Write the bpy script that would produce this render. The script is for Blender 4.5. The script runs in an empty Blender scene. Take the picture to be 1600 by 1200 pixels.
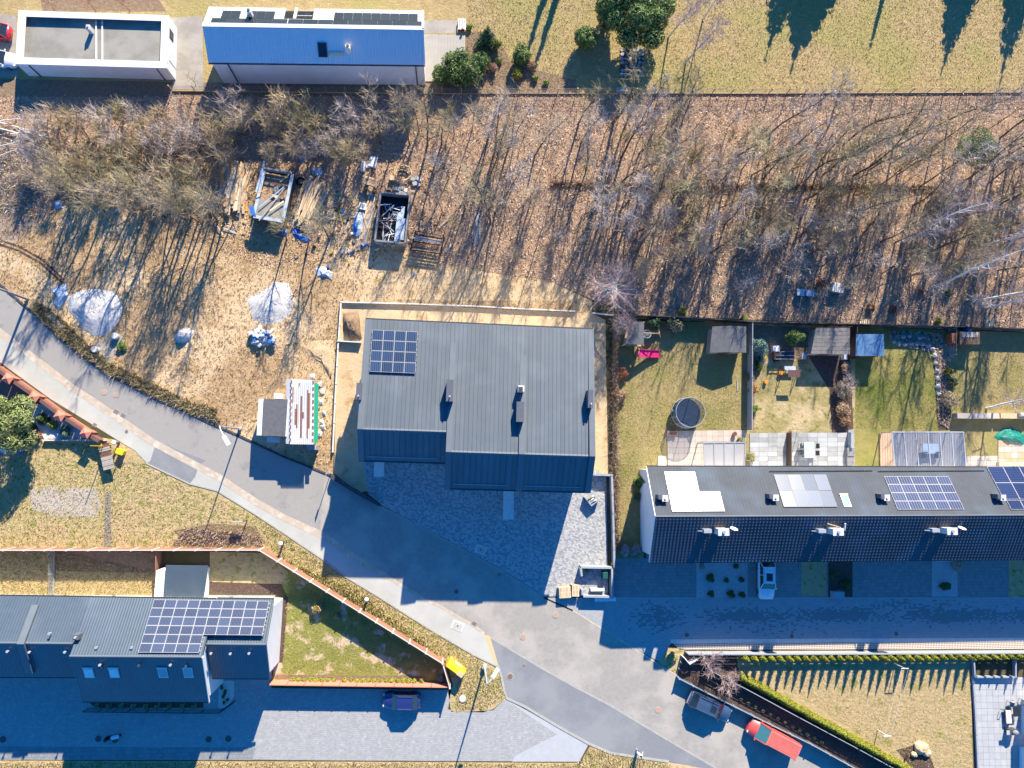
import bpy, bmesh, math, random
import numpy as np
from mathutils import Vector, Matrix
from mathutils.geometry import tessellate_polygon
rnd = random.Random(7)
R_ = math.radians
SC = bpy.context.scene
COL = SC.collection

# ------------------------------------------------------------------ camera, sky, sun, exposure
CAM_H, FPX, NADIR = 82.5, 1100.0, (710.0, 712.0)
SUN_EL, SUN_AZ = 28.0, 16.5          # shadows run down the picture and a little to the left
_u, _v = (NADIR[0] - 800) / FPX, -(NADIR[1] - 600) / FPX
_fw = Vector((-_u, -_v, -1.0)).normalized()
_z = -_fw
_x = Vector((0, 1, 0)).cross(_z).normalized()
_y = _z.cross(_x)
CAM_R = Matrix((_x, _y, _z)).transposed()
cd = bpy.data.cameras.new('camera')
cam = bpy.data.objects.new('camera', cd)
COL.objects.link(cam)
cd.sensor_width = 36.0
cd.lens = 36.0 * FPX / 1600.0
cd.clip_start, cd.clip_end = 1.0, 3000.0
cam.matrix_world = Matrix.Translation((0, 0, CAM_H)) @ CAM_R.to_4x4()
SC.camera = cam

world = bpy.data.worlds.new("World")
SC.world = world
world.use_nodes = True
wn = world.node_tree
wn.nodes.clear()
sky = wn.nodes.new('ShaderNodeTexSky')
sky.sky_type = 'NISHITA'
sky.sun_disc = False
sky.sun_elevation = R_(SUN_EL)
sky.sun_rotation = R_(SUN_AZ)
sky.altitude = 200.0
sky.air_density = 1.0
sky.dust_density = 0.2
sky.ozone_density = 5.0
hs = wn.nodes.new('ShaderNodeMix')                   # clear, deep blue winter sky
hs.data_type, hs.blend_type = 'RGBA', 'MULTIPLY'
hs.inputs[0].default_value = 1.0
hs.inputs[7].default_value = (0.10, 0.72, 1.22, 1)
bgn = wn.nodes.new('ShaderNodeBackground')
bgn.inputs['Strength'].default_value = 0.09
wo = wn.nodes.new('ShaderNodeOutputWorld')
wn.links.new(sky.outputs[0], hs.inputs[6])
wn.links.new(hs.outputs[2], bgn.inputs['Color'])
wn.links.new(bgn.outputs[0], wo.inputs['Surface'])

sl = bpy.data.lights.new('sun', 'SUN')
sl.energy = 5.0
sl.angle = R_(0.5)
sl.color = (1.0, 0.88, 0.69)
sun = bpy.data.objects.new('sun', sl)
COL.objects.link(sun)
_az, _el = R_(SUN_AZ), R_(SUN_EL)
SUN_DIR = Vector((math.sin(_az) * math.cos(_el), math.cos(_az) * math.cos(_el), math.sin(_el)))
sun.rotation_euler = SUN_DIR.to_track_quat('Z', 'Y').to_euler()
sun.location = (30, 90, 60)

vs = SC.view_settings
vs.view_transform = 'Standard'
vs.look = 'None'
vs.gamma = 1.0
vs.use_curve_mapping = False
vs.exposure = 1.42

# ------------------------------------------------------------------ helpers
def P(x, y, z=0.0):
    """ground/plan position (metres) of a survey point read off the photograph at height z"""
    d = CAM_R @ Vector(((x - 800) / FPX, -(y - 600) / FPX, -1.0))
    t = (z - CAM_H) / d.z
    return Vector((0, 0, CAM_H)) + d * t
def PP(pts, z=0.0):
    return [P(x, y, z) for x, y in pts]

MATS = {}
def _nd(nt, t, **k):
    n = nt.nodes.new(t)
    for a, b in k.items():
        if a in n.inputs: n.inputs[a].default_value = b
        else: setattr(n, a, b)
    return n
def M(name, c1, c2=None, scale=3.0, detail=6.0, rough=0.8, bump=0.0, bscale=None, c3=None, scale3=0.2, w3=(0.45, 0.6),
      c4=None, scale4=8.0, w4=(0.6, 0.7), metal=0.0, spec=0.3, dist=1.0, obvar=0.0, coat=0.0, sharp=(0.3, 0.7), vor=None):
    """procedural principled material in world metres: c1/c2 fine mix, c3 big patches, c4 small specks"""
    m = bpy.data.materials.new(name)
    m.use_nodes = True
    nt = m.node_tree
    b = nt.nodes['Principled BSDF']
    L = nt.links.new
    b.inputs['Roughness'].default_value = rough
    b.inputs['Metallic'].default_value = metal
    b.inputs['Specular IOR Level'].default_value = spec
    b.inputs['Coat Weight'].default_value = coat
    geo = _nd(nt, 'ShaderNodeNewGeometry')
    pos = geo.outputs['Position']
    if c2 is None: c2 = tuple(x * 0.86 for x in c1)
    n1 = _nd(nt, 'ShaderNodeTexNoise', Scale=scale, Detail=detail, Roughness=0.62)
    L(pos, n1.inputs['Vector'])
    mr = _nd(nt, 'ShaderNodeMapRange'); mr.inputs[1].default_value, mr.inputs[2].default_value = sharp
    L(n1.outputs['Fac'], mr.inputs[0])
    mx = _nd(nt, 'ShaderNodeMix', data_type='RGBA'); L(mr.outputs[0], mx.inputs[0])
    mx.inputs[6].default_value = (*c1, 1); mx.inputs[7].default_value = (*c2, 1)
    out = mx.outputs[2]
    def layer(out, c, s, w, det=4.0):
        n = _nd(nt, 'ShaderNodeTexNoise', Scale=s, Detail=det, Roughness=0.6)
        L(pos, n.inputs['Vector'])
        r = _nd(nt, 'ShaderNodeMapRange'); r.inputs[1].default_value, r.inputs[2].default_value = w
        L(n.outputs['Fac'], r.inputs[0])
        q = _nd(nt, 'ShaderNodeMix', data_type='RGBA'); L(r.outputs[0], q.inputs[0])
        L(out, q.inputs[6]); q.inputs[7].default_value = (*c, 1)
        return q.outputs[2]
    if c3: out = layer(out, c3, scale3, w3)
    if c4: out = layer(out, c4, scale4, w4, 3.0)
    if obvar:
        oi = _nd(nt, 'ShaderNodeObjectInfo')
        hv = _nd(nt, 'ShaderNodeHueSaturation')
        r = _nd(nt, 'ShaderNodeMapRange'); r.inputs[3].default_value = 1 - obvar; r.inputs[4].default_value = 1 + obvar
        L(oi.outputs['Random'], r.inputs[0]); L(r.outputs[0], hv.inputs['Value']); L(out, hv.inputs['Color'])
        out = hv.outputs[0]
    L(out, b.inputs['Base Color'])
    if bump:
        nb = _nd(nt, 'ShaderNodeTexNoise', Scale=bscale or scale * 1.7, Detail=5.0, Roughness=0.65)
        L(pos, nb.inputs['Vector'])
        bp = _nd(nt, 'ShaderNodeBump', Strength=1.0, Distance=bump)
        L(nb.outputs['Fac'], bp.inputs['Height']); L(bp.outputs[0], b.inputs['Normal'])
    MATS[name] = m
    return m

class B:
    """collects faces; build() links them as one mesh object"""
    def __init__(s): s.v, s.f, s.m = [], [], []
    def add(s, vs, fs, m=0):
        o = len(s.v); s.v += [tuple(x) for x in vs]; s.f += [tuple(i + o for i in f) for f in fs]; s.m += [m] * len(fs)
        return s
    def face(s, *vs, m=0): return s.add(vs, [tuple(range(len(vs)))], m)
    def obox(s, o, a, b, c, m=0):
        o, a, b, c = Vector(o), Vector(a), Vector(b), Vector(c)
        if a.cross(b).dot(c) < 0: o, a = o + a, -a
        vs = [o, o + a, o + a + b, o + b, o + c, o + a + c, o + a + b + c, o + b + c]
        return s.add(vs, [(3, 2, 1, 0), (4, 5, 6, 7), (0, 1, 5, 4), (1, 2, 6, 5), (2, 3, 7, 6), (3, 0, 4, 7)], m)
    def box(s, c, size, rz=0.0, m=0):
        """c = centre of the bottom face"""
        ca, sa = math.cos(rz), math.sin(rz)
        a, b = Vector((ca, sa, 0)) * size[0], Vector((-sa, ca, 0)) * size[1]
        return s.obox(Vector(c) - a / 2 - b / 2, a, b, Vector((0, 0, size[2])), m)
    def beam(s, p, q, w, h, m=0):
        """bar from p to q, its centre line on p-q"""
        p, q = Vector(p), Vector(q); d = q - p
        if d.length < 1e-6: return s
        sx = d.cross(Vector((0, 0, 1)))
        sx = Vector((1, 0, 0)) if sx.length < 1e-4 else sx.normalized()
        up = sx.cross(d).normalized()
        return s.obox(p - sx * w / 2 - up * h / 2, d, sx * w, up * h, m)
    def tube(s, pts, r, n=6, m=0, cap=True):
        pts = [Vector(p) for p in pts]; k = len(pts)
        rs = r if isinstance(r, (list, tuple)) else [r] * k
        vs, fs = [], []
        for i, p in enumerate(pts):
            d = (pts[min(i + 1, k - 1)] - pts[max(i - 1, 0)]).normalized()
            a = d.cross(Vector((0, 0, 1)))
            a = Vector((1, 0, 0)) if a.length < 1e-3 else a.normalized()
            b = d.cross(a)
            for j in range(n):
                t = 2 * math.pi * j / n
                vs.append(p + (a * math.cos(t) + b * math.sin(t)) * rs[i])
        for i in range(k - 1):
            for j in range(n):
                fs.append((i * n + j, i * n + (j + 1) % n, (i + 1) * n + (j + 1) % n, (i + 1) * n + j))
        if cap: fs += [tuple(range(n - 1, -1, -1)), tuple(range((k - 1) * n, k * n))]
        return s.add(vs, fs, m)
    def cyl(s, c, r, h, n=16, m=0, r2=None):
        c = Vector(c); r2 = r if r2 is None else r2
        vs = [c + Vector((math.cos(2 * math.pi * j / n) * r, math.sin(2 * math.pi * j / n) * r, 0)) for j in range(n)]
        vs += [c + Vector((math.cos(2 * math.pi * j / n) * r2, math.sin(2 * math.pi * j / n) * r2, h)) for j in range(n)]
        fs = [(j, (j + 1) % n, n + (j + 1) % n, n + j) for j in range(n)] + [tuple(range(n - 1, -1, -1)), tuple(range(n, 2 * n))]
        return s.add(vs, fs, m)
    def torus(s, c, R, r, n=24, k=6, m=0, tilt=None):
        c = Vector(c); vs, fs = [], []
        for i in range(n):
            a = 2 * math.pi * i / n; d = Vector((math.cos(a), math.sin(a), 0))
            for j in range(k):
                b = 2 * math.pi * j / k
                q = d * (R + r * math.cos(b)) + Vector((0, 0, r * math.sin(b)))
                vs.append(c + (tilt @ q if tilt else q))
        for i in range(n):
            for j in range(k):
                fs.append((i * k + j, ((i + 1) % n) * k + j, ((i + 1) % n) * k + (j + 1) % k, i * k + (j + 1) % k))
        return s.add(vs, fs, m)
    def prism(s, poly, z0, z1, m=0):
        poly = [Vector((p[0], p[1], 0)) for p in poly]; n = len(poly)
        ar = sum(poly[i].x * poly[(i + 1) % n].y - poly[(i + 1) % n].x * poly[i].y for i in range(n))
        if ar < 0: poly.reverse()
        vs = [(p.x, p.y, z0) for p in poly] + [(p.x, p.y, z1) for p in poly]
        fs = [(i, (i + 1) % n, n + (i + 1) % n, n + i) for i in range(n)] + [tuple(range(n - 1, -1, -1)), tuple(range(n, 2 * n))]
        return s.add(vs, fs, m)
    def slab(s, pts, t, m=0):
        """polygon in space extruded down its normal by t"""
        pts = [Vector(p) for p in pts]; n = len(pts)
        nn = (pts[1] - pts[0]).cross(pts[2] - pts[0]).normalized()
        if nn.z < 0: pts.reverse(); nn = -nn
        vs = pts + [p - nn * t for p in pts]
        fs = [tuple(range(n)), tuple(range(2 * n - 1, n - 1, -1))] + [(i, n + i, n + (i + 1) % n, (i + 1) % n) for i in range(n)]
        return s.add(vs, fs, m)
    def ball(s, c, rx, ry, rz, n=10, k=6, m=0, jit=0.0, zmin=-1.0):
        c = Vector(c); vs, fs = [], []
        for i in range(k + 1):
            ph = -math.pi / 2 + math.pi * i / k
            for j in range(n):
                t = 2 * math.pi * j / n; q = 1 + rnd.uniform(-jit, jit)
                vs.append(c + Vector((math.cos(t) * math.cos(ph) * rx * q, math.sin(t) * math.cos(ph) * ry * q, max(math.sin(ph), zmin) * rz * q)))
        for i in range(k):
            for j in range(n):
                fs.append((i * n + j, i * n + (j + 1) % n, (i + 1) * n + (j + 1) % n, (i + 1) * n + j))
        return s.add(vs, fs, m)

ORIG = {}
def mesh_obj(name, verts, faces, mats, mi=None, smooth=False):
    me = bpy.data.meshes.new(name)
    me.from_pydata([tuple(v) for v in verts], [], faces)
    for m in (mats if isinstance(mats, (list, tuple)) else [mats]):
        me.materials.append(MATS[m] if isinstance(m, str) else m)
    if mi is not None: me.polygons.foreach_set('material_index', mi)
    if smooth: me.polygons.foreach_set('use_smooth', [True] * len(me.polygons))
    me.update()
    o = bpy.data.objects.new(name, me)
    COL.objects.link(o)
    return o
def base_of(vs):
    a = np.array([tuple(v) for v in vs]); lo, hi = a.min(0), a.max(0)
    return Vector(((lo[0] + hi[0]) / 2, (lo[1] + hi[1]) / 2, lo[2]))
def tag(o, label=None, cat=None, group=None, kind=None):
    if label: o['label'] = label
    if cat: o['category'] = cat
    if group: o['group'] = group
    if kind: o['kind'] = kind
    return o
def T(name, label, cat, loc, group=None, rz=0.0):
    o = bpy.data.objects.new(name, None)
    o.empty_display_size = 0.3
    COL.objects.link(o)
    o.location = Vector(loc); o.rotation_euler = (0, 0, rz)
    ORIG[o.name] = Vector(loc)
    return tag(o, label, cat, group)
def part(b, name, mats, root, local=False, smooth=False, uv=None, label=None, stuff=False, bevel=0.0):
    """a part mesh under root; b is in world metres unless local"""
    vs = b.v
    if not local:
        L = ORIG[root.name]; vs = [(v[0] - L.x, v[1] - L.y, v[2] - L.z) for v in b.v]
    o = mesh_obj(name, vs, b.f, mats, b.m, smooth)
    o.parent = root
    ORIG[o.name] = ORIG[root.name]
    if uv: set_uv(o.data, b.v, uv)
    if label: o['label'] = label
    if stuff: o['kind'] = 'stuff'
    if bevel: bev(o, bevel)
    return o
def bev(o, w, seg=2):
    md = o.modifiers.new('bevel', 'BEVEL'); md.width = w; md.segments = seg; md.limit_method = 'ANGLE'; md.angle_limit = R_(40)
def set_uv(me, vs, uv):
    o, u, v = uv
    l = me.uv_layers.new(name='UVMap')
    for lp in me.loops:
        d = Vector(vs[lp.vertex_index]) - o
        l.data[lp.index].uv = (d.dot(u), d.dot(v))
def solo(b, name, mats, label, cat, group=None, smooth=False, uv=None, kind=None, bevel=0.0):
    c = base_of(b.v)
    o = mesh_obj(name, [(v[0] - c.x, v[1] - c.y, v[2] - c.z) for v in b.v], b.f, mats, b.m, smooth)
    o.location = c
    ORIG[o.name] = c
    if uv: set_uv(o.data, b.v, uv)
    if bevel: bev(o, bevel)
    return tag(o, label, cat, group, kind)
def dup(root, loc, rz=0.0, sc=1.0, label=None, group=None, tilt=None):
    r = root.copy(); COL.objects.link(r)
    r.location = Vector(loc); r.rotation_euler = (tilt[0], tilt[1], rz) if tilt else (0, 0, rz)
    r.scale = sc if isinstance(sc, tuple) else (sc, sc, sc)
    if label: r['label'] = label
    if group: r['group'] = group
    for ch in list(root.children):
        c = ch.copy(); COL.objects.link(c); c.parent = r
        for g in list(ch.children):
            d = g.copy(); COL.objects.link(d); d.parent = c
    return r
def sheet(name, px, lvl, mat, z=0.0, parent=None):
    """a flat piece of the setting, lvl * 4 mm above the ground"""
    pts = [P(x, y, z) for x, y in px]
    n = len(pts)
    ar = sum(pts[i].x * pts[(i + 1) % n].y - pts[(i + 1) % n].x * pts[i].y for i in range(n))
    if ar < 0: pts.reverse()
    tri = tessellate_polygon([pts])
    h = z + 0.004 * lvl
    fs = []
    for t in tri:
        a, b_, c = (pts[i] for i in t)
        fs.append(tuple(t) if (b_ - a).cross(c - a).z > 0 else (t[0], t[2], t[1]))
    o = mesh_obj(name, [(p.x, p.y, h) for p in pts], fs, mat)
    ORIG[o.name] = Vector((0, 0, 0))
    if parent: o.parent = parent
    else: o['kind'] = 'structure'
    return o
def inside(px, poly):
    """numpy point-in-polygon: px (n,2)"""
    x, y = px[:, 0], px[:, 1]; r = np.zeros(len(px), bool); n = len(poly)
    for i in range(n):
        x0, y0 = poly[i]; x1, y1 = poly[(i + 1) % n]
        if y0 == y1: continue
        c = ((y0 > y) != (y1 > y)) & (x < (x1 - x0) * (y - y0) / (y1 - y0) + x0)
        r ^= c
    return r
def lerp(a, b, t): return a + (b - a) * t
def np_mesh(name, V, F, mats, mi=None):
    me = bpy.data.meshes.new(name); w = F.shape[1]
    me.vertices.add(len(V)); me.vertices.foreach_set('co', np.asarray(V, np.float32).ravel())
    me.loops.add(F.size); me.loops.foreach_set('vertex_index', F.astype(np.int32).ravel())
    me.polygons.add(len(F)); me.polygons.foreach_set('loop_start', np.arange(0, F.size, w, dtype=np.int32)); me.polygons.foreach_set('loop_total', np.full(len(F), w, np.int32))
    for m in (mats if isinstance(mats, (list, tuple)) else [mats]): me.materials.append(MATS[m])
    if mi is not None: me.polygons.foreach_set('material_index', mi.astype(np.int32))
    me.polygons.foreach_set('use_smooth', np.zeros(len(F), bool))
    me.update(calc_edges=True); me.validate()
    return me
def ordinal(n):
    o = ['first', 'second', 'third', 'fourth', 'fifth', 'sixth', 'seventh', 'eighth', 'ninth', 'tenth', 'eleventh', 'twelfth', 'thirteenth', 'fourteenth', 'fifteenth', 'sixteenth', 'seventeenth', 'eighteenth', 'nineteenth']
    if n < 20: return o[n - 1]
    t = {2: 'twent', 3: 'thirt', 4: 'fort', 5: 'fift', 6: 'sixt'}[n // 10]
    return t + 'ieth' if n % 10 == 0 else t + 'y-' + o[n % 10 - 1]
# ------------------------------------------------------------------ materials
M('soil', (.075, .065, .035), (.11, .085, .05), scale=1.6, rough=.95, bump=.08, c3=(.06, .06, .025), scale3=.12)
M('meadow', (.41, .305, .145), (.26, .19, .08), scale=1.1, detail=9, rough=.95, bump=.09, bscale=3.2, c3=(.29, .245, .085), scale3=.10, w3=(.46, .62), c4=(.46, .37, .2), scale4=5, w4=(.56, .7))
M('lawn_yellow', (.33, .26, .12), (.22, .18, .07), scale=1.5, detail=9, rough=.95, bump=.05, bscale=4, c3=(.20, .185, .06), scale3=.17, w3=(.48, .62), c4=(.44, .36, .2), scale4=6, w4=(.58, .7))
M('lawn_green', (.20, .185, .05), (.28, .235, .085), scale=1.3, detail=9, rough=.95, bump=.05, bscale=4, c3=(.13, .15, .03), scale3=.2, w3=(.47, .62))
M('lawn_patchy', (.26, .25, .07), (.16, .18, .04), scale=1.0, detail=9, rough=.95, bump=.05, bscale=4, c3=(.52, .40, .28), scale3=.55, w3=(.53, .62))
M('rough_grass', (.46, .36, .19), (.32, .265, .115), scale=1.3, detail=10, rough=.95, bump=.14, bscale=2.2, c3=(.42, .31, .17), scale3=.13, w3=(.45, .6), c4=(.20, .21, .05), scale4=1.4, w4=(.55, .65))
M('rough_olive', (.33, .27, .125), (.21, .18, .07), scale=1.6, detail=10, rough=.95, bump=.10, bscale=3, c3=(.42, .33, .19), scale3=.3, w3=(.48, .62), c4=(.16, .15, .05), scale4=1.1, w4=(.56, .66))
M('dry_grass', (.46, .35, .19), (.33, .25, .12), scale=1.8, detail=10, rough=.95, bump=.10, bscale=3, c4=(.22, .22, .06), scale4=.5, w4=(.58, .68))
M('litter', (.42, .30, .215), (.21, .14, .095), scale=3.4, detail=10, rough=.95, bump=.11, bscale=4.5, c3=(.36, .235, .15), scale3=.16, w3=(.42, .62), c4=(.48, .33, .21), scale4=4.5, w4=(.57, .68))
M('clearing', (.45, .31, .18), (.30, .195, .105), scale=1.1, detail=10, rough=.95, bump=.12, bscale=2.4, c3=(.56, .41, .25), scale3=.11, w3=(.46, .58), c4=(.24, .165, .07), scale4=1.6, w4=(.55, .66))
M('sand', (.54, .405, .25), (.44, .32, .19), scale=.9, detail=8, rough=.95, bump=.06, bscale=2.5, c4=(.36, .23, .10), scale4=.7, w4=(.57, .72))
M('sand_wood', (.56, .36, .16), (.42, .25, .10), scale=2.2, detail=8, rough=.95, bump=.05, c4=(.66, .46, .25), scale4=5, w4=(.56, .66))
M('mulch', (.115, .075, .06), (.06, .04, .035), scale=3.5, detail=9, rough=.95, bump=.10, c4=(.24, .16, .11), scale4=6, w4=(.6, .7))
M('grey_dirt', (.30, .225, .17), (.19, .14, .105), scale=1.0, detail=10, rough=.95, bump=.14, bscale=2, c4=(.40, .31, .23), scale4=.35, w4=(.5, .7))
M('brown_turf', (.17, .115, .075), (.27, .19, .12), scale=2.2, detail=10, rough=.95, bump=.12)
M('asphalt', (.30, .288, .265), (.265, .256, .237), scale=2.2, detail=9, rough=.9, bump=.012, bscale=14, c3=(.275, .262, .24), scale3=.16, w3=(.42, .62), c4=(.215, .21, .205), scale4=.5, w4=(.58, .72))
M('asphalt_blue', (.205, .215, .225), (.18, .19, .20), scale=3, detail=9, rough=.9, bump=.012, bscale=14, c3=(.235, .245, .25), scale3=.2)
M('pavers_tan', (.31, .295, .265), (.255, .243, .22), scale=2.2, detail=10, rough=.9, bump=.012, bscale=9, c3=(.36, .335, .295), scale3=.25, w3=(.45, .6), c4=(.24, .225, .20), scale4=3.5, w4=(.62, .72))
M('concrete_light', (.40, .405, .365), (.365, .37, .335), scale=1.5, detail=8, rough=.9, bump=.01, bscale=10, c3=(.43, .43, .395), scale3=.2)
M('gutter', (.46, .39, .31), (.38, .32, .25), scale=1.5, detail=8, rough=.9, bump=.015, c4=(.54, .47, .38), scale4=1, w4=(.5, .65))
M('kerb', (.38, .37, .34), (.30, .29, .27), scale=2, rough=.9, bump=.01)
M('yellow_strip', (.55, .42, .24), (.50, .38, .22), scale=2, rough=.9)
M('concrete', (.30, .275, .235), (.24, .22, .19), scale=1.4, detail=9, rough=.9, bump=.02, c3=(.34, .31, .27), scale3=.4)
M('concrete_white', (.62, .60, .56), (.50, .48, .45), scale=2, rough=.85, bump=.01)
M('stone_grey', (.36, .37, .37), (.26, .27, .28), scale=3, rough=.9, bump=.03, obvar=.25)
M('slab_beige', (.46, .405, .355), (.41, .36, .315), scale=2.5, rough=.85, obvar=.08)
M('slab_grey', (.34, .35, .35), (.24, .25, .26), scale=1.4, rough=.85, obvar=.16)
M('slab_light', (.39, .405, .415), (.34, .355, .365), scale=1.4, rough=.85, obvar=.06)
M('joint', (.24, .21, .18), (.18, .16, .14), scale=5, rough=.95)
M('white_chalk', (.54, .53, .51), (.40, .39, .37), scale=1.6, detail=10, rough=.95, bump=.05, bscale=3.5)
M('gravel_pale', (.50, .45, .40), (.30, .26, .20), scale=5, detail=9, rough=.95, bump=.05, c3=(.36, .30, .17), scale3=.5, w3=(.5, .62))
M('white_wall', (.74, .74, .74), (.66, .66, .66), scale=.5, rough=.85)
M('cream_wall', (.70, .66, .60), (.64, .60, .55), scale=.5, rough=.85)
M('white_metal', (.70, .72, .74), (.64, .66, .68), scale=1, rough=.45, spec=.5)
M('lilac_cap', (.66, .67, .72), (.60, .61, .66), scale=.8, rough=.5)
M('felt', (.245, .24, .205), (.20, .195, .17), scale=1.6, detail=9, rough=.9, c3=(.28, .27, .235), scale3=.3, bump=.01)
M('roof_grey', (.10, .122, .143), (.088, .108, .128), scale=.6, detail=7, rough=.5, spec=.35, c4=(.115, .138, .16), scale4=.25, w4=(.5, .7), obvar=.09)
M('roof_cap', (.115, .137, .158), (.10, .12, .14), scale=1, rough=.5, spec=.35)
M('roof_box', (.11, .12, .14), rough=.5)
M('dark_metal', (.05, .055, .06), rough=.5, spec=.5)
M('black', (.018, .018, .02), rough=.6)
M('anthracite', (.06, .065, .075), (.05, .054, .06), rough=.6)
M('fence_white', (.66, .64, .62), (.55, .53, .51), scale=3, rough=.8)
M('fence_brown', (.30, .145, .095), (.22, .11, .075), scale=2, rough=.85, obvar=.1)
M('fence_cap', (.62, .56, .53), rough=.8)
M('fence_grey', (.30, .33, .37), (.26, .29, .33), scale=1.5, rough=.7)
M('fence_dark', (.055, .06, .075), (.045, .05, .06), rough=.7)
M('brick_wall', (.42, .16, .105), (.33, .12, .08), scale=4, rough=.9, bump=.02)
M('brick_cap', (.62, .22, .15), (.55, .19, .13), scale=3, rough=.85)
M('sheet_brown', (.16, .085, .075), (.12, .065, .06), rough=.6)
M('red_paving', (.30, .145, .115), (.24, .115, .09), scale=2, rough=.9)
M('timber', (.58, .41, .25), (.42, .29, .17), scale=2.5, detail=8, rough=.9, bump=.02, obvar=.2)
M('timber_pale', (.70, .56, .37), (.58, .44, .28), scale=3, rough=.9, obvar=.15)
M('timber_orange', (.60, .34, .14), (.50, .27, .10), scale=3, rough=.9, obvar=.15)
M('timber_grey', (.42, .375, .33), (.29, .255, .225), scale=2, detail=8, rough=.9, bump=.02, obvar=.15)
M('timber_dark', (.12, .075, .055), (.085, .055, .04), scale=3, rough=.85, obvar=.15)
M('deck_wood', (.50, .345, .24), (.44, .30, .205), scale=2, rough=.85)
M('deck_grey', (.40, .375, .34), (.34, .32, .29), scale=1, rough=.85)
M('shingle', (.12, .125, .135), (.085, .09, .10), scale=2.2, detail=9, rough=.9, bump=.02)
M('shingle_pale', (.19, .18, .175), (.12, .115, .115), scale=2.0, detail=9, rough=.9, bump=.03)
M('blue_sheet', (.05, .13, .26), (.10, .20, .33), scale=.7, rough=.45, spec=.5)
M('tarp_blue', (.03, .17, .50), (.02, .10, .33), scale=3, rough=.5, bump=.05)
M('tarp_pale', (.42, .50, .60), (.30, .37, .46), scale=2, rough=.55, bump=.04)
M('tarp_green', (.01, .23, .17), (.01, .15, .12), scale=3, rough=.4, bump=.08, bscale=3)
M('rust', (.26, .10, .055), (.17, .07, .045), scale=4, rough=.9)
M('steel_grey', (.22, .235, .25), (.15, .16, .17), scale=3, rough=.6, c4=(.24, .12, .07), scale4=1.5, w4=(.6, .7))
M('galv', (.50, .53, .56), (.42, .45, .48), scale=3, rough=.45, metal=.3)
M('lamp_white', (.78, .78, .78), rough=.5)
M('plastic_white', (.76, .76, .76), rough=.5)
M('plastic_yellow', (.75, .56, .02), (.68, .49, .015), scale=2, rough=.45)
M('plastic_pink', (.80, .03, .16), rough=.4)
M('plastic_blue', (.03, .22, .62), rough=.45)
M('bin_green', (.015, .09, .075), rough=.5)
M('plastic_green', (.02, .35, .20), rough=.45)
M('plastic_orange', (.70, .25, .03), rough=.5)
M('terracotta', (.42, .15, .08), rough=.8)
M('net_blue', (.045, .075, .12), (.03, .05, .085), scale=1.5, rough=.6)
M('iron', (.20, .13, .10), (.15, .10, .08), scale=6, rough=.8)
M('iron_pale', (.42, .27, .19), (.36, .24, .17), scale=6, rough=.8)
M('iron_dark', (.10, .09, .09), rough=.8)
M('paint_red', (.62, .025, .05), rough=.3, spec=.5, coat=.6)
M('paint_red_van', (.66, .085, .075), rough=.38, spec=.5, coat=.4)
M('paint_salmon', (.72, .21, .165), (.62, .17, .135), scale=1.5, rough=.45)
M('paint_white', (.74, .75, .78), rough=.3, spec=.5, coat=.6)
M('paint_blue', (.018, .03, .14), rough=.28, spec=.5, coat=.7)
M('paint_navy', (.04, .075, .14), rough=.3, spec=.5, coat=.7)
M('paint_grey', (.35, .36, .37), rough=.4, spec=.5)
M('glass_dark', (.02, .03, .04), rough=.08, spec=.6)
M('glass_teal', (.05, .16, .18), rough=.08, spec=.6)
M('tyre', (.02, .02, .02), rough=.9)
M('chrome', (.55, .56, .58), rough=.25, metal=.9)
M('lens_red', (.40, .02, .02), rough=.3)
M('lens_white', (.7, .7, .7), rough=.2)
M('bark_pale', (.34, .27, .18), (.22, .17, .115), scale=5, rough=.95, obvar=.2)
M('bark', (.15, .115, .09), (.09, .07, .055), scale=5, rough=.95, obvar=.25)
M('twig', (.50, .39, .27), (.35, .27, .18), scale=3, rough=.95, obvar=.22)
M('twig_olive', (.42, .35, .19), (.28, .235, .13), scale=3, rough=.95, obvar=.2)
M('twig_pink', (.44, .33, .31), (.32, .23, .215), scale=3, rough=.95, obvar=.12)
M('twig_red', (.34, .15, .10), (.24, .11, .08), scale=3, rough=.95, obvar=.12)
M('twig_grey', (.52, .44, .39), (.38, .32, .28), scale=3, rough=.95, obvar=.15)
M('birch_bark', (.72, .70, .66), (.55, .53, .50), scale=2.5, rough=.85, c4=(.10, .09, .09), scale4=2.2, w4=(.64, .68))
M('leaf_dark', (.04, .085, .025), (.07, .13, .04), scale=3, rough=.7, obvar=.12)
M('leaf_mid', (.11, .18, .045), (.17, .25, .065), scale=3, rough=.7, obvar=.12)
M('leaf_light', (.22, .28, .075), (.29, .34, .10), scale=3, rough=.7, obvar=.1)
M('leaf_pine', (.22, .25, .095), (.31, .33, .15), scale=2, rough=.7)
M('leaf_grey', (.20, .29, .14), (.29, .37, .19), scale=3, rough=.7)
M('leaf_blue', (.14, .26, .23), (.24, .36, .31), scale=3, rough=.7)
M('leaf_thuja', (.29, .30, .03), (.42, .39, .05), scale=4, rough=.75, obvar=.14)
M('leaf_thuja2', (.105, .13, .015), (.17, .19, .025), scale=4, rough=.75, obvar=.14)
M('leaf_gold', (.42, .33, .03), (.30, .25, .03), scale=4, rough=.75)
M('leaf_lime', (.30, .33, .05), (.21, .25, .04), scale=4, rough=.75, obvar=.12)
M('leaf_rust', (.34, .15, .06), (.24, .10, .05), scale=4, rough=.8)
M('leaf_straw', (.60, .46, .28), (.45, .34, .2), scale=4, rough=.85)
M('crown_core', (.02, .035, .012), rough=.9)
M('litter_a', (.60, .43, .28), rough=.9); M('litter_b', (.22, .125, .075), rough=.9); M('litter_c', (.80, .64, .52), rough=.9)
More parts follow.
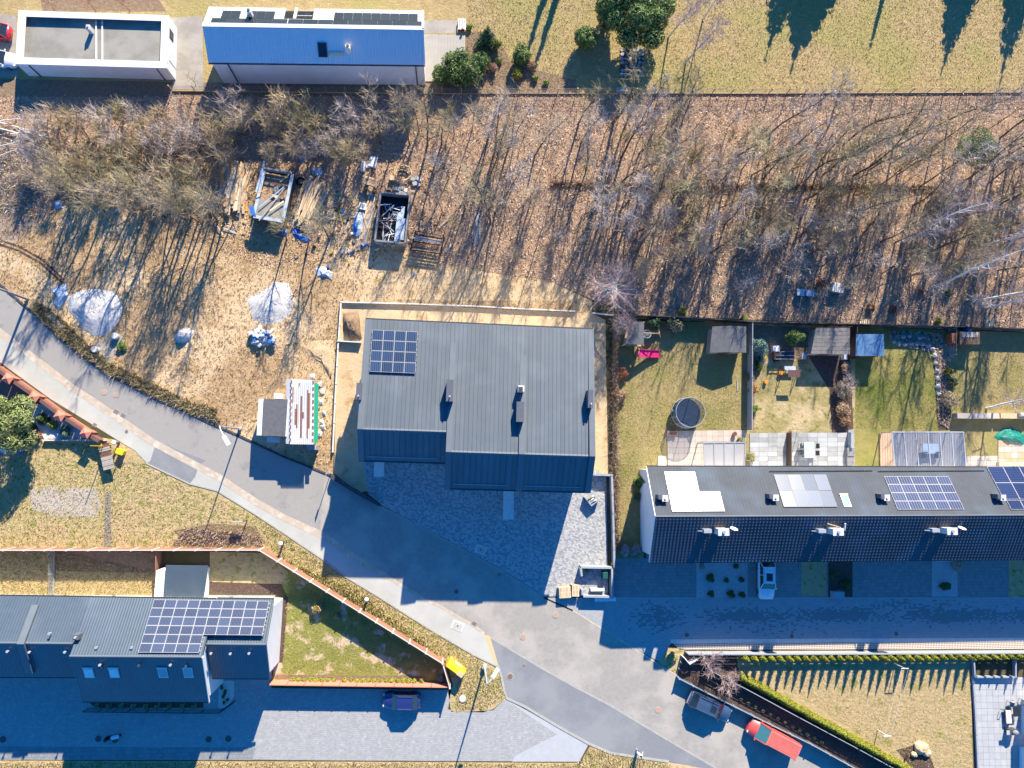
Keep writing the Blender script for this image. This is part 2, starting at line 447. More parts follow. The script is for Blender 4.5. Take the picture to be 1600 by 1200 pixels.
M('straw_a', (.52, .41, .20), rough=.9); M('straw_b', (.32, .28, .09), rough=.9); M('straw_c', (.20, .21, .05), rough=.9)
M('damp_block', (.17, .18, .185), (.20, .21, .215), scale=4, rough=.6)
M('skin', (.55, .33, .24), rough=.6); M('cloth_pale', (.72, .58, .56), rough=.9); M('cloth_blue', (.04, .10, .28), rough=.9); M('hair', (.03, .02, .016), rough=.8)

def finish_paving():
    """rectangular block paving: mottled blocks with recessed joints"""
    def paving(name, ca, cb, bw, bh, joint, rot=0.0, wear=None, jw=.012, mix=.5):
        m = bpy.data.materials.new(name); m.use_nodes = True; MATS[name] = m
        nt = m.node_tree; L = nt.links.new; b = nt.nodes['Principled BSDF']
        b.inputs['Roughness'].default_value = .9; b.inputs['Specular IOR Level'].default_value = .25
        geo = _nd(nt, 'ShaderNodeNewGeometry')
        mp = _nd(nt, 'ShaderNodeMapping'); mp.inputs['Rotation'].default_value = (0, 0, rot)
        L(geo.outputs['Position'], mp.inputs['Vector'])
        br = _nd(nt, 'ShaderNodeTexBrick')
        br.inputs['Scale'].default_value = 1.0; br.inputs['Mortar Size'].default_value = jw
        br.inputs['Brick Width'].default_value = bw; br.inputs['Row Height'].default_value = bh
        br.inputs['Color1'].default_value = (0, 0, 0, 1); br.inputs['Color2'].default_value = (1, 1, 1, 1); br.inputs['Mortar'].default_value = (.5, .5, .5, 1)
        br.inputs['Bias'].default_value = 0.0
        L(mp.outputs[0], br.inputs['Vector'])
        mx = _nd(nt, 'ShaderNodeMix', data_type='RGBA'); L(br.outputs['Color'], mx.inputs[0])
        mx.inputs[6].default_value = (*ca, 1); mx.inputs[7].default_value = (*cb, 1)
        out = mx.outputs[2]
        if wear:
            for (col, s, lo, hi) in wear:
                n = _nd(nt, 'ShaderNodeTexNoise', Scale=s, Detail=8.0, Roughness=.7); L(geo.outputs['Position'], n.inputs['Vector'])
                r = _nd(nt, 'ShaderNodeMapRange'); r.inputs[1].default_value = lo; r.inputs[2].default_value = hi; L(n.outputs['Fac'], r.inputs[0])
                q = _nd(nt, 'ShaderNodeMix', data_type='RGBA'); L(r.outputs[0], q.inputs[0]); L(out, q.inputs[6]); q.inputs[7].default_value = (*col, 1)
                out = q.outputs[2]
        q = _nd(nt, 'ShaderNodeMix', data_type='RGBA'); L(br.outputs['Fac'], q.inputs[0]); L(out, q.inputs[6]); q.inputs[7].default_value = (*joint, 1)
        L(q.outputs[2], b.inputs['Base Color'])
        bp = _nd(nt, 'ShaderNodeBump', Strength=.6, Distance=.01); bp.invert = True
        L(br.outputs['Fac'], bp.inputs['Height']); L(bp.outputs[0], b.inputs['Normal'])
    paving('forecourt_blocks', (.20, .22, .235), (.45, .455, .45), .26, .18, (.24, .24, .24), R_(20), wear=[((.47, .47, .46), 3.2, .55, .7), ((.26, .275, .285), 2.2, .56, .72)])
    paving('yard_blocks', (.285, .295, .295), (.35, .355, .35), .30, .20, (.25, .25, .25), 0, wear=[((.46, .46, .45), 1.6, .56, .7), ((.26, .265, .27), .5, .55, .75)])
    paving('lane_blocks', (.29, .31, .32), (.34, .36, .37), .30, .20, (.21, .22, .22), 0, wear=[((.12, .125, .13), .9, .62, .66), ((.36, .36, .35), .3, .5, .7)])
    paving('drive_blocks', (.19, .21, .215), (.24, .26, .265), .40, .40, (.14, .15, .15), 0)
    # honeycomb grid stones of the strip along the fence
    m = bpy.data.materials.new('grid_stone'); m.use_nodes = True; MATS['grid_stone'] = m
    nt = m.node_tree; L = nt.links.new; b = nt.nodes['Principled BSDF']; b.inputs['Roughness'].default_value = .9
    geo = _nd(nt, 'ShaderNodeNewGeometry'); mp = _nd(nt, 'ShaderNodeMapping'); mp.inputs['Rotation'].default_value = (0, 0, R_(45))
    L(geo.outputs['Position'], mp.inputs['Vector'])
    ck = _nd(nt, 'ShaderNodeTexChecker', Scale=7.0); ck.inputs['Color1'].default_value = (.60, .53, .46, 1); ck.inputs['Color2'].default_value = (.20, .16, .13, 1)
    L(mp.outputs[0], ck.inputs['Vector']); L(ck.outputs['Color'], b.inputs['Base Color'])
finish_paving()

def tile_material(name, c1, c2, pitch=.20, course=.36, rough=.45, amp=.05):
    """pressed tile sheet: waves across, steps down the slope (UV in metres)"""
    m = bpy.data.materials.new(name); m.use_nodes = True; MATS[name] = m
    nt = m.node_tree; L = nt.links.new; b = nt.nodes['Principled BSDF']
    b.inputs['Roughness'].default_value = rough; b.inputs['Specular IOR Level'].default_value = .45
    uv = _nd(nt, 'ShaderNodeUVMap'); sp = _nd(nt, 'ShaderNodeSeparateXYZ'); L(uv.outputs[0], sp.inputs[0])
    def mth(op, a, v=None):
        n = _nd(nt, 'ShaderNodeMath', operation=op)
        L(a, n.inputs[0])
        if v is not None:
            if hasattr(v, 'links'): L(v, n.inputs[1])
            else: n.inputs[1].default_value = v
        return n.outputs[0]
    w = mth('SINE', mth('MULTIPLY', sp.outputs[0], 2 * math.pi / pitch))
    st = mth('FRACT', mth('DIVIDE', sp.outputs[1], course))
    h = mth('ADD', mth('MULTIPLY', w, .35), mth('MULTIPLY', st, 1.0))
    bp = _nd(nt, 'ShaderNodeBump', Strength=1.0, Distance=amp); L(h, bp.inputs['Height']); L(bp.outputs[0], b.inputs['Normal'])
    geo = _nd(nt, 'ShaderNodeNewGeometry'); n = _nd(nt, 'ShaderNodeTexNoise', Scale=.5, Detail=8.0); L(geo.outputs['Position'], n.inputs['Vector'])
    mx = _nd(nt, 'ShaderNodeMix', data_type='RGBA'); L(n.outputs['Fac'], mx.inputs[0]); mx.inputs[6].default_value = (*c1, 1); mx.inputs[7].default_value = (*c2, 1)
    L(mx.outputs[2], b.inputs['Base Color'])
M('tile_row', (.082, .09, .104), (.066, .074, .086), scale=1.2, detail=8, rough=.75, spec=.08, c4=(.09, .112, .14), scale4=.3, w4=(.5, .7))
M('tile_left', (.066, .093, .122), (.054, .078, .104), scale=1.2, detail=8, rough=.4, spec=.45, c4=(.08, .108, .138), scale4=.3, w4=(.5, .7))
def seam_material(name, c, pitch, rough, amp=.03, spec=.5):
    m = bpy.data.materials.new(name); m.use_nodes = True; MATS[name] = m
    nt = m.node_tree; L = nt.links.new; b = nt.nodes['Principled BSDF']
    b.inputs['Roughness'].default_value = rough; b.inputs['Base Color'].default_value = (*c, 1); b.inputs['Specular IOR Level'].default_value = spec
    uv = _nd(nt, 'ShaderNodeUVMap'); sp = _nd(nt, 'ShaderNodeSeparateXYZ'); L(uv.outputs[0], sp.inputs[0])
    a = _nd(nt, 'ShaderNodeMath', operation='MULTIPLY'); L(sp.outputs[0], a.inputs[0]); a.inputs[1].default_value = 2 * math.pi / pitch
    s = _nd(nt, 'ShaderNodeMath', operation='SINE'); L(a.outputs[0], s.inputs[0])
    p = _nd(nt, 'ShaderNodeMapRange'); p.inputs[1].default_value = .2; p.inputs[2].default_value = .8; L(s.outputs[0], p.inputs[0])
    bp = _nd(nt, 'ShaderNodeBump', Strength=1.0, Distance=amp); L(p.outputs[0], bp.inputs['Height']); L(bp.outputs[0], b.inputs['Normal'])
seam_material('trapezoid_white', (.66, .68, .70), .34, .35, .06)

def pv_material(name, base, line, nx, ny, rough, lw=.06, metal=0.0, coat=1.0):
    m = bpy.data.materials.new(name); m.use_nodes = True; MATS[name] = m
    nt = m.node_tree; L = nt.links.new; b = nt.nodes['Principled BSDF']
    b.inputs['Roughness'].default_value = rough; b.inputs['Specular IOR Level'].default_value = .5
    uv = _nd(nt, 'ShaderNodeUVMap'); sp = _nd(nt, 'ShaderNodeSeparateXYZ'); L(uv.outputs[0], sp.inputs[0])
    outs = []
    for i, n in ((0, nx), (1, ny)):
        if not n: continue
        a = _nd(nt, 'ShaderNodeMath', operation='MULTIPLY'); L(sp.outputs[i], a.inputs[0]); a.inputs[1].default_value = n
        f = _nd(nt, 'ShaderNodeMath', operation='FRACT'); L(a.outputs[0], f.inputs[0])
        g = _nd(nt, 'ShaderNodeMath', operation='LESS_THAN'); L(f.outputs[0], g.inputs[0]); g.inputs[1].default_value = lw
        outs.append(g.outputs[0])
    o = outs[0]
    if len(outs) > 1:
        x = _nd(nt, 'ShaderNodeMath', operation='MAXIMUM'); L(outs[0], x.inputs[0]); L(outs[1], x.inputs[1]); o = x.outputs[0]
    oi = _nd(nt, 'ShaderNodeObjectInfo')
    hv = _nd(nt, 'ShaderNodeHueSaturation'); hv.inputs['Color'].default_value = (*base, 1)
    r = _nd(nt, 'ShaderNodeMapRange'); r.inputs[3].default_value = .8; r.inputs[4].default_value = 1.25; L(oi.outputs['Random'], r.inputs[0]); L(r.outputs[0], hv.inputs['Value'])
    mx = _nd(nt, 'ShaderNodeMix', data_type='RGBA'); L(o, mx.inputs[0]); L(hv.outputs[0], mx.inputs[6]); mx.inputs[7].default_value = (*line, 1)
    L(mx.outputs[2], b.inputs['Base Color'])
pv_material('pv_blue', (.02, .04, .085), (.10, .13, .18), 6, 0, .22, .18)
pv_material('pv_left', (.03, .05, .095), (.13, .12, .14), 8, 0, .25, .22)
pv_material('pv_black', (.022, .026, .035), (.05, .055, .065), 6, 10, .2, .04)
pv_material('pv_glossy', (.05, .06, .09), (.2, .2, .22), 6, 10, .2, .03)
pv_material('pv_silver', (.13, .15, .19), (.22, .24, .27), 6, 0, .19, .05)
pv_material('pv_row', (.035, .045, .09), (.20, .21, .26), 5, 0, .22, .14)
pv_material('pv_navy', (.012, .018, .06), (.05, .065, .12), 0, 9, .2, .16)
M('pv_frame', (.42, .42, .44), rough=.4, spec=.5)
M('pv_frame_dark', (.05, .05, .06), rough=.4, spec=.5)
# clear roofing: glass that lets most light through
def glass_mat(name, col, rough, fac):
    m = bpy.data.materials.new(name); m.use_nodes = True; MATS[name] = m
    nt = m.node_tree; nt.nodes.clear(); L = nt.links.new
    o = _nd(nt, 'ShaderNodeOutputMaterial'); mx = _nd(nt, 'ShaderNodeMixShader'); mx.inputs[0].default_value = fac
    tr = _nd(nt, 'ShaderNodeBsdfTransparent'); tr.inputs[0].default_value = (*col, 1)
    gl = _nd(nt, 'ShaderNodeBsdfPrincipled', Roughness=rough); gl.inputs['Base Color'].default_value = (*[c * .6 for c in col], 1)
    L(tr.outputs[0], mx.inputs[1]); L(gl.outputs[0], mx.inputs[2]); L(mx.outputs[0], o.inputs[0])
glass_mat('clear_sheet', (.62, .74, .92), .08, .1)
glass_mat('milky_sheet', (.75, .75, .76), .3, .62)
glass_mat('net_mesh', (.55, .58, .62), .8, .16)

# ------------------------------------------------------------------ the ground, roads and yards
g = B(); S_ = 700
g.face((-S_, -S_, 0), (S_, -S_, 0), (S_, S_, 0), (-S_, S_, 0))
tag(mesh_obj('ground', g.v, g.f, 'soil'), kind='structure')

WOOD = [(-60, 150), (300, 150), (640, 146), (900, 147), (1660, 147), (1660, 520), (1300, 505), (1150, 498), (1000, 492), (930, 470), (860, 440), (700, 412), (640, 400), (560, 300), (330, 250), (200, 240), (60, 260), (-60, 260)]
CLEAR = [(-60, 260), (60, 262), (200, 240), (330, 250), (560, 300), (640, 400), (700, 412), (860, 440), (925, 470), (925, 490), (533, 472), (526, 545), (520, 742), (480, 730), (404, 697), (330, 664), (245, 626), (170, 588), (130, 560), (95, 532), (50, 490), (0, 447), (-60, 395)]
sheet('grass_meadow', [(-60, -60), (1680, -60), (1680, 147), (640, 146), (300, 150), (-60, 150)], 1, 'meadow')
sheet('wood_floor', WOOD, 1, 'litter')
sheet('dirt_clearing', CLEAR, 1, 'clearing')
sheet('dirt_heap_ground', [(-60, 200), (60, 215), (120, 300), (75, 345), (20, 380), (-60, 400)], 2, 'grey_dirt')
sheet('sand_track', [(-60, 372), (0, 385), (60, 420), (110, 460), (90, 480), (40, 440), (-10, 415), (-60, 402)], 3, 'sand')
sheet('sand_track', [(620, 425), (700, 415), (860, 442), (920, 470), (760, 470), (640, 468), (560, 470), (575, 440)], 2, 'sand')
sheet('sandy_yard', [(533, 472), (925, 490), (946, 500), (950, 741), (700, 745), (560, 770), (522, 740), (527, 545)], 3, 'sand')

U_EDGE = [(-60, 402), (0, 447), (50, 490), (95, 532), (130, 560), (170, 588), (204, 604), (245, 626), (290, 645), (330, 664), (370, 681), (404, 697), (440, 714), (480, 730), (517, 745), (560, 770), (596, 792), (640, 814), (700, 846), (785, 892), (850, 934), (895, 954), (937, 980), (985, 1010), (1025, 1035), (1057, 1055)]
GUT = [(-60, 470), (0, 517), (40, 548), (75, 574), (110, 602), (150, 628), (185, 652), (240, 690), (300, 722), (345, 746), (400, 783), (445, 808), (507, 836), (565, 877), (605, 901), (660, 934), (685, 946), (737, 976), (757, 990)]
LOW = [(-60, 512), (0, 566), (80, 624), (157, 671), (181, 686), (211, 704), (229, 723), (297, 755), (340, 766), (400, 803), (450, 836), (502, 871), (540, 900), (590, 930), (640, 962), (675, 984), (740, 1022), (777, 1040)]
C_LINE = [(767, 996), (800, 1016), (850, 1046), (900, 1074), (950, 1100), (1000, 1130), (1050, 1160), (1117, 1199), (1190, 1246)]
D_LINE = [(1130, 1204), (1092, 1199), (1045, 1190), (955, 1177), (920, 1162), (872, 1135), (820, 1104), (792, 1091), (788, 1080), (783, 1055), (778, 1040)]
sheet('road', U_EDGE + [(1144, 1101), (1260, 1158), (1345, 1204), (1345, 1260), (1190, 1246)] + C_LINE[::-1][1:] + [(757, 990)] + GUT[::-1][1:], 3, 'pavers_tan')
sheet('road_asphalt', U_EDGE[:14] + [(507, 742), (500, 834)] + GUT[:16][::-1], 4, 'asphalt')
sheet('road_lane', C_LINE + D_LINE, 4, 'asphalt_blue')
sheet('pavement', GUT + [(757, 990), (772, 1034)] + [(777, 1040)] + LOW[::-1][1:], 4, 'concrete_light')
sheet('pavement_patch', [(236, 686), (242, 697), (235, 720), (229, 724), (297, 755), (305, 745), (312, 725), (322, 720)], 5, 'asphalt_blue')
sheet('pavement_edge', [(755, 990), (766, 994), (779, 1041), (772, 1035)], 5, 'yellow_strip')
def band(name, line, w, lvl, mat, h=0.0, off=0.0, kind=True):
    """a strip w metres wide along a surveyed line; h > 0 makes a raised kerb"""
    pts = [P(x, y) for x, y in line]; n = len(pts); l, r = [], []
    for i in range(n):
        d = (pts[min(i + 1, n - 1)] - pts[max(i - 1, 0)]).normalized(); s = Vector((-d.y, d.x, 0))
        l.append(pts[i] + s * (off + w / 2)); r.append(pts[i] + s * (off - w / 2))
    b = B(); z = .004 * lvl
    for i in range(n - 1):
        if h:
            q = [r[i], r[i + 1], l[i + 1], l[i]]
            lo = [(p.x, p.y, 0) for p in q]; hi = [(p.x, p.y, h) for p in q]
            b.add(lo + hi, [(4, 5, 6, 7), (0, 1, 5, 4), (2, 3, 7, 6)] + ([(3, 0, 4, 7)] if i == 0 else []) + ([(1, 2, 6, 5)] if i == n - 2 else []))
        else:
            b.face(*[(p.x, p.y, z) for p in (r[i], r[i + 1], l[i + 1], l[i])])
    o = mesh_obj(name, b.v, b.f, mat)
    if kind: o['kind'] = 'structure'
    return o
band('road_gutter', GUT[:15], .75, 6, 'gutter', off=-.1)
band('road_gutter', GUT[14:], .35, 6, 'gutter')
band('road_kerb', C_LINE, .22, 6, 'kerb')
band('road_kerb', D_LINE[2:], .25, 6, 'kerb', h=.05)
band('road_kerb', U_EDGE[:16], .22, 6, 'fence_dark', h=.10, off=.14)
band('road_kerb', U_EDGE[16:22], .16, 6, 'kerb')
band('road_kerb', U_EDGE[20:], .2, 6, 'gutter')
band('pavement_kerb', LOW[6:], .14, 6, 'kerb', h=.06, off=-.08)
# grass verges and fields
sheet('grass_verge', LOW[7:] + [(783, 1055), (788, 1080), (790, 1092), (770, 1108), (755, 1113), (705, 1112), (700, 1080), (708, 1072), (697, 1033), (420, 862), (412, 857), (0, 857), (-60, 857), (-60, 690), (160, 684), (181, 687), (211, 705), (229, 724)], 1, 'rough_grass')
sheet('gravel_patch', [(45, 765), (90, 760), (150, 764), (158, 790), (150, 808), (90, 808), (50, 795)], 2, 'gravel_pale')
sheet('worn_path', [(164, 770), (173, 770), (174, 855), (162, 855)], 2, 'joint')
sheet('brown_soil', [(270, 830), (330, 818), (400, 822), (415, 850), (300, 853)], 2, 'brown_turf')
sheet('front_garden_paving', [(-60, 525), (0, 577), (50, 612), (150, 684), (60, 640), (-60, 600)], 1, 'red_paving')
sheet('front_garden_gravel', [(40, 630), (75, 632), (150, 684), (70, 687), (55, 660)], 2, 'concrete_white')
sheet('garden_lawn', [(-60, 860), (86, 860), (84, 932), (-60, 932)], 2, 'dry_grass')
sheet('garden_soil', [(86, 860), (252, 862), (250, 896), (85, 892)], 2, 'brown_turf')
sheet('garden_lawn', [(85, 892), (250, 896), (250, 932), (84, 932)], 2, 'dry_grass')
sheet('garden_lawn', [(328, 862), (420, 864), (450, 895), (440, 912), (328, 912)], 2, 'rough_grass')
sheet('garden_bed', [(328, 909), (440, 913), (436, 929), (328, 926)], 3, 'mulch')
sheet('garden_lawn', [(420, 866), (697, 1037), (704, 1066), (424, 1062), (430, 1040), (448, 930), (440, 912), (450, 895)], 3, 'lawn_patchy')
sheet('garden_bed', [(437, 932), (450, 932), (442, 1035), (432, 1035)], 4, 'mulch')
sheet('garden_bed', [(432, 1054), (662, 1056), (664, 1066), (430, 1064)], 4, 'brown_turf')
sheet('yard', [(-60, 930), (430, 930), (424, 1075), (705, 1078), (700, 1108), (712, 1113), (770, 1110), (790, 1092), (872, 1136), (920, 1163), (905, 1190), (700, 1189), (520, 1188), (400, 1187), (0, 1187), (-60, 1187)], 1, 'yard_blocks')
sheet('yard_paving', [(790, 1093), (872, 1137), (919, 1163), (905, 1190), (800, 1190), (806, 1180), (845, 1160), (870, 1148)], 2, 'slab_light')
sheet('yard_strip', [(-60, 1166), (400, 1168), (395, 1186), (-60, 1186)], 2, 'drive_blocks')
sheet('grass_strip', [(-60, 1188), (520, 1190), (905, 1192), (905, 1212), (-60, 1212)], 1, 'dry_grass')
sheet('grass_strip', [(922, 1166), (955, 1179), (1045, 1192), (1092, 1201), (1097, 1215), (900, 1215), (908, 1190)], 1, 'rough_grass')
sheet('sand_edge', [(1040, 1190), (1095, 1199), (1125, 1206), (1125, 1260), (1060, 1230)], 2, 'sand')
sheet('gravel_bed', [(342, 1064), (366, 1064), (366, 1088), (355, 1106), (341, 1106)], 3, 'concrete_white')
sheet('flower_bed', [(140, 1098), (318, 1098), (318, 1106), (150, 1106)], 3, 'mulch')
# forecourt, side lane and drives on the right
sheet('forecourt', [(567, 716), (700, 720), (930, 735), (947, 742), (950, 930), (850, 932), (785, 890), (700, 844), (597, 790), (575, 772)], 5, 'forecourt_blocks')
sheet('side_lane', [(852, 934), (1680, 933), (1680, 1003), (1050, 1003), (1030, 1034), (985, 1009), (937, 979), (895, 953)], 5, 'lane_blocks')
sheet('grid_stone_strip', [(1050, 1004), (1680, 1002), (1680, 1014), (1062, 1015)], 6, 'grid_stone')
band('lane_kerb', [(1048, 1002), (1300, 1000.5), (1680, 999)], .42, 7, 'concrete_white')
band('lane_kerb', [(955, 934), (1300, 934), (1680, 934)], .14, 7, 'kerb')
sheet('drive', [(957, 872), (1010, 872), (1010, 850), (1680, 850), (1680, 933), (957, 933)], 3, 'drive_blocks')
sheet('front_bed', [(1088, 850), (1168, 850), (1168, 933), (1088, 933)], 4, 'stone_grey')
sheet('front_bed', [(1252, 850), (1291, 850), (1291, 931), (1252, 931)], 4, 'rough_grass')
sheet('front_bed', [(1294, 850), (1332, 850), (1332, 934), (1294, 934)], 4, 'mulch')
sheet('front_bed', [(1456, 850), (1496, 850), (1496, 932), (1456, 932)], 4, 'stone_grey')
sheet('front_bed', [(1576, 850), (1680, 850), (1680, 937), (1576, 937)], 4, 'rough_grass')
sheet('corner_verge', [(1027, 1036), (1045, 1012), (1070, 1014), (1058, 1054)], 6, 'rough_grass')
sheet('planting_bed', [(1070, 1014), (1150, 1020), (1152, 1060), (1430, 1206), (1430, 1260), (1345, 1210), (1260, 1156), (1144, 1099), (1057, 1054)], 4, 'mulch')
sheet('garden_lawn', [(1150, 1017), (1516, 1016), (1520, 1206), (1520, 1260), (1460, 1230), (1156, 1062)], 5, 'dry_grass')
sheet('garden_bed', [(1400, 1172), (1425, 1165), (1450, 1172), (1462, 1206), (1430, 1206)], 6, 'mulch')
# back gardens of the row
sheet('garden_lawn', [(957, 500), (1168, 505), (1168, 735), (1015, 735), (1005, 880), (957, 880)], 2, 'lawn_yellow')
sheet('garden_lawn', [(1168, 505), (1336, 510), (1336, 735), (1168, 735)], 2, 'rough_olive')
sheet('garden_lawn', [(1336, 510), (1482, 516), (1482, 735), (1336, 735)], 2, 'lawn_green')
sheet('garden_lawn', [(1482, 516), (1680, 522), (1680, 735), (1482, 735)], 2, 'lawn_yellow')
sheet('garden_bed', [(1170, 508), (1262, 512), (1262, 570), (1205, 545), (1180, 600), (1178, 672), (1170, 672)], 3, 'brown_turf')
sheet('garden_bed', [(1262, 555), (1328, 556), (1334, 680), (1300, 680), (1296, 610)], 3, 'mulch')
sheet('rock_bed', [(1388, 520), (1470, 520), (1486, 560), (1482, 648), (1475, 640), (1462, 600), (1460, 552), (1452, 538), (1392, 534)], 3, 'litter')
sheet('garden_bed', [(1462, 640), (1486, 640), (1484, 672), (1466, 672)], 3, 'mulch')
sheet('apron', [(-60, 22), (0, 22), (25, 25), (28, 120), (-60, 122)], 3, 'concrete')
sheet('apron', [(262, 28), (316, 25), (318, 140), (270, 140)], 3, 'concrete')
sheet('apron', [(660, 32), (714, 32), (714, 52), (660, 52)], 3, 'concrete')
sheet('shrub_border', [(700, 95), (735, 50), (770, 48), (800, 100), (900, 125), (900, 146), (690, 146)], 2, 'brown_turf')
sheet('hedge_strip', [(-60, 122), (270, 128), (640, 130), (690, 130), (690, 150), (-60, 152)], 2, 'brown_turf')
sheet('dark_ground', [(60, -30), (230, -30), (260, 18), (66, 18)], 2, 'brown_turf')
sheet('concrete_pad', [(144, 545), (152, 535), (176, 520), (197, 523), (185, 545), (170, 567)], 2, 'concrete')

# wheel ruts on the track
ruts = B()
for off in (0, 7):
    for a, b_ in (((-10, 372 + off), (30, 385 + off)), ((30, 385 + off), (65, 405 + off)), ((65, 405 + off), (100, 437 + off))):
        p, q = P(*a), P(*b_); d = (q - p).normalized(); s = Vector((-d.y, d.x, 0)) * .12
        ruts.face(p - s + Vector((0, 0, .018)), q - s + Vector((0, 0, .018)), q + s + Vector((0, 0, .018)), p + s + Vector((0, 0, .018)))
tag(mesh_obj('wheel_rut', ruts.v, ruts.f, 'mulch'), kind='structure')

# manholes and drains: each one a thing
def cover(x, y, r, mat, label, z=.03, n=20, group=None):
    b = B(); c = P(x, y); b.cyl((c.x, c.y, 0), r, z + .012, n)
    root = T('manhole_cover', label, 'manhole cover', c, group)
    part(b, 'frame_ring', 'kerb', root)
    b2 = B(); b2.cyl((c.x, c.y, z + .012), r * .8, .008, n); part(b2, 'lid', mat, root)
    return root
cover(163, 613, .33, 'iron_pale', 'rusty round manhole cover in the left road lane, upper of two')
cover(181, 617, .33, 'iron_pale', 'rusty round manhole cover in the left road lane, lower of two')
cover(198, 674, .2, 'iron', 'small dark round cover on the pale pavement near the yellow box')
cover(868, 961, .36, 'iron_pale', 'pale rusty manhole cover on the road just below the pallets')
cover(817, 995, .36, 'iron_pale', 'pale rusty manhole cover on the road above the blue-grey asphalt')
cover(713, 924, .33, 'iron', 'round manhole cover in the road within the house shadow')
cover(1028, 1109, .36, 'iron_pale', 'pale rusty manhole cover on the road beside the dark estate car')
cover(797, 1057, .38, 'iron', 'brown round manhole cover at the kerb corner on the blue-grey asphalt')
cover(819, 1039, .14, 'iron', 'tiny round valve cover on the blue-grey asphalt')
cover(1073, 992, .32, 'iron', 'reddish manhole cover at the left end of the shaded side lane')
cover(1237, 994, .3, 'iron', 'reddish manhole cover in the side lane below the white car')
cover(1400, 990, .3, 'iron', 'reddish manhole cover in the right part of the side lane')
for x, y, t in ((5, 1155, 'leftmost dark round manhole cover in the paved yard by the picture edge'), (154, 1154, 'dark round manhole cover left of the motor scooter'), (180, 1156, 'dark round manhole cover just below the motor scooter'), (326, 1155, 'dark round manhole cover below the black garden railing, left of a pair'), (357, 1154, 'dark round manhole cover below the black garden railing, right of a pair')):
    cover(x, y, .42, 'iron_dark', t)
cover(723, 1091, .43, 'concrete_white', 'white concrete disc cover on the grass corner by the lamp post', z=.10)
cover(1093, 1141, .2, 'concrete', 'small square-looking grey cover in the shadow of the estate car', n=4)
def drain(x, y, w, h, rz, label, plate='kerb', mat='iron'):
    c = P(x, y); root = T('drain', label, 'drain', c, None, R_(rz))
    b = B(); b.box((0, 0, 0), (w, h, .045)); part(b, 'frame', plate, root, local=True)
    b = B()
    k = 5
    for i in range(k): b.box((0, -h * .36 + h * .72 * i / (k - 1), .045), (w * .84, h * .09, .012))
    part(b, 'grate', mat, root, local=True)
    return root
drain(182, 643, .62, .45, -30, 'iron drain grate in the sandy gutter, left of a pair')
drain(193, 649, .62, .45, -30, 'iron drain grate in the sandy gutter, right of a pair')
drain(741, 974, .62, .42, -32, 'rusty drain grate in the gutter near the grass corner')
drain(148, 664, .45, .45, -30, 'small square iron cover at the pavement edge by the brick wall')
drain(780, 898, .6, .4, -30, 'dark drain grate at the edge of the shaded forecourt')
def utility_lid(x, y, w, h, rz, label):
    c = P(x, y); root = T('utility_cover', label, 'utility cover', c, None, R_(rz))
    b = B(); b.box((0, 0, 0), (w, h, .04)); part(b, 'surround', 'concrete_white', root, local=True)
    b = B(); b.box((0, 0, .04), (w * .78, h * .72, .01)); part(b, 'lid', 'concrete_light', root, local=True)
    b = B(); b.cyl((0, 0, .05), .09, .015, 10); part(b, 'knob', 'iron_dark', root, local=True)
utility_lid(715, 978, 1.35, .95, -22, 'pale rectangular utility cover on the light pavement near the grass corner')
utility_lid(751, 859, 1.25, .9, -22, 'rectangular utility cover in the shaded block forecourt')
# ------------------------------------------------------------------ houses
class Frame:
    """local house frame: u along the ridge, v towards the top of the picture"""
    def __init__(s, a, b, z):
        s.o = P(*a, z); q = P(*b, z); d = q - s.o; s.len = math.hypot(d.x, d.y)
        s.u = Vector((d.x / s.len, d.y / s.len, 0)); s.v = Vector((-s.u.y, s.u.x, 0)); s.o.z = 0
        s.rz = math.atan2(s.u.y, s.u.x)
    def __call__(s, u, v, z): return s.o + s.u * u + s.v * v + Vector((0, 0, z))
PANEL_MESH = {}
def panel_mesh(w, h, glass, frame, t=.04):
    k = (round(w, 3), round(h, 3), glass, frame)
    if k in PANEL_MESH: return PANEL_MESH[k]
    b = B(); f = .03
    b.obox((0, 0, 0), (w, 0, 0), (0, h, 0), (0, 0, t), 0)
    b.face((f, f, t + .003), (w - f, f, t + .003), (w - f, h - f, t + .003), (f, h - f, t + .003), m=1)
    me = bpy.data.meshes.new('solar_panel'); me.from_pydata(b.v, [], b.f)
    me.materials.append(MATS[frame]); me.materials.append(MATS[glass]); me.polygons.foreach_set('material_index', b.m)
    l = me.uv_layers.new(name='UVMap')
    for lp in me.loops:
        c = me.vertices[lp.vertex_index].co; l.data[lp.index].uv = (c.x / w, c.y / h)
    PANEL_MESH[k] = me
    return me
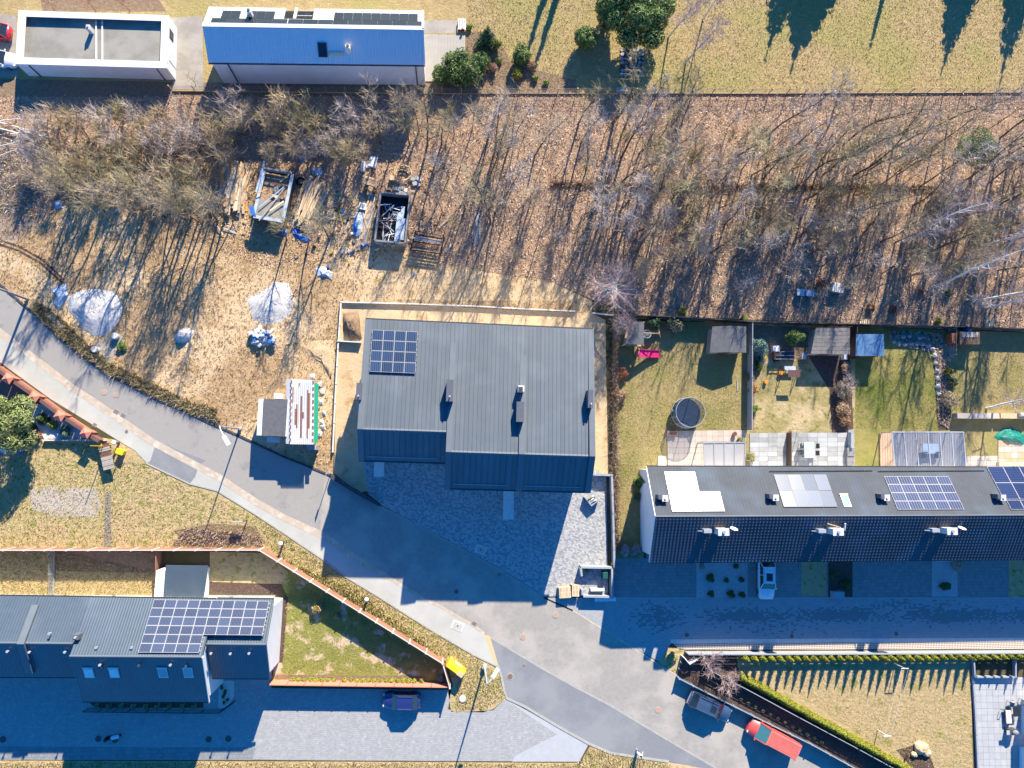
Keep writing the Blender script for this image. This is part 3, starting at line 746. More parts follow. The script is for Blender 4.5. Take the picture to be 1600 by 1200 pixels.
def solar(root, o, uu, vv, cells, w, h, glass, frame='pv_frame', gap=.025, lift=.10, jit=.0):
    """cells = [(col,row)...]; o = lower left corner on the roof, uu / vv unit vectors in the roof plane"""
    n = uu.cross(vv).normalized(); L = ORIG[root.name]
    rails = B(); rows = sorted({c[1] for c in cells})
    for r in rows:
        cs = [c[0] for c in cells if c[1] == r]
        for f in (.25, .75):
            p = o + vv * (r * (h + gap) + h * f) + uu * (min(cs) * (w + gap) - .06) + n * (lift * .5)
            q = o + vv * (r * (h + gap) + h * f) + uu * ((max(cs) + 1) * (w + gap) + .06) + n * (lift * .5)
            rails.beam(p, q, .05, lift * .8)
    arr = part(rails, 'solar_array', 'galv', root)
    rot = Matrix((uu, vv, n)).transposed()
    me = panel_mesh(w, h, glass, frame)
    for c, r in cells:
        p = bpy.data.objects.new('solar_panel', me); COL.objects.link(p); p.parent = arr
        e = rot.to_euler()
        if jit: e.x += rnd.uniform(-jit, jit); e.y += rnd.uniform(-jit, jit)
        p.rotation_euler = e
        p.location = o + uu * (c * (w + gap)) + vv * (r * (h + gap)) + n * lift - L
    return arr
def grid(nx, ny): return [(i, j) for j in range(ny) for i in range(nx)]
def walls_gable(b, F, u0, u1, vr, zr_e, vf, zf_e, zr, m=0, vridge=0.0, inset=.0):
    """walls of a gabled block, v from vf (front) to vr (rear), ridge at vridge"""
    pts = [(vf, 0), (vf, zf_e), (vridge, zr), (vr, zr_e), (vr, 0)]
    for uu in (u0, u1):
        b.face(*[F(uu, v, z) for v, z in (pts if uu == u0 else pts[::-1])], m=m)
    b.face(F(u0, vf, 0), F(u1, vf, 0), F(u1, vf, zf_e), F(u0, vf, zf_e), m=m)
    b.face(F(u1, vr, 0), F(u0, vr, 0), F(u0, vr, zr_e), F(u1, vr, zr_e), m=m)

def tiles(o, L, a, b_, slope_len, pitch, course, mat, parent, step=.05, wave=.022):
    """pressed tile sheet: real courses (each flatter than the slope) and waves; a = along ridge, b_ = down the slope"""
    nrm = a.cross(b_).normalized(); nrm = nrm if nrm.z > 0 else -nrm
    nu, nc = int(L / pitch * 6), int(slope_len / course); us = np.linspace(0, L, nu + 1)
    vs_, hs_ = [], []
    for j in range(nc):
        vs_ += [j * slope_len / nc, (j + 1) * slope_len / nc - .002]; hs_ += [.012, .012 + step]
    vs_, hs_ = np.array(vs_), np.array(hs_)
    w = wave * np.sin(us * 2 * math.pi / pitch)
    A, Bv, N_, O_ = (np.array(x) for x in (a, b_, nrm, o - ORIG[parent.name]))
    V = O_ + us[None, :, None] * A + vs_[:, None, None] * Bv + (hs_[:, None] + .004 + wave + w[None, :])[..., None] * N_
    k, m = V.shape[:2]; i0 = (np.arange(k - 1)[:, None] * m + np.arange(m - 1)[None, :]).ravel()
    F_ = np.stack([i0, i0 + m, i0 + m + 1, i0 + 1], 1)
    t = (V[1, 0] - V[0, 0]); q = np.cross(V[1, 0] - V[0, 0], V[1, 1] - V[0, 0])
    if q[2] < 0: F_ = F_[:, ::-1]
    o_ = bpy.data.objects.new('roof_tiles', np_mesh('roof_tiles', V.reshape(-1, 3), F_, mat)); COL.objects.link(o_); o_.parent = parent; o_['kind'] = 'stuff'
    return o_

# ---- the dark metal-roofed terrace in the middle
F = Frame((697, 706), (924, 713), 9.2)
ZR, ZL, ZREAR = 9.2, 9.0, 7.25
house = T('terraced_house', 'large new terraced house with dark grey seamed metal roof in the middle', 'house', F(3, 4, 0))
units = [(-9.15, 0.0, 2.05, ZL, -1.13, 6.9), (0.0, 7.6, 0.0, ZR, -3.8, 6.95), (7.6, 15.45, 0.0, ZR, -3.8, 6.95)]   # u0,u1,ridge v,ridge z,front v,front z
VREAR = 13.85
wb = B()
for u0, u1, vr, zr, vf, zf in units:
    a, b_ = u0 + (.25 if u0 < -1 else .02), u1 - (.35 if u1 > 15 else .02)
    walls_gable(wb, F, a, b_, VREAR - .3, ZREAR - .2, vf + .45, zf + .1, zr - .25, vridge=vr)
part(wb, 'wall', 'white_wall', house)
roofs = []
for k, (u0, u1, vr, zr, vf, zf) in enumerate(units):
    rb = B()
    rb.slab([F(u0, VREAR, ZREAR), F(u1, VREAR, ZREAR), F(u1, vr, zr), F(u0, vr, zr)], .22)
    rb.slab([F(u0, vr, zr), F(u1, vr, zr), F(u1, vf, zf), F(u0, vf, zf)], .22)
    roof = part(rb, 'roof', 'roof_cap', house)
    L = ORIG[house.name]
    for side, w in (('rear', .44), ('front', .62)):
        n = int(round((u1 - u0) / w)); w = (u1 - u0) / n
        va, za, vb, zb = (VREAR - .05, ZREAR + .01, vr + .03, zr + .005) if side == 'rear' else (vr - .05, zr - .01, vf + .05, zf + .02)
        d = Vector(F(0, vb, zb) - F(0, va, za)); nn = F.u.cross(d).normalized()
        if nn.z < 0: nn = -nn
        b = B()
        A = F(0, va, za) - F(0, 0, 0); Bq = F(0, vb, zb) - F(0, 0, 0)
        th = .03
        lift = nn * .012
        b.obox(A + lift, F.u * (w - .035), Bq - A, nn * th)
        b.obox(A + lift + F.u * (w - .032), F.u * .028, Bq - A, nn * (th + .045))
        me = None
        for i in range(n):
            off = F(u0 + i * w + .004, 0, 0) - L
            if me is None:
                o = mesh_obj('roof_panel', b.v, b.f, 'roof_grey', b.m); me = o.data
            else:
                o = bpy.data.objects.new('roof_panel', me); COL.objects.link(o)
            o.parent = roof; o.location = off
    rc = B(); rc.slab([F(u0, vr + .18, zr + .03), F(u1, vr + .18, zr + .03), F(u1, vr, zr + .09), F(u0, vr, zr + .09)], .05)
    rc.slab([F(u0, vr, zr + .09), F(u1, vr, zr + .09), F(u1, vr - .2, zr - .03), F(u0, vr - .2, zr - .03)], .05)
    part(rc, 'ridge_cap', 'roof_cap', roof)
    sg = B(); t = .12
    p = lambda uu: F(uu, lerp(vf, vr, t), lerp(zf, zr, t) + .14)
    sg.beam(p(u0 + (.9 if k else 1.0)), p(u1 - 1.0), .05, .05)
    for i in range(10): q = p(lerp(u0 + 1, u1 - 1, i / 9)); sg.beam(q, q - Vector((0, 0, .14)), .03, .03)
    part(sg, 'snow_guard', 'galv', roof)
    gt = B(); gt.beam(F(u0, vf - .08, zf - .06), F(u1, vf - .08, zf - .06), .16, .14); part(gt, 'gutter', 'dark_metal', roof)
    gt = B(); gt.beam(F(u0, VREAR + .08, ZREAR - .08), F(u1, VREAR + .08, ZREAR - .08), .16, .14); part(gt, 'gutter', 'dark_metal', roof)
# party wall copings
def coping(u, w, vtop, un, h):
    u0, u1, vr, zr, vf, zf = units[un]; b = B()
    zt = lerp(zr, ZREAR, (vtop - vr) / (VREAR - vr))
    for (va, za, ha), (vb, zb, hb) in (((vtop, zt, .06), (vr, zr, h)), ((vr, zr, h), (vf - .12, zf - .03, h))):
        v4 = [F(u - w / 2, va, za + ha), F(u + w / 2, va, za + ha), F(u + w / 2, vb, zb + hb), F(u - w / 2, vb, zb + hb)]
        dn = [x - Vector((0, 0, h + .3)) for x in v4]
        b.add(v4 + dn, [(0, 3, 2, 1), (0, 1, 5, 4), (1, 2, 6, 5), (2, 3, 7, 6), (3, 0, 4, 7)])
    return part(b, 'parapet', 'roof_cap', house)
coping(-8.85, .62, 13.85, 0, .16)
coping(.28, .60, 11.7, 1, .36)
coping(7.85, .68, 10.6, 2, .30)
coping(15.25, .62, 13.85, 2, .34)
def roof_box(px, py, z, w, l, h, name='chimney', m='roof_box', vent=True):
    c = P(px, py, z); b = B(); b.box(c - Vector((0, 0, 1.2)), (w, l, h + 1.2), F.rz)
    o = part(b, name, m, house)
    if vent:
        v = B(); v.tube([c + Vector((0, -l * .28, h)), c + Vector((0, -l * .28, h + .28))], .06, 8); v.cyl(c + Vector((0, -l * .28, h + .28)), .1, .07, 8)
        part(v, 'vent_pipe', 'galv', o)
    return o
roof_box(703, 611, 9.35, .72, 2.25, .65)
roof_box(812, 644, 9.1, .8, 2.1, .75, vent=False)
roof_box(813.5, 608, 8.85, .66, .66, .75, 'vent_shaft', 'concrete_white', vent=False)
b = B(); c = P(813.5, 608, 9.6); b.box(c, (.46, .46, .02), F.rz); part(b, 'vent_grille', 'dark_metal', house)
roof_box(921, 624, 8.95, .52, 1.9, .7)
roof_box(561.5, 612, 8.5, .55, 1.75, .45)
pl = B()
uu = F.u; zf_ = lambda v: lerp(ZL, ZREAR, (v - 2.05) / (VREAR - 2.05))
vv = (F(0, 12, zf_(12)) - F(0, 6, zf_(6))).normalized()
pa = P(577.5, 581, zf_(7.6) + .12)
solar(house, pa - Vector((0, 0, .12)), uu, vv, grid(4, 4), 1.17, 1.13, 'pv_blue', lift=.16)
# canopies over the two doors
for x0, y0, x1, y1 in ((585, 718, 600, 745), (787, 763, 803, 812)):
    b = B(); q = PP([(x0, y0), (x1, y0 + .5), (x1 - .5, y1), (x0 - 1, y1)], 2.75)
    b.slab(q, .18); cn = part(b, 'canopy', 'fence_white', house)
    b = B(); e = (q[3] + q[2]) / 2; b.obox(e - F.u * .35 + Vector((0, 0, -2.7)), F.u * .7, F.v * .6, (0, 0, 2.4)); part(b, 'canopy_pillar', 'white_wall', cn)
    b = B()
    for i in range(6):
        m_ = lerp(q[0], q[3], (i + .5) / 6); n_ = lerp(q[1], q[2], (i + .5) / 6); b.beam(m_ + Vector((0, 0, .01)), n_ + Vector((0, 0, .01)), .05, .03)
    part(b, 'canopy_rib', 'fence_white', cn)
# rear windows and front doors, seen from the side
for k in range(6):
    for z0 in (.9, 4.0):
        u = -8.4 + k * 4.0; b = B(); b.obox(F(u, VREAR - .32, z0), F.u * 1.6, F.v * .06, (0, 0, 1.5)); w_ = part(b, 'window', 'anthracite', house)
        b = B(); b.obox(F(u + .1, VREAR - .27, z0 + .1), F.u * 1.4, F.v * .03, (0, 0, 1.3)); part(b, 'pane', 'glass_dark', w_)

# ---- the tiled row on the right with white gable
F2 = Frame((1022, 807), (1600, 805), 8.35)
Z2, ZE2, ZF2, VE2, VF2 = 8.35, 5.15, 5.80, 5.18, -5.1
U20, U21 = .15, 62.0
row = T('row_house', 'long row house with grey tiled roof, white gable and solar panels on the right', 'house', F2(20, 0, 0))
b = B(); walls_gable(b, F2, U20 + .55, U21, VE2 - .35, ZE2 - .05, VF2 + .5, ZF2 + .05, Z2 - .3); part(b, 'wall', 'white_wall', row)
sr = (F2(0, 0, Z2) - F2(0, VE2, ZE2)).normalized(); sf = (F2(0, VF2, ZF2) - F2(0, 0, Z2)).normalized()
b = B(); b.slab([F2(U20, VE2, ZE2), F2(U21, VE2, ZE2), F2(U21, 0, Z2), F2(U20, 0, Z2)], .2); rr = part(b, 'roof', 'tile_row', row, uv=(F2(0, 0, Z2), F2.u, sr), label='sunlit grey tiled roof slope')
b = B(); b.slab([F2(U20, 0, Z2), F2(U21, 0, Z2), F2(U21, VF2, ZF2), F2(U20, VF2, ZF2)], .2); rf = part(b, 'roof', 'tile_row', row, uv=(F2(0, 0, Z2), F2.u, sf), label='shaded grey tiled roof slope')
tiles(F2(U20, 0, Z2), U21 - U20, F2.u, -sr, (F2(0, 0, Z2) - F2(0, VE2, ZE2)).length, .38, .36, 'tile_row', rr, step=.02, wave=.012)
tiles(F2(U20, 0, Z2), U21 - U20, F2.u, sf, (F2(0, 0, Z2) - F2(0, VF2, ZF2)).length, .38, .36, 'tile_row', rf, step=.06, wave=.022)
b = B(); b.tube([F2(U20, 0, Z2 + .01), F2(U21, 0, Z2 + .01)], .085, 8); part(b, 'ridge_cap', 'roof_cap', rr)
b = B(); b.beam(F2(U20, VE2 + .08, ZE2 - .1), F2(U21, VE2 + .08, ZE2 - .1), .15, .13); part(b, 'gutter', 'dark_metal', rr)
b = B(); b.beam(F2(U20, VF2 - .08, ZF2 - .1), F2(U21, VF2 - .08, ZF2 - .1), .15, .13); part(b, 'gutter', 'dark_metal', rf)
b = B(); b.beam(F2(U20 - .03, VE2, ZE2 - .08), F2(U20 - .03, 0, Z2 - .08), .06, .26); part(b, 'verge_board', 'white_metal', rr)
b = B(); b.beam(F2(U20 - .03, 0, Z2 - .08), F2(U20 - .03, VF2, ZF2 - .08), .06, .26); part(b, 'verge_board', 'white_metal', rf)
def on_rear(px, py, lift=0.0):
    """point of the rear slope under that sight line"""
    n = F2.u.cross(-sr).normalized(); n = n if n.z > 0 else -n
    o = F2(0, 0, Z2); d = CAM_R @ Vector(((px - 800) / FPX, -(py - 600) / FPX, -1)); c = Vector((0, 0, CAM_H))
    return c + d * ((o - c).dot(n) / d.dot(n)), n
def on_front(px, py):
    n = F2.u.cross(sf).normalized(); n = n if n.z > 0 else -n
    o = F2(0, 0, Z2); d = CAM_R @ Vector(((px - 800) / FPX, -(py - 600) / FPX, -1)); c = Vector((0, 0, CAM_H))
    return c + d * ((o - c).dot(n) / d.dot(n)), n
ur = -sr
def row_solar(px, py, cells, x1, y1, nx, ny, glass, frame='pv_frame', jit=0.0):
    o, n = on_rear(px, py); e, _ = on_rear(x1, y1)
    W = (e - o).dot(F2.u); H = (e - o).dot(ur)
    return solar(row, o, F2.u, ur, cells, W / nx - .025, H / ny - .025, glass, frame, lift=.11, jit=jit)
row_solar(1050, 800, grid(5, 1) + [(i, 1) for i in range(3)], 1117, 738, 5, 2, "pv_glossy", "pv_frame")
row_solar(1224, 793, grid(4, 2), 1290, 742, 4, 2, 'pv_silver', 'pv_frame_dark', jit=.02)
row_solar(1402, 797, grid(5, 4), 1481, 745, 5, 4, 'pv_row')
row_solar(1567, 781, grid(4, 2), 1640, 730, 4, 2, 'pv_navy')
row_solar(1579, 797, grid(4, 1), 1655, 782, 4, 1, 'pv_navy')
# snow rail, roof window, chimneys, dishes
b = B()
for xa, xb in ((1202, 1362), (1372, 1536)):
    p, n = on_rear(xa, 737); q, _ = on_rear(xb, 736); b.beam(p + n * .13, q + n * .13, .07, .06)
    for i in range(14): s = lerp(p, q, i / 13); b.beam(s, s + n * .16, .12, .05)
part(b, 'snow_guard', 'dark_metal', rr)
p, n = on_rear(1321, 783); b = B(); b.obox(p - F2.u * .42 - ur * .75, F2.u * .84, ur * 1.5, n * .12); sk = part(b, 'roof_window', 'galv', row)
b = B(); b.obox(p - F2.u * .34 - ur * .67 + n * .12, F2.u * .68, ur * 1.34, n * .01); part(b, 'pane', 'clear_sheet', sk)
b = B(); b.obox(p - F2.u * .5 + ur * .72, F2.u * 1.0, ur * .14, n * .16); part(b, 'flashing', 'timber_pale', sk)
def rear_chimney(px, py):
    p, n = on_rear(px, py); b = B(); b.box(p - Vector((0, 0, .5)), (.55, .55, 1.25)); c = part(b, 'chimney', 'cream_wall', row)
    b = B(); b.box(p + Vector((0, 0, .75)), (.66, .66, .08)); b.cyl(p + Vector((0, 0, .83)), .12, .1, 10, 0); part(b, 'chimney_cap', 'concrete_white', c)
    b = B(); b.box(p + Vector((-.55, .15, -.4)), (.42, .5, 1.35)); part(b, 'flue_box', 'roof_box', c)
for q in ((1036, 778), (1207, 777), (1379, 777), (1559, 777)): rear_chimney(*q)
def front_chimney(px, py, dish):
    p, n = on_front(px, py); h = 1.35
    b = B(); b.box(p - Vector((0, 0, .7)), (1.05, .65, h + .7)); c = part(b, 'chimney', 'cream_wall', row)
    b = B(); b.box(p + Vector((0, 0, h)), (1.2, .78, .09)); part(b, 'chimney_cap', 'concrete_white', c)
    b = B(); b.cyl(p + Vector((0, 0, h + .09)), .17, .16, 12); part(b, 'chimney_pot', 'fence_grey', c)
    b = B(); b.box(p + Vector((-1.55, .05, -.5)), (.85, .4, 1.5)); part(b, 'vent_box', 'fence_grey', c)
    b = B(); b.box(p + Vector((-1.0, 1.7, .3)), (.55, .8, .12)); part(b, 'roof_hatch', 'fence_grey', c)
    b = B(); b.tube([p + Vector((-2.4, 0, .3)), p + Vector((-1.9, 0, .75))], .05, 6); part(b, 'vent_pipe', 'galv', c)
    if dish:
        b = B(); e = p + Vector((.85, .35, h + .15)); b.tube([p + Vector((.5, .2, h - .3)), e], .03, 6)
        b.tube([e, e + Vector((.1, .75, .25))], .02, 5); part(b, 'aerial_arm', 'galv', c)
        b = B(); ax = Vector((.15, .8, .35)).normalized(); a1 = ax.cross(Vector((0, 0, 1))).normalized(); a2 = ax.cross(a1); k = 14
        vs = [e + Vector((.25, 0, 0)) - ax * .08] + [e + Vector((.25, 0, 0)) + (a1 * math.cos(2 * math.pi * i / k) + a2 * math.sin(2 * math.pi * i / k)) * .42 for i in range(k)]
        b.add(vs, [(0, 1 + i, 1 + (i + 1) % k) for i in range(k)]); part(b, 'satellite_dish', 'plastic_white', c)
    else:
        b = B(); e = p + Vector((.75, .9, h + .2)); b.tube([p + Vector((.4, 0, h - .2)), p + Vector((.75, .2, h)), e], .09, 6); part(b, 'aerial_arm', 'plastic_white', c)
        b = B(); b.beam(p + Vector((-1.1, .9, h - .1)), p + Vector((.4, .45, h - .1)), .06, .06); part(b, 'aerial_rod', 'timber_pale', c)
front_chimney(1123, 829, True); front_chimney(1299, 829, False); front_chimney(1474, 828, True)
# front doors and windows of the row (under the eaves)
for k in range(9):
    u = 3 + k * 6.1; b = B(); b.obox(F2(u, VF2 + .44, .1), F2.u * 1.0, F2.v * .08, (0, 0, 2.1)); d = part(b, 'door', 'anthracite', row)
    b = B(); b.obox(F2(u + 2, VF2 + .44, 1.0), F2.u * 1.8, F2.v * .08, (0, 0, 1.4)); w_ = part(b, 'window', 'white_metal', row)
    b = B(); b.obox(F2(u + 2.1, VF2 + .41, 1.1), F2.u * 1.6, F2.v * .03, (0, 0, 1.2)); part(b, 'pane', 'glass_dark', w_)

# ---- the blue-shaded metal house at the top
F3 = Frame((316, 38.5), (662, 44), 7.0)
blue = T('metal_house', 'long house with pale trapezoidal metal roof and black solar panels at the top', 'house', F3(12, 0, 0))
ZE3, VE3, ZF3, VF3, L3 = 5.0, 3.42, 5.0, -3.2, F3.len
b = B(); walls_gable(b, F3, .15, L3 - .15, VE3 - .3, ZE3 - .05, VF3 + .3, ZF3 - .05, 6.8); part(b, 'wall', 'white_wall', blue)
s3 = (F3(0, 0, 7) - F3(0, VE3, ZE3)).normalized(); s3f = (F3(0, VF3, ZF3) - F3(0, 0, 7)).normalized()
ua, ub = 9.9 * .985, 11.65                                            # the notch of the roof terrace
b = B()
for a, c in ((0, 8.55), (11.75, L3)): b.slab([F3(a, VE3, ZE3), F3(c, VE3, ZE3), F3(c, 0, 7), F3(a, 0, 7)], .12)
b.slab([F3(8.55, 1.35, 7 - 1.35 * 2 / 3.42), F3(11.75, 1.35, 7 - 1.35 * 2 / 3.42), F3(11.75, 0, 7), F3(8.55, 0, 7)], .12)
part(b, 'roof', 'trapezoid_white', blue, uv=(F3(0, 0, 7), F3.u, s3), label='sunlit white metal roof slope')
b = B(); b.slab([F3(0, 0, 7), F3(L3, 0, 7), F3(L3, VF3, ZF3), F3(0, VF3, ZF3)], .12); r3 = part(b, 'roof', 'trapezoid_white', blue, uv=(F3(0, 0, 7), F3.u, s3f), label='shaded metal roof slope that looks blue')
b = B(); b.obox(F3(0, -.22, 7.0), F3.u * L3, F3.v * .44, (0, 0, .06)); b.obox(F3(L3 - .18, VE3, ZE3 + .03), F3.u * .2, F3(0, 0, 7.06) - F3(0, VE3, ZE3 + .03), (0, 0, .07)); b.obox(F3(L3 - .18, VF3, ZF3 + .03), F3.u * .2, F3(0, 0, 7.06) - F3(0, VF3, ZF3 + .03), (0, 0, .07)); part(b, 'ridge_cap', 'white_metal', r3)
b = B(); b.beam(F3(0, VF3 - .07, ZF3 - .1), F3(L3, VF3 - .07, ZF3 - .1), .14, .12); part(b, 'gutter', 'dark_metal', r3)
for u in (1.9, L3 - 1.1):
    b = B(); b.beam(F3(u, VF3 + .2, 0), F3(u, VF3 + .2, ZF3 - .1), .1, .1); part(b, 'downpipe', 'dark_metal', blue)
b = B()
for z in (6.0, 5.45): b.beam(F3(10.0, 1.9 if z > 5.7 else 2.9, z), F3(11.7, 1.9 if z > 5.7 else 2.9, z), .05, .05)
b.beam(F3(9.75, 1.4, 6.2), F3(9.75, VE3, ZE3 + .05), .3, .12); part(b, 'terrace_railing', 'white_metal', blue)
v3 = (F3(0, VE3, ZE3) - F3(0, 0, 7)).normalized(); v3 = -s3
o3 = F3(0, 0, 7)
def s3p(u, d): return o3 + F3.u * u + v3 * d
solar(blue, s3p(.85, .35), F3.u, v3, [(i, 0) for i in range(5)], 1.62, .98, 'pv_black', 'pv_frame_dark', lift=.06)
solar(blue, s3p(1.75, 1.4), F3.u, v3, [(0, 0), (1, 0)], .98, 1.62, 'pv_black', 'pv_frame_dark', lift=.06)
solar(blue, s3p(4.5, 1.4), F3.u, v3, [(0, 0), (1, 0), (2, 0)], .98, 1.62, 'pv_black', 'pv_frame_dark', lift=.06)
solar(blue, s3p(9.15, .35), F3.u, v3, [(i, 0) for i in range(9)], 1.62, .98, 'pv_black', 'pv_frame_dark', lift=.06)
solar(blue, s3p(14.1, 1.4), F3.u, v3, [(i, 0) for i in range(9)], 1.02, 1.62, 'pv_black', 'pv_frame_dark', lift=.06)
n3 = F3.u.cross(-s3f).normalized(); n3 = n3 if n3.z > 0 else -n3
def on_blue(px, py):
    o = F3(0, 0, 7); d = CAM_R @ Vector(((px - 800) / FPX, -(py - 600) / FPX, -1)); c = Vector((0, 0, CAM_H))
    return c + d * ((o - c).dot(n3) / d.dot(n3))
c = on_blue(504, 78); b = B(); b.obox(c - F3.u * .5 - s3f * .75, F3.u * 1.0, s3f * 1.5, n3 * .1); w_ = part(b, 'roof_window', 'dark_metal', blue)
b = B(); b.obox(c - F3.u * .4 - s3f * .65 + n3 * .1, F3.u * .8, s3f * 1.3, n3 * .01); part(b, 'pane', 'glass_dark', w_)
c = on_blue(525, 83); b = B(); b.obox(c - F3.u * .85 - s3f * .1, F3.u * 1.7, s3f * .35, n3 * .12); part(b, 'roof_step', 'timber_pale', blue)
c = on_blue(545, 79); b = B(); b.box(c - Vector((0, 0, .4)), (.5, .5, 1.3)); ch = part(b, 'chimney', 'cream_wall', blue)
b = B(); b.cyl(c + Vector((0, 0, .9)), .16, .15, 10); part(b, 'chimney_pot', 'iron_dark', ch)
c = o3 + F3.u * 5.0 + v3 * 1.9; b = B(); b.box(c, (.45, .45, 1.2)); ch = part(b, 'chimney', 'cream_wall', blue); b = B(); b.cyl(c + Vector((0, 0, 1.2)), .16, .12, 10); part(b, 'chimney_pot', 'iron_dark', ch)

# ---- the white flat-roofed garage
F4 = Frame((25, 100), (261, 106.5), 2.55)
gar = T('garage', 'white flat-roofed double garage with grey felt roof in the top left corner', 'garage', F4(9, 3, 0))
L4 = F4.len; W4 = (P(261, 24, 2.55) - P(261, 106.5, 2.55)).length
b = B()
for a, c, d, e in ((0, 0, L4, .12), (0, W4 - .12, L4, .12), (0, .12, .12, W4 - .24), (L4 - .12, .12, .12, W4 - .24)): b.obox(F4(a, c, 0), F4.u * d, F4.v * e, (0, 0, 2.5))
part(b, 'wall', 'white_wall', gar)
b = B(); b.obox(F4(.12, .12, 1.9), F4.u * (L4 - .24), F4.v * (W4 - .24), (0, 0, .15)); part(b, 'roof', 'felt', gar)
cw = .8
for a, c, d, e in ((0, 0, L4, cw), (0, W4 - cw * .9, L4, cw * .9), (0, cw + .002, cw, W4 - 1.9 * cw - .004), (L4 - cw, cw + .002, cw, W4 - 1.9 * cw - .004)):
    b = B(); b.obox(F4(a - (.06 if a == 0 else 0), c, 2.5), F4.u * (d + .06), F4.v * e, (0, 0, .07)); part(b, 'parapet_cap', 'lilac_cap', gar)
for px in (151, 160.5):
    q = P(px, 95, 2.05); p = P(px, 33, 2.05); b = B(); b.beam(q + Vector((0, 0, .08)), p + Vector((0, 0, .08)), .12, .16); part(b, 'roof_divider', 'white_metal', gar)
c = P(144, 50, 2.05); b = B(); b.box(c, (.4, .55, 1.0)); v_ = part(b, 'chimney', 'concrete_white', gar); b = B(); b.cyl(c + Vector((0, 0, 1.0)), .13, .2, 10); part(b, 'chimney_pot', 'galv', v_)
b = B(); b.obox(F4(L4 - .01, W4 * .62, 1.1), F4.u * .05, F4.v * 1.1, (0, 0, 1.1)); w_ = part(b, 'window', 'dark_metal', gar); b = B(); b.obox(F4(L4 + .04, W4 * .62 + .08, 1.18), F4.u * .02, F4.v * .94, (0, 0, .94)); part(b, 'pane', 'glass_dark', w_)
b = B(); b.obox(F4(L4 - .01, W4 * .2, .02), F4.u * .05, F4.v * 1.9, (0, 0, 2.0)); part(b, 'door', 'white_metal', gar)
for u in (1.3, L4 - 1.2):
    b = B(); b.beam(F4(u, -.06, 0), F4(u, -.06, 2.4), .09, .09); part(b, 'downpipe', 'dark_metal', gar)

# ---- the tiled house at the lower left
F5 = Frame((109, 1025), (315, 1026.5), 8.3)
left = T('tiled_house', 'terraced house with dark tiled roof and large solar field at the lower left', 'house', F5(6, 0, 0))
ZS = 7.15                                                            # ridge of the lower side parts
def blk(u0, u1, vr, zr, vf, zf, vre, zre, end_l=False, end_r=False):
    b = B(); walls_gable(b, F5, u0 + .2, u1 - .2, vre - .8, zre - .1, vf + .4, zf - .05, zr - .3, vridge=vr); part(b, 'wall', 'white_wall', left)
    s1 = (F5(0, vr, zr) - F5(0, vre, zre)).normalized(); s2 = (F5(0, vf, zf) - F5(0, vr, zr)).normalized()
    b = B(); b.slab([F5(u0, vre, zre), F5(u1, vre, zre), F5(u1, vr, zr), F5(u0, vr, zr)], .2); a = part(b, 'roof', 'tile_left', left, uv=(F5(0, 0, 0), F5.u, s1), label='sunlit grey tiled roof slope')
    b = B(); b.slab([F5(u0, vr, zr), F5(u1, vr, zr), F5(u1, vf, zf), F5(u0, vf, zf)], .2); c = part(b, 'roof', 'tile_left', left, uv=(F5(0, 0, 0), F5.u, s2), label='shaded dark tiled roof slope')
    tiles(F5(u0, vr, zr), u1 - u0, F5.u, -s1, (F5(0, vr, zr) - F5(0, vre, zre)).length, .27, .36, 'tile_left', a, step=.02, wave=.009); tiles(F5(u0, vr, zr), u1 - u0, F5.u, s2, (F5(0, vr, zr) - F5(0, vf, zf)).length, .27, .36, 'tile_left', c, step=.014, wave=.012)
    b = B(); b.tube([F5(u0, vr, zr + .04), F5(u1, vr, zr + .02)], .11, 8); part(b, 'ridge_cap', 'roof_cap', a)
    b = B(); b.beam(F5(u0, vf - .07, zf - .1), F5(u1, vf - .07, zf - .1), .14, .12); part(b, 'gutter', 'dark_metal', c)
    b = B(); b.beam(F5(u0, vre + .07, zre - .1), F5(u1, vre + .07, zre - .1), .14, .12); part(b, 'gutter', 'dark_metal', a)
    return s1, s2
VS = (P(370, 1006.5, ZS) - F5.o).dot(F5.v); VSL = (P(70, 1005, ZS) - F5.o).dot(F5.v)
s1, s2 = blk(0, 12.5, 0.0, 8.3, -5.35, 4.95, 4.95, 5.15)
ex = (P(412, 1007, ZS) - F5.o).dot(F5.u)
blk(12.5, ex + .25, VS, ZS, VS - 4.05, 4.7, 4.95, 4.95 + .02)
blk(-5.1, 0.0, VSL, ZS, VSL - 3.95, 4.7, 4.93, 4.95 + .02)
blk(-16.0, -5.1, VSL, ZS, VSL - 3.95, 4.7, 4.93, 4.95 + .02)
ur5 = -s1
n5 = F5.u.cross(ur5).normalized(); n5 = n5 if n5.z > 0 else -n5
def on5(px, py, n=None, o=None):
    n = n or n5; o = o or F5(0, 0, 8.3); d = CAM_R @ Vector(((px - 800) / FPX, -(py - 600) / FPX, -1)); c = Vector((0, 0, CAM_H))
    return c + d * ((o - c).dot(n) / d.dot(n))
o5 = on5(217, 1020.5); e5 = on5(410, 940); w5 = (on5(312, 1020.5) - o5).length / 5
h5 = (e5 - o5).dot(ur5) / 6
solar(left, o5, F5.u, ur5, [(i, j) for j in range(2) for i in range(5)] + [(i, j) for j in range(2, 6) for i in range(10)], w5 - .02, h5 - .02, 'pv_left', lift=.2, gap=.02)
nf5 = F5.u.cross(s2).normalized(); nf5 = nf5 if nf5.z > 0 else -nf5
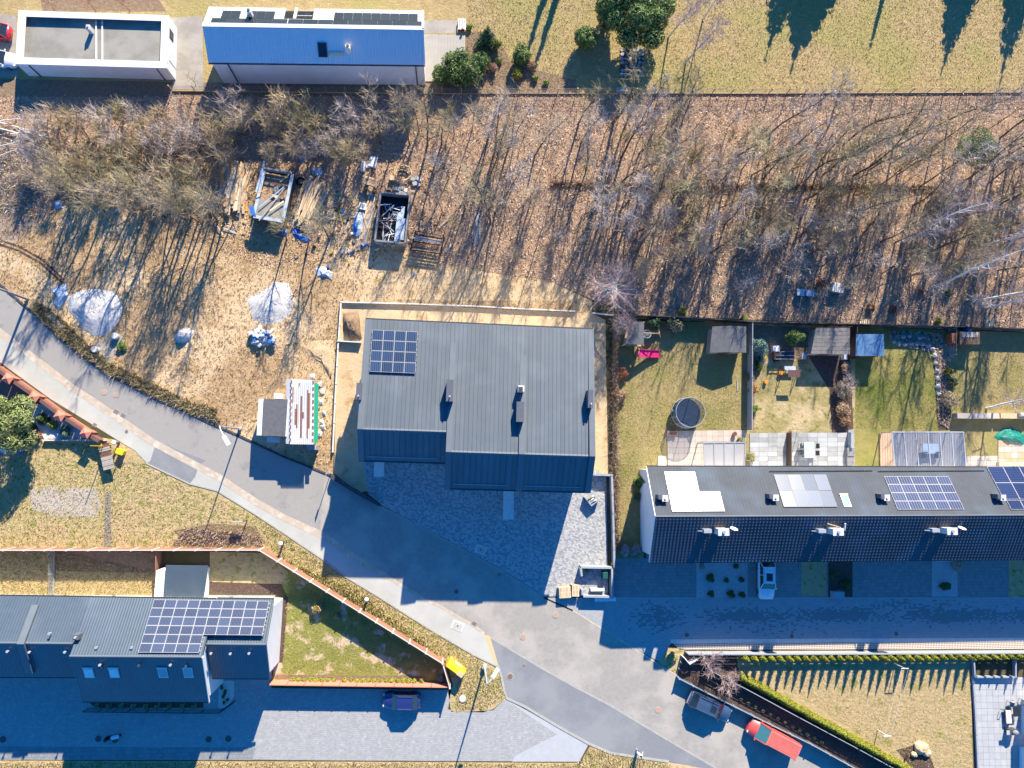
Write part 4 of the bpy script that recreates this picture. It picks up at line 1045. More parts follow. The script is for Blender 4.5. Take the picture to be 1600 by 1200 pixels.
for k, px in enumerate((139.5, 179, 255, 294.5)):
    c = on5(px, 1050.5, nf5); b = B(); b.obox(c - F5.u * .46 - s2 * .65, F5.u * .92, s2 * 1.3, nf5 * .12); w_ = part(b, 'roof_window', 'galv', left)
    b = B(); b.obox(c - F5.u * .38 - s2 * .52 + nf5 * .12, F5.u * .76, s2 * 1.05, nf5 * .012); part(b, 'pane', ('lamp_white' if k < 2 else 'slab_light'), w_)  # opaque pale pane colour stands in for sky reflected in the glass
    b = B(); b.obox(c - F5.u * .5 - s2 * .78, F5.u * 1.0, s2 * .16, nf5 * .16); part(b, 'flashing', 'concrete_white', w_)
def vent(px, py, n, o, m='galv', h=.45):
    c = on5(px, py, n, o); b = B(); b.tube([c - Vector((0, 0, .1)), c + Vector((0, 0, h))], .07, 8); b.cyl(c + Vector((0, 0, h)), .13, .08, 10); part(b, 'vent_pipe', m, left)
for px, py in ((159.5, 1037), (269, 1037), (160, 1041), (220, 1038), (293, 1039)): vent(px, py, nf5, None, 'galv' if py == 1037 else 'dark_metal')
for px, py in ((79, 989), (152, 1011), (207, 1011)): vent(px, py, n5, None, 'fence_grey', .25)
nfs = F5.u.cross(F5(0, VS - 4.05, 4.7) - F5(0, VS, ZS)).normalized(); nfs = nfs if nfs.z > 0 else -nfs
for px, py in ((50, 1017), (16, 1016), (105, 1017), (332, 1019), (362, 1019.5), (391, 1019)): vent(px, py, nfs, F5(0, VS, ZS))
c = on5(124, 993); b = B(); b.box(c - Vector((0, 0, .4)), (.6, .5, 1.15)); ch = part(b, 'chimney', 'roof_box', left); b = B(); b.cyl(c + Vector((0, 0, .75)), .13, .1, 10); part(b, 'chimney_pot', 'galv', ch)
# fire-wall upstand between the two left parts
b = B(); zs1 = lambda v: lerp(ZS, 4.97, (v - VSL) / (4.93 - VSL))
for (va, za), (vb, zb) in (((4.2, zs1(4.2) + .3), (VSL, ZS + .4)), ((VSL, ZS + .4), (VSL - 3.4, 5.2 + .35))):
    q = [F5(-5.45, va, za), F5(-4.8, va, za), F5(-4.8, vb, zb), F5(-5.45, vb, zb)]; dn = [x - Vector((0, 0, .7)) for x in q]
    b.add(q + dn, [(0, 3, 2, 1), (0, 1, 5, 4), (1, 2, 6, 5), (2, 3, 7, 6), (3, 0, 4, 7)])
part(b, 'parapet', 'roof_cap', left)
# verge boards of the taller middle part
b = B(); b.beam(F5(12.53, 0, 8.25), F5(12.53, -5.35, 5.15), .08, .28); part(b, 'verge_board', 'cream_wall', left)
# terrace ledge and rear annex
b = B(); q = PP([(255, 932), (318, 933), (325, 884), (259, 883)], 3.0); b.slab(q, .14); part(b, 'annex_roof', 'blue_sheet' if False else 'tile_left', left, uv=(q[0], F5.u, F5.v))
b = B(); q2 = [(p.x, p.y) for p in PP([(257, 932), (326, 933), (328, 886), (261, 885)], 0)]; b.prism(q2, 0, 2.85); part(b, 'annex_wall', 'white_wall', left)
c = P(434, 932); b = B(); b.obox(F5(ex - .5, VS - 4.4, 0), F5.u * .05, F5.v * .05, (0, 0, 1)); part(b, 'downpipe', 'white_metal', left)
# entrance side wall by the white gravel
b = B(); q = PP([(322, 1066), (333, 1064), (333, 1073), (324, 1082)], 1.6); b.slab(q, .1); part(b, 'porch_roof', 'white_metal', left)
# ------------------------------------------------------------------ fences and walls
def fence(name, label, px, h, step, style, pm, postm, cat='fence', group=None, post_h=None, thick=.06, slat=.2, gap=.02, z0=.04, postw=.12, cap=None):
    """panels and posts along a surveyed line; every panel and post is its own part"""
    pts = [P(x, y) for x, y in px]
    root = T(name, label, cat, pts[0], group); L = ORIG[root.name]
    meshes = {}
    post_h = post_h or h + .08
    b = B(); b.box((0, 0, 0), (postw, postw, post_h)); 
    if cap: b.box((0, 0, post_h), (postw * 1.5, postw * 1.5, .05), m=1)
    pme = mesh_obj('post', b.v, b.f, [postm, cap or postm], b.m); pmesh = pme.data; first = [pme]
    def put_post(p, rz):
        o = first.pop() if first else bpy.data.objects.new('post', pmesh)
        if o.name not in COL.objects: COL.objects.link(o)
        o.parent = root; o.location = p - L; o.rotation_euler = (0, 0, rz)
    for i in range(len(pts) - 1):
        a, c = pts[i], pts[i + 1]; d = c - a; n = max(1, int(round(d.length / step))); w = d.length / n; rz = math.atan2(d.y, d.x)
        for k in range(n):
            p = a + d * (k / n)
            put_post(p, rz)
            key = (round(w, 2), style)
            if key not in meshes:
                b = B(); iw = w - postw - .01
                if style == 'solid':
                    b.box((w / 2, 0, z0), (iw, thick, h - z0)); b.box((w / 2, 0, h), (iw, thick + .05, .04), m=1)
                elif style == 'slats':
                    z = z0
                    while z < h - .02:
                        b.box((w / 2, 0, z), (iw, thick, min(slat, h - z))); z += slat + gap
                    b.box((w / 2, 0, h), (iw, thick + .04, .035), m=1)
                elif style == 'wire':
                    b.box((w / 2, 0, 0), (iw, .05, .22), m=1)
                    for z in (.5, .9, h - .05): b.box((w / 2, 0, z), (iw + .1, .02, .02))
                    for q in range(int(w / .25)): b.box((.125 + q * .25, 0, .22), (.015, .015, h - .25))
                o = mesh_obj('fence_panel', b.v, b.f, [pm, cap or pm], b.m); meshes[key] = o.data
            else:
                o = bpy.data.objects.new('fence_panel', meshes[key]); COL.objects.link(o)
            o.parent = root; o.location = p - L; o.rotation_euler = (0, 0, rz)
    d = pts[-1] - pts[-2]; put_post(pts[-1], math.atan2(d.y, d.x))
    return root
fence('garden_fence', 'brown slatted fence with pale cap running along the field and down to the corner', [(-40, 856), (86, 856), (250, 856), (412, 856), (440, 873), (565, 950), (692, 1029), (703, 1066)], 1.95, 2.05, 'slats', 'fence_brown', 'fence_cap', cap='fence_cap', slat=.3, gap=.006)
fence('garden_fence', 'brown fence beside the driveway behind the blue car', [(703, 1066), (560, 1064), (426, 1062)], 1.75, 2.05, 'slats', 'brick_cap', 'fence_brown', slat=.2, gap=.018, thick=.05)
fence('garden_fence', 'grey mesh fence between two fenced gardens in the lower left', [(86, 860), (85, 930)], 1.2, 2.3, 'wire', 'fence_grey', 'fence_grey', postw=.07)
fence('garden_fence', 'brown fence at the left side of the grey annex', [(253, 860), (253, 930)], 1.6, 2.1, 'solid', 'fence_brown', 'fence_brown')
fence('yard_fence', 'long pale thin concrete fence behind the large new house', [(534, 473), (640, 475.5), (740, 479), (830, 484), (897, 487)], .35, 2.4, 'solid', 'fence_white', 'fence_white', thick=.07, postw=.13)
fence('yard_fence', 'pale fence with posts on the left side of the new house yard', [(534, 473), (529, 545), (526, 600), (523, 660), (521, 706)], .5, 2.4, 'solid', 'fence_white', 'fence_white', thick=.09, postw=.15)
fence('yard_fence', 'short pale cross fence between the left yard fence and the new house', [(529, 534), (564, 536)], .6, 2.4, 'solid', 'fence_white', 'fence_white', thick=.06)
fence('yard_fence', 'pale concrete fence at the right corner of the new house below the small birch', [(925, 490), (960, 494)], .5, 2.4, 'solid', 'fence_white', 'fence_white')
fence('wire_fence', 'long wire fence on a low concrete base between wood and upper lawns', [(270, 143), (480, 145), (660, 147), (900, 147), (1200, 147), (1420, 146), (1660, 145)], 1.3, 2.5, 'wire', 'concrete', 'concrete', postw=.08, cap='timber')
fence('garden_fence', 'dark fence along the wood edge behind all back gardens', [(958, 495), (1080, 500), (1168, 506), (1290, 509), (1400, 511), (1500, 514), (1660, 519)], 1.5, 2.0, 'solid', 'fence_dark', 'timber_dark', thick=.05)
fence('garden_fence', 'blue-grey mesh fence between the lawn with trampoline and the next garden', [(1168, 508), (1167, 672)], 1.5, 2.5, 'solid', 'fence_grey', 'fence_grey', thick=.03, postw=.06)
fence('garden_fence', 'blue-grey mesh fence left of the small cube greenhouse garden', [(1483, 515), (1482, 556)], 1.4, 2.5, 'wire', 'fence_grey', 'fence_grey', postw=.07)
fence('garden_fence', 'dark wooden fence beside the wood shelter with blue roof', [(1330, 512), (1331, 560)], 1.3, 2.5, 'solid', 'timber_dark', 'timber_dark')
fence('front_fence', 'blue-grey slatted fence between the side lane and the conifer hedge', [(1071, 1018), (1200, 1018), (1330, 1017.5), (1450, 1017), (1680, 1016)], 1.15, 2.3, 'slats', 'fence_grey', 'fence_grey', slat=.27, gap=.10, thick=.12, z0=.10)
fence('front_fence', 'blue-grey slatted fence beside the parked estate car and red van', [(1057, 1056), (1100, 1078), (1144, 1100), (1200, 1128), (1262, 1158), (1345, 1204)], 1.0, 2.2, 'solid', 'fence_dark', 'fence_grey', thick=.06, cap='fence_grey')
fence('garden_fence', 'thin white-topped mesh fence along the diagonal conifer hedge', [(1098, 1040), (1160, 1072), (1240, 1115), (1330, 1163), (1420, 1212)], 1.0, 2.0, 'slats', 'fence_dark', 'fence_dark', slat=.25, gap=.05, thick=.04, cap='fence_grey', postw=.06)
fence('front_fence', 'short white angled gate fence at the corner by the lane', [(1064, 1023), (1073, 1033), (1084, 1027)], 1.1, 1.2, 'slats', 'white_metal', 'white_metal', slat=.3, gap=.1)
fence('patio_fence', 'blue-grey screen round the planting bed at the patio', [(1517, 1030), (1519, 1056), (1582, 1056), (1582, 1030)], .5, 2.0, 'solid', 'fence_grey', 'fence_grey', thick=.12)
fence('patio_fence', 'low grey kerb wall between the lawn and the pale patio', [(1518, 1058), (1522, 1120), (1526, 1206)], .3, 2.0, 'solid', 'fence_grey', 'fence_grey', thick=.16, postw=.17, post_h=.3)
fence('railing', 'black metal railing in front of the lower left house', [(137, 1107), (205, 1108), (290, 1109), (347, 1109), (368, 1094)], 1.0, 1.8, 'slats', 'black', 'black', slat=.04, gap=.28, thick=.03, postw=.05)
fence('forecourt_wall', 'low grey wall along the right edge of the block forecourt', [(953, 742), (955, 800), (957, 884)], 1.05, 2.1, 'solid', 'fence_grey', 'fence_grey', thick=.18, postw=.2)
fence('forecourt_wall', 'short grey wall closing the forecourt beside the sandy yard strip', [(925, 741), (953, 742)], 1.0, 1.4, 'solid', 'fence_grey', 'fence_grey', thick=.2, postw=.22)
# dark blue retaining wall panel left of the forecourt
b = B(); q = PP([(519, 740), (562, 768), (590, 783), (593, 790), (560, 772), (520, 748)]); b.prism([(p.x, p.y) for p in q], 0, 1.0)
solo(b, 'retaining_wall', 'fence_dark', 'dark retaining wall between the road and the block forecourt', 'wall')

# red brick street wall with salmon pillar caps
root = T('brick_wall', 'red brick street wall with brown sheet infill and salmon pillar caps on the left', 'wall', P(30, 595))
pp = [(-30, 550), (28, 594), (68, 622), (107, 651), (147, 677)]
for i, q in enumerate(pp):
    c = P(*q); b = B(); b.box(c, (.6, .55, 1.75), R_(-32)); o = part(b, 'pillar', 'brick_wall', root)
    b = B(); b.box(c + Vector((0, 0, 1.75)), (1.0, .95, .05), R_(-32)); tip = c + Vector((0, 0, 2.05)); r = Matrix.Rotation(R_(-32), 3, 'Z')
    cs = [c + Vector((0, 0, 1.8)) + r @ Vector((sx * .5, sy * .47, 0)) for sx, sy in ((-1, -1), (1, -1), (1, 1), (-1, 1))]
    for k in range(4): b.face(cs[k], cs[(k + 1) % 4], tip)
    part(b, 'pillar_cap', 'brick_cap', o)
    if i:
        a = P(*pp[i - 1]); d = (c - a).normalized(); a2, c2 = a + d * .4, c - d * .4
        b = B(); b.beam(a2 + Vector((0, 0, .25)), c2 + Vector((0, 0, .25)), .4, .5); w = part(b, 'plinth', 'brick_wall', root)
        for k in range(3):
            p0, p1 = lerp(a2, c2, k / 3 + .01), lerp(a2, c2, (k + 1) / 3 - .01)
            b = B(); b.beam(p0 + Vector((0, 0, 1.0)), p1 + Vector((0, 0, 1.0)), .09, .95); part(b, 'infill_panel', 'sheet_brown', root)
        b = B(); b.beam(a2 + Vector((0, 0, 1.52)), c2 + Vector((0, 0, 1.52)), .34, .06); part(b, 'coping', 'sheet_brown', w)
b = B(); q = [P(150, 682), P(163, 690)]; b.beam(q[0] + Vector((0, 0, .6)), q[1] + Vector((0, 0, .6)), .4, 1.2); part(b, 'end_wall', 'sheet_brown', root)
b = B(); b.beam(P(70, 688) + Vector((0, 0, .25)), P(168, 688) + Vector((0, 0, .25)), .14, .5); solo(b, 'low_wall', 'concrete_white', 'thin white garden kerb wall ending at the brick wall', 'wall')

# ------------------------------------------------------------------ street lamps, poles, bollards
def pole(x, y, h, label, r=.09, arm=None, lamp=True, sign=None):
    c = P(x, y); root = T('street_lamp' if lamp else 'post', label, 'street lamp' if lamp else 'post', c)
    b = B(); b.cyl(c, r * 2.2, .5, 10); part(b, 'base', 'galv', root)
    b = B(); b.tube([c, c + Vector((0, 0, h))], [r, r * .6], 8); part(b, 'pole', 'fence_grey', root)
    if arm:
        a = Vector((arm[0], arm[1], 0)); t = c + Vector((0, 0, h))
        pts = [t, t + a * .3 + Vector((0, 0, .3)), t + a * .8 + Vector((0, 0, .42))]
        b = B(); b.tube(pts, .05, 6); part(b, 'arm', 'lamp_white', root)
        b = B(); d = a.normalized(); s = Vector((-d.y, d.x, 0)); e = pts[-1]
        b.obox(e - s * .2 - Vector((0, 0, .06)), s * .4, d * 1.1, (0, 0, .14)); part(b, 'lamp_head', 'lamp_white', root)
    return root
pole(375.5, 670, 7.2, 'street lamp with white lamp head leaning over the road by the two huts', arm=(.75, -1.25))
pole(757, 1041, 6.4, 'street lamp on the grass corner near the yellow clothing bank', r=.13, arm=(.65, 1.0))
c = P(43.5, 467.5); root = T('utility_pole', 'tall wooden utility pole at the road edge near the white chalk heap', 'utility pole', c)
b = B(); b.tube([c, c + Vector((0, 0, 9.0))], [.16, .11], 8); part(b, 'pole', 'timber_grey', root)
b = B(); b.beam(c + Vector((-.7, .2, 8.6)), c + Vector((.7, -.2, 8.6)), .1, .1); part(b, 'crossarm', 'timber_grey', root)
c = P(517, 739); root = T('sign_post', 'slim grey road sign post at the road edge left of the forecourt', 'sign', c)
b = B(); b.tube([c, c + Vector((0, 0, 3.0))], .04, 6); part(b, 'pole', 'galv', root)
b = B(); b.obox(c + Vector((-.05, -.3, 2.4)), (.03, 0, 0), (0, .6, 0), (0, 0, .6)); part(b, 'sign_plate', 'galv', root)
c = P(386, 813); root = T('sign_board', 'slim grey board on a post at the brown soil patch', 'sign', c)
b = B(); b.box(c, (.1, .1, 1.5)); part(b, 'post', 'dark_metal', root)
b = B(); b.obox(c + Vector((-1.25, -.05, 1.0)), (1.25, 0, 0), (0, .06, 0), (0, 0, .5)); part(b, 'board', 'fence_grey', root)
def bollard(x, y, h, label):
    c = P(x, y); root = T('bollard', label, 'bollard', c)
    b = B(); b.cyl(c, .13, h, 10); part(b, 'post', 'dark_metal', root)
    b = B(); b.ball(c + Vector((0, 0, h + .05)), .26, .26, .16, 12, 5); part(b, 'cap', 'lamp_white', root)
bollard(443, 847, 1.3, 'white-capped bollard lamp on the verge near the fence bend')
bollard(575, 933, 1.3, 'white-capped bollard lamp on the verge above the triangular lawn')
bollard(186, 692, 1.2, 'white-capped bollard beside the yellow box')
c = P(192, 706); root = T('grit_bin', 'small yellow box on the grass beside the striped wooden stack', 'bin', c, None, R_(-20))
b = B(); b.box((0, 0, 0), (.75, .5, .75)); part(b, 'box', 'plastic_yellow', root, local=True, bevel=.04)
b = B(); b.box((0, 0, .75), (.85, .6, .1)); part(b, 'lid', 'plastic_yellow', root, local=True, bevel=.03)
# striped stack of boards at the end of the brick wall
root = T('board_stack', 'narrow stack of brown and grey boards standing at the end of the brick wall', 'wood stack', P(173, 735))
a, c_ = P(167, 694), P(176, 733); d = (c_ - a) / 14; s = Vector((-d.y, d.x, 0)).normalized()
for i in range(14):
    o = a + d * i; b = B(); b.obox(o - s * .55 + Vector((0, 0, .75 + .02 * (i % 3))), s * 1.15, d * .86, (0, 0, .12)); part(b, 'board', ('timber_dark', 'timber_grey', 'timber_dark', 'rust', 'timber_grey')[(i * 3) % 5] if i < 9 else 'timber_grey', root)
b = B()
for f in (.05, .95): q = lerp(a, c_, f); b.box(q - s * .4, (.1, .1, .75)); b.box(q + s * .4, (.1, .1, .75))
part(b, 'frame', 'timber', root)
b = B(); b.beam(P(164, 705) + Vector((0, 0, 1.3)), P(168, 694) + Vector((0, 0, 1.3)), .08, .08); b.beam(P(167, 697), P(167, 697) + Vector((0, 0, 3.6)), .07, .07); part(b, 'pole', 'plastic_yellow', root)

# yellow clothing bank
c = P(712.5, 1040); root = T('clothing_bank', 'yellow clothing bank with sloping pale lid at the fence corner', 'clothing bank', c, None, R_(-36))
b = B(); w2, d2 = 1.1, .42
prof = [(-d2, 0), (d2, 0), (d2, .95), (.1, 1.3), (-d2, 1.3)]
vs_ = [(-w2, y, z) for y, z in prof] + [(w2, y, z) for y, z in prof]
b.add(vs_, [(4, 3, 2, 1, 0), (5, 6, 7, 8, 9)] + [(i, (i + 1) % 5, 5 + (i + 1) % 5, 5 + i) for i in range(5)]); part(b, 'body', 'plastic_yellow', root, local=True, bevel=.04)
b = B(); b.obox((.35, -d2 - .02, 1.31), (.72, 0, 0), (0, .5, 0), (0, 0, .03)); part(b, 'lid', 'leaf_straw', root, local=True)
b = B(); b.obox((-.5, d2, .6), (1.0, 0, 0), (0, .08, 0), (0, 0, .3)); part(b, 'drop_flap', 'galv', root, local=True)

# ------------------------------------------------------------------ vehicles
def car(label, cat, loc, heading, L, W, H, paint, hood=.26, ws=.17, roof=.36, rear=.14, belt=.62, estate=False, roofm=None, sunroof=False, glass='glass_dark', van=False, group=None, bumper=None, name='parked_car'):
    """local x = forwards; hood/ws/roof/rear are shares of the length from the nose"""
    root = T(name, label, cat, loc, group, heading)
    zb, zr, g0 = H * belt, H, .22
    hx = L / 2
    xs_h = hx - L * hood; xs_t = xs_h - L * ws; xr_t = xs_t - L * roof; xr_b = max(xr_t - L * rear, -hx + .08)
    hw = W / 2
    st = [(-hx, .78, zb * .86), (-hx + .12, .93, zb * .97), (-hx * .72, 1.0, zb), (xs_t, 1.0, zb), (xs_h, .99, zb), (hx * .72, .97, zb * .93), (hx - .22, .90, zb * .84), (hx - .03, .72, zb * .70), (hx, .60, zb * .5)]
    b = B(); n = 9; ring = []
    for x, f, z in st:
        w = hw * f
        ring.append([(x, -w * .96, g0), (x, -w, z * .55), (x, -w * .985, z * .86), (x, -w * .90, z), (x, 0, z + .045 * f), (x, w * .90, z), (x, w * .985, z * .86), (x, w, z * .55), (x, w * .96, g0)])
    vs_ = [p for r in ring for p in r]; fs_ = []
    for i in range(len(st) - 1):
        for j in range(n - 1): fs_.append((i * n + j, i * n + j + 1, (i + 1) * n + j + 1, (i + 1) * n + j))
        fs_.append((i * n + n - 1, i * n, (i + 1) * n, (i + 1) * n + n - 1))
    fs_ += [tuple(range(n - 1, -1, -1)), tuple(range((len(st) - 1) * n, len(st) * n))]
    b.add(vs_, fs_); part(b, 'body', paint, root, local=True, smooth=True)
    wr = hw * (.80 if not van else .88); wb_ = hw * .93
    A0, A1 = Vector((xs_h, -wb_, zb)), Vector((xs_h, wb_, zb)); T0, T1 = Vector((xs_t, -wr, zr - .03)), Vector((xs_t, wr, zr - .03))
    R0, R1 = Vector((xr_t, -wr, zr - .03)), Vector((xr_t, wr, zr - .03)); E0, E1 = Vector((xr_b, -wb_, zb * .99)), Vector((xr_b, wb_, zb * .99))
    b = B(); c0, c1 = Vector((xs_t, 0, zr)), Vector((xr_t, 0, zr))
    b.face(T0, c0, c1, R0); b.face(c0, T1, R1, c1)
    dn = Vector((0, 0, -.06)); b.face(T0, R0, R0 + dn, T0 + dn); b.face(R1, T1, T1 + dn, R1 + dn); b.face(T1, c0, T0, T0 + dn, T1 + dn); b.face(R0, c1, R1, R1 + dn, R0 + dn)
    rf_ = part(b, 'roof', roofm or paint, root, local=True, smooth=False)
    dn2 = Vector((0, 0, -.005)); ins = .0
    b = B(); b.face(A0, A1, T1 + dn, T0 + dn); part(b, 'windshield', glass, root, local=True)
    b = B(); b.face(R0 + dn, R1 + dn, E1, E0); part(b, 'rear_window', glass, root, local=True)
    for s_, (a, t, r, e) in ((-1, (A0, T0, R0, E0)), (1, (A1, T1, R1, E1))):
        b = B(); k = (a, t + dn, r + dn, e); b.face(*(k if s_ > 0 else k[::-1])); part(b, 'side_window', paint if van else glass, root, local=True)
        for p, q in ((a, t + dn), (e, r + dn), (lerp(a, e, .52), lerp(t, r, .5) + dn)): b = B(); b.beam(p, q, .07, .07); part(b, 'window_pillar', paint, root, local=True)
        b = B(); b.ball((xs_h - .1, s_ * (hw + .10), zb + .06), .09, .13, .08, 8, 4); part(b, 'wing_mirror', paint, root, local=True)
        for x in (hx * .62, -hx * .62):
            b = B(); c = Vector((x, s_ * (hw - .11), .32)); b.tube([c - Vector((0, .1, 0)), c + Vector((0, .1, 0))], .32, 16); wl = part(b, 'wheel', 'tyre', root, local=True)
            b = B(); b.tube([c + Vector((0, s_ * .1, 0)), c + Vector((0, s_ * .115, 0))], .2, 12); part(b, 'rim', 'chrome', wl, local=True)
        b = B(); b.ball((hx - .17, s_ * hw * .66, zb * .72), .16, hw * .22, .08, 8, 4); part(b, 'headlight', 'lens_white', root, local=True)
        b = B(); b.ball((-hx + .08, s_ * hw * .74, zb * .84), .1, hw * .14, .10, 8, 4); part(b, 'tail_light', 'lens_red', root, local=True)
    if bumper:
        b = B(); b.obox((-hx - .04, -hw * .8, .35), (.16, 0, 0), (0, hw * 1.6, 0), (0, 0, .28)); part(b, 'bumper', bumper, root, local=True, bevel=.04)
    if sunroof:
        a, c, w = sunroof; b = B(); x0, x1 = lerp(xs_t, xr_t, a), lerp(xs_t, xr_t, c)
        b.face((x1, -wr * w, zr + .004), (x0, -wr * w, zr + .004), (x0, wr * w, zr + .004), (x1, wr * w, zr + .004)); part(b, 'sunroof', glass, root, local=True)
    if van:
        b = B()
        for k in range(9):
            y = -wr * .86 + wr * 1.72 * k / 8; b.obox((xr_t + .1, y - .05, zr - .035), (xs_t - xr_t - .2, 0, 0), (0, .10, 0), (0, 0, .09))
        part(b, 'roof_rib', roofm or paint, root, local=True)
    else:
        b = B()
        for s_ in (-1, 1): b.beam((xs_t - .1, s_ * wr * .94, zr + .03), (xr_t + .1, s_ * wr * .94, zr + .03), .05, .05)
        part(b, 'roof_rail', 'chrome', root, local=True)
    return root
def mid(x0, y0, x1, y1, z): return (P(x0, y0, z) + P(x1, y1, z)) / 2
q0, q1 = P(1182, 1096, .8), P(1182, 1096, .8)
def place_car(px0, px1, z):
    """rear centre and nose centre on the photo at height z -> centre, heading"""
    a, b_ = P(*px0, z), P(*px1, z); c = (a + b_) / 2; d = b_ - a
    return Vector((c.x, c.y, .03)), math.atan2(d.y, d.x), d.length
c, hd, l = place_car((657, 1095), (598, 1094), .7); car('small dark blue car parked along the brown fence', 'car', c, hd, l, 1.75, 1.55, 'paint_blue', hood=.25, ws=.14, roof=.42, rear=.12)
c, hd, l = place_car((1197.5, 875), (1198, 937), .8); car('white car with dark sunroof parked under the row house eaves', 'car', c, hd, l, 1.88, 1.62, 'paint_white', hood=.27, ws=.16, roof=.42, rear=.12, sunroof=(.15, .62, .5))
c, hd, l = place_car((1078, 1090), (1142, 1119), .8); car('dark navy estate car parked on the road beside the slatted fence', 'car', c, hd, l, 1.85, 1.5, 'paint_navy', hood=.24, ws=.13, roof=.48, rear=.12, sunroof=(.08, .36, .5), bumper='paint_grey')
c, hd, l = place_car((1243, 1172), (1171, 1134), .9); car('red van with pale ribbed roof parked at the right road edge', 'van', c, hd, l, 1.95, 2.0, 'paint_red_van', hood=.16, ws=.17, roof=.645, rear=.02, belt=.52, glass='glass_teal', van=True, roofm='paint_salmon', name='parked_van')
c, hd, l = place_car((15, 50), (-40, 46), .8); car('red car with dark rear window parked left of the garage', 'car', c, hd, l, 1.75, 1.45, 'paint_red', hood=.27, ws=.16, roof=.38, rear=.13)
c, hd, l = place_car((-36, 88), (24, 94), .8); car('white car parked at the left edge below the red car', 'car', c, hd, l, 1.8, 1.5, 'paint_white', hood=.25, ws=.15, roof=.42, rear=.13)
# motor scooter in the shaded yard
root = T('motor_scooter', 'small white motor scooter with dark front in the shaded yard', 'scooter', P(178, 1150), None, R_(190))
for x in (.62, -.62): b = B(); b.tube([(x, -.06, .24), (x, .06, .24)], .24, 14); part(b, 'wheel', 'tyre', root, local=True)
b = B(); b.obox((-.75, -.17, .35), (.85, 0, 0), (0, .34, 0), (0, 0, .3)); part(b, 'body', 'paint_white', root, local=True, bevel=.1)
b = B(); b.obox((-.7, -.15, .66), (.6, 0, 0), (0, .3, 0), (0, 0, .12)); part(b, 'seat', 'plastic_white', root, local=True, bevel=.05)
b = B(); b.obox((.1, -.2, .25), (.5, 0, 0), (0, .4, 0), (0, 0, .08)); b.obox((.45, -.2, .3), (.12, 0, 0), (0, .4, 0), (.08, 0, .6)); part(b, 'leg_shield', 'black', root, local=True, bevel=.03)
b = B(); b.tube([(.58, 0, .3), (.48, 0, 1.0)], .04, 6); b.tube([(.45, -.33, 1.0), (.5, 0, 1.02), (.45, .33, 1.0)], .025, 6); part(b, 'handlebar', 'dark_metal', root, local=True)
b = B(); b.ball((.72, .1, .62), .1, .1, .08, 8, 4); part(b, 'headlight', 'lens_red', root, local=True)

# ------------------------------------------------------------------ huts in the clearing
def rect_roof(px, z): return PP(px, z)
root = T('hut', 'small hut with flat grey roof and white edge beside the rusty shed', 'hut', P(431, 690))
q = rect_roof([(412, 623), (450, 624), (446, 682), (409, 681)], 2.75); b = B(); b.slab(q, .12); part(b, 'roof', 'felt' if False else 'shingle', root)
qb = PP([(414, 626), (452, 627), (448, 682), (411, 681)], 0); b = B(); b.prism([(p.x, p.y) for p in qb], 0, 2.6); part(b, 'wall', 'white_wall', root)
b = B(); b.beam(q[1] + Vector((.06, 0, -.05)), q[2] + Vector((.06, 0, -.05)), .12, .2); part(b, 'roof_edge', 'white_metal', root)
q = PP([(417, 682), (437, 684), (437, 692), (417, 691)], 2.0); b = B(); b.slab(q, .1); part(b, 'porch_roof', 'concrete_white', root)
q = PP([(428, 614), (441, 615), (441, 623), (428, 622)], 1.2); b = B(); b.slab(q, 1.15); solo(b, 'white_crate', 'plastic_white', 'white box standing against the back of the grey hut', 'box')
root = T('shed', 'narrow corrugated tin shed with rust streaks and green edge', 'shed', P(476, 690))
qa, qb_, qc, qd = PP([(455, 593), (491, 594), (490, 694.5), (453, 694)], 2.75)
nw = 12
for i in range(nw):
    t0, t1 = i / nw, (i + 1) / nw; tm = (t0 + t1) / 2; up = Vector((0, 0, .06))
    b = B(); p0, p1, p2, p3 = lerp(qa, qb_, t0), lerp(qa, qb_, t1 - .02), lerp(qd, qc, t1 - .02), lerp(qd, qc, t0); pm_, pn_ = lerp(qa, qb_, tm) + up, lerp(qd, qc, tm) + up
    b.face(p0, p3, pn_, pm_); b.face(pm_, pn_, p2, p1)
    b.face(p0 - up, p1 - up, p2 - up, p3 - up)
    part(b, 'roof_sheet', 'galv_rust', root) if False else part(b, 'roof_sheet', 'white_metal', root)
for u, a, c_ in ((.10, .12, .35), (.22, .45, .7), (.28, .38, .75), (.46, .25, .9), (.54, .5, .6), (.73, .15, .9), (.79, .2, .75), (.36, .05, .1)):
    b = B(); p = lerp(lerp(qa, qb_, u), lerp(qd, qc, u), a); q = lerp(lerp(qa, qb_, u), lerp(qd, qc, u), c_); s = (qb_ - qa).normalized() * .07; z = Vector((0, 0, .064)); b.face(p - s + z, q - s + z, q + s + z, p + s + z); part(b, 'rust_streak', 'rust', root)
b = B(); pq = PP([(456, 596), (494, 597), (492, 694), (455, 694)], 0); b.prism([(p.x, p.y) for p in pq], 0, 2.6); part(b, 'wall', 'galv', root)
for k in range(10):
    b = B(); p = lerp(qa, qd, k / 10 + .01); q = lerp(qa, qd, k / 10 + .06); b.beam(p + Vector((.05, 0, .04)), q + Vector((.05, 0, .04)), .16, .06); part(b, 'edge_patch', 'rust', root)
    b = B(); p = lerp(qb_, qc, k / 10 + .01); q = lerp(qb_, qc, k / 10 + .06); b.beam(p + Vector((-.1, 0, .06)), q + Vector((-.1, 0, .06)), .14, .05); part(b, 'edge_patch', 'rust', root)
b = B(); p = PP([(491.5, 598), (497.5, 599), (496.5, 692), (490.5, 692)], 2.6); b.slab(p, .1); part(b, 'edge_tarp', 'plastic_green', root)
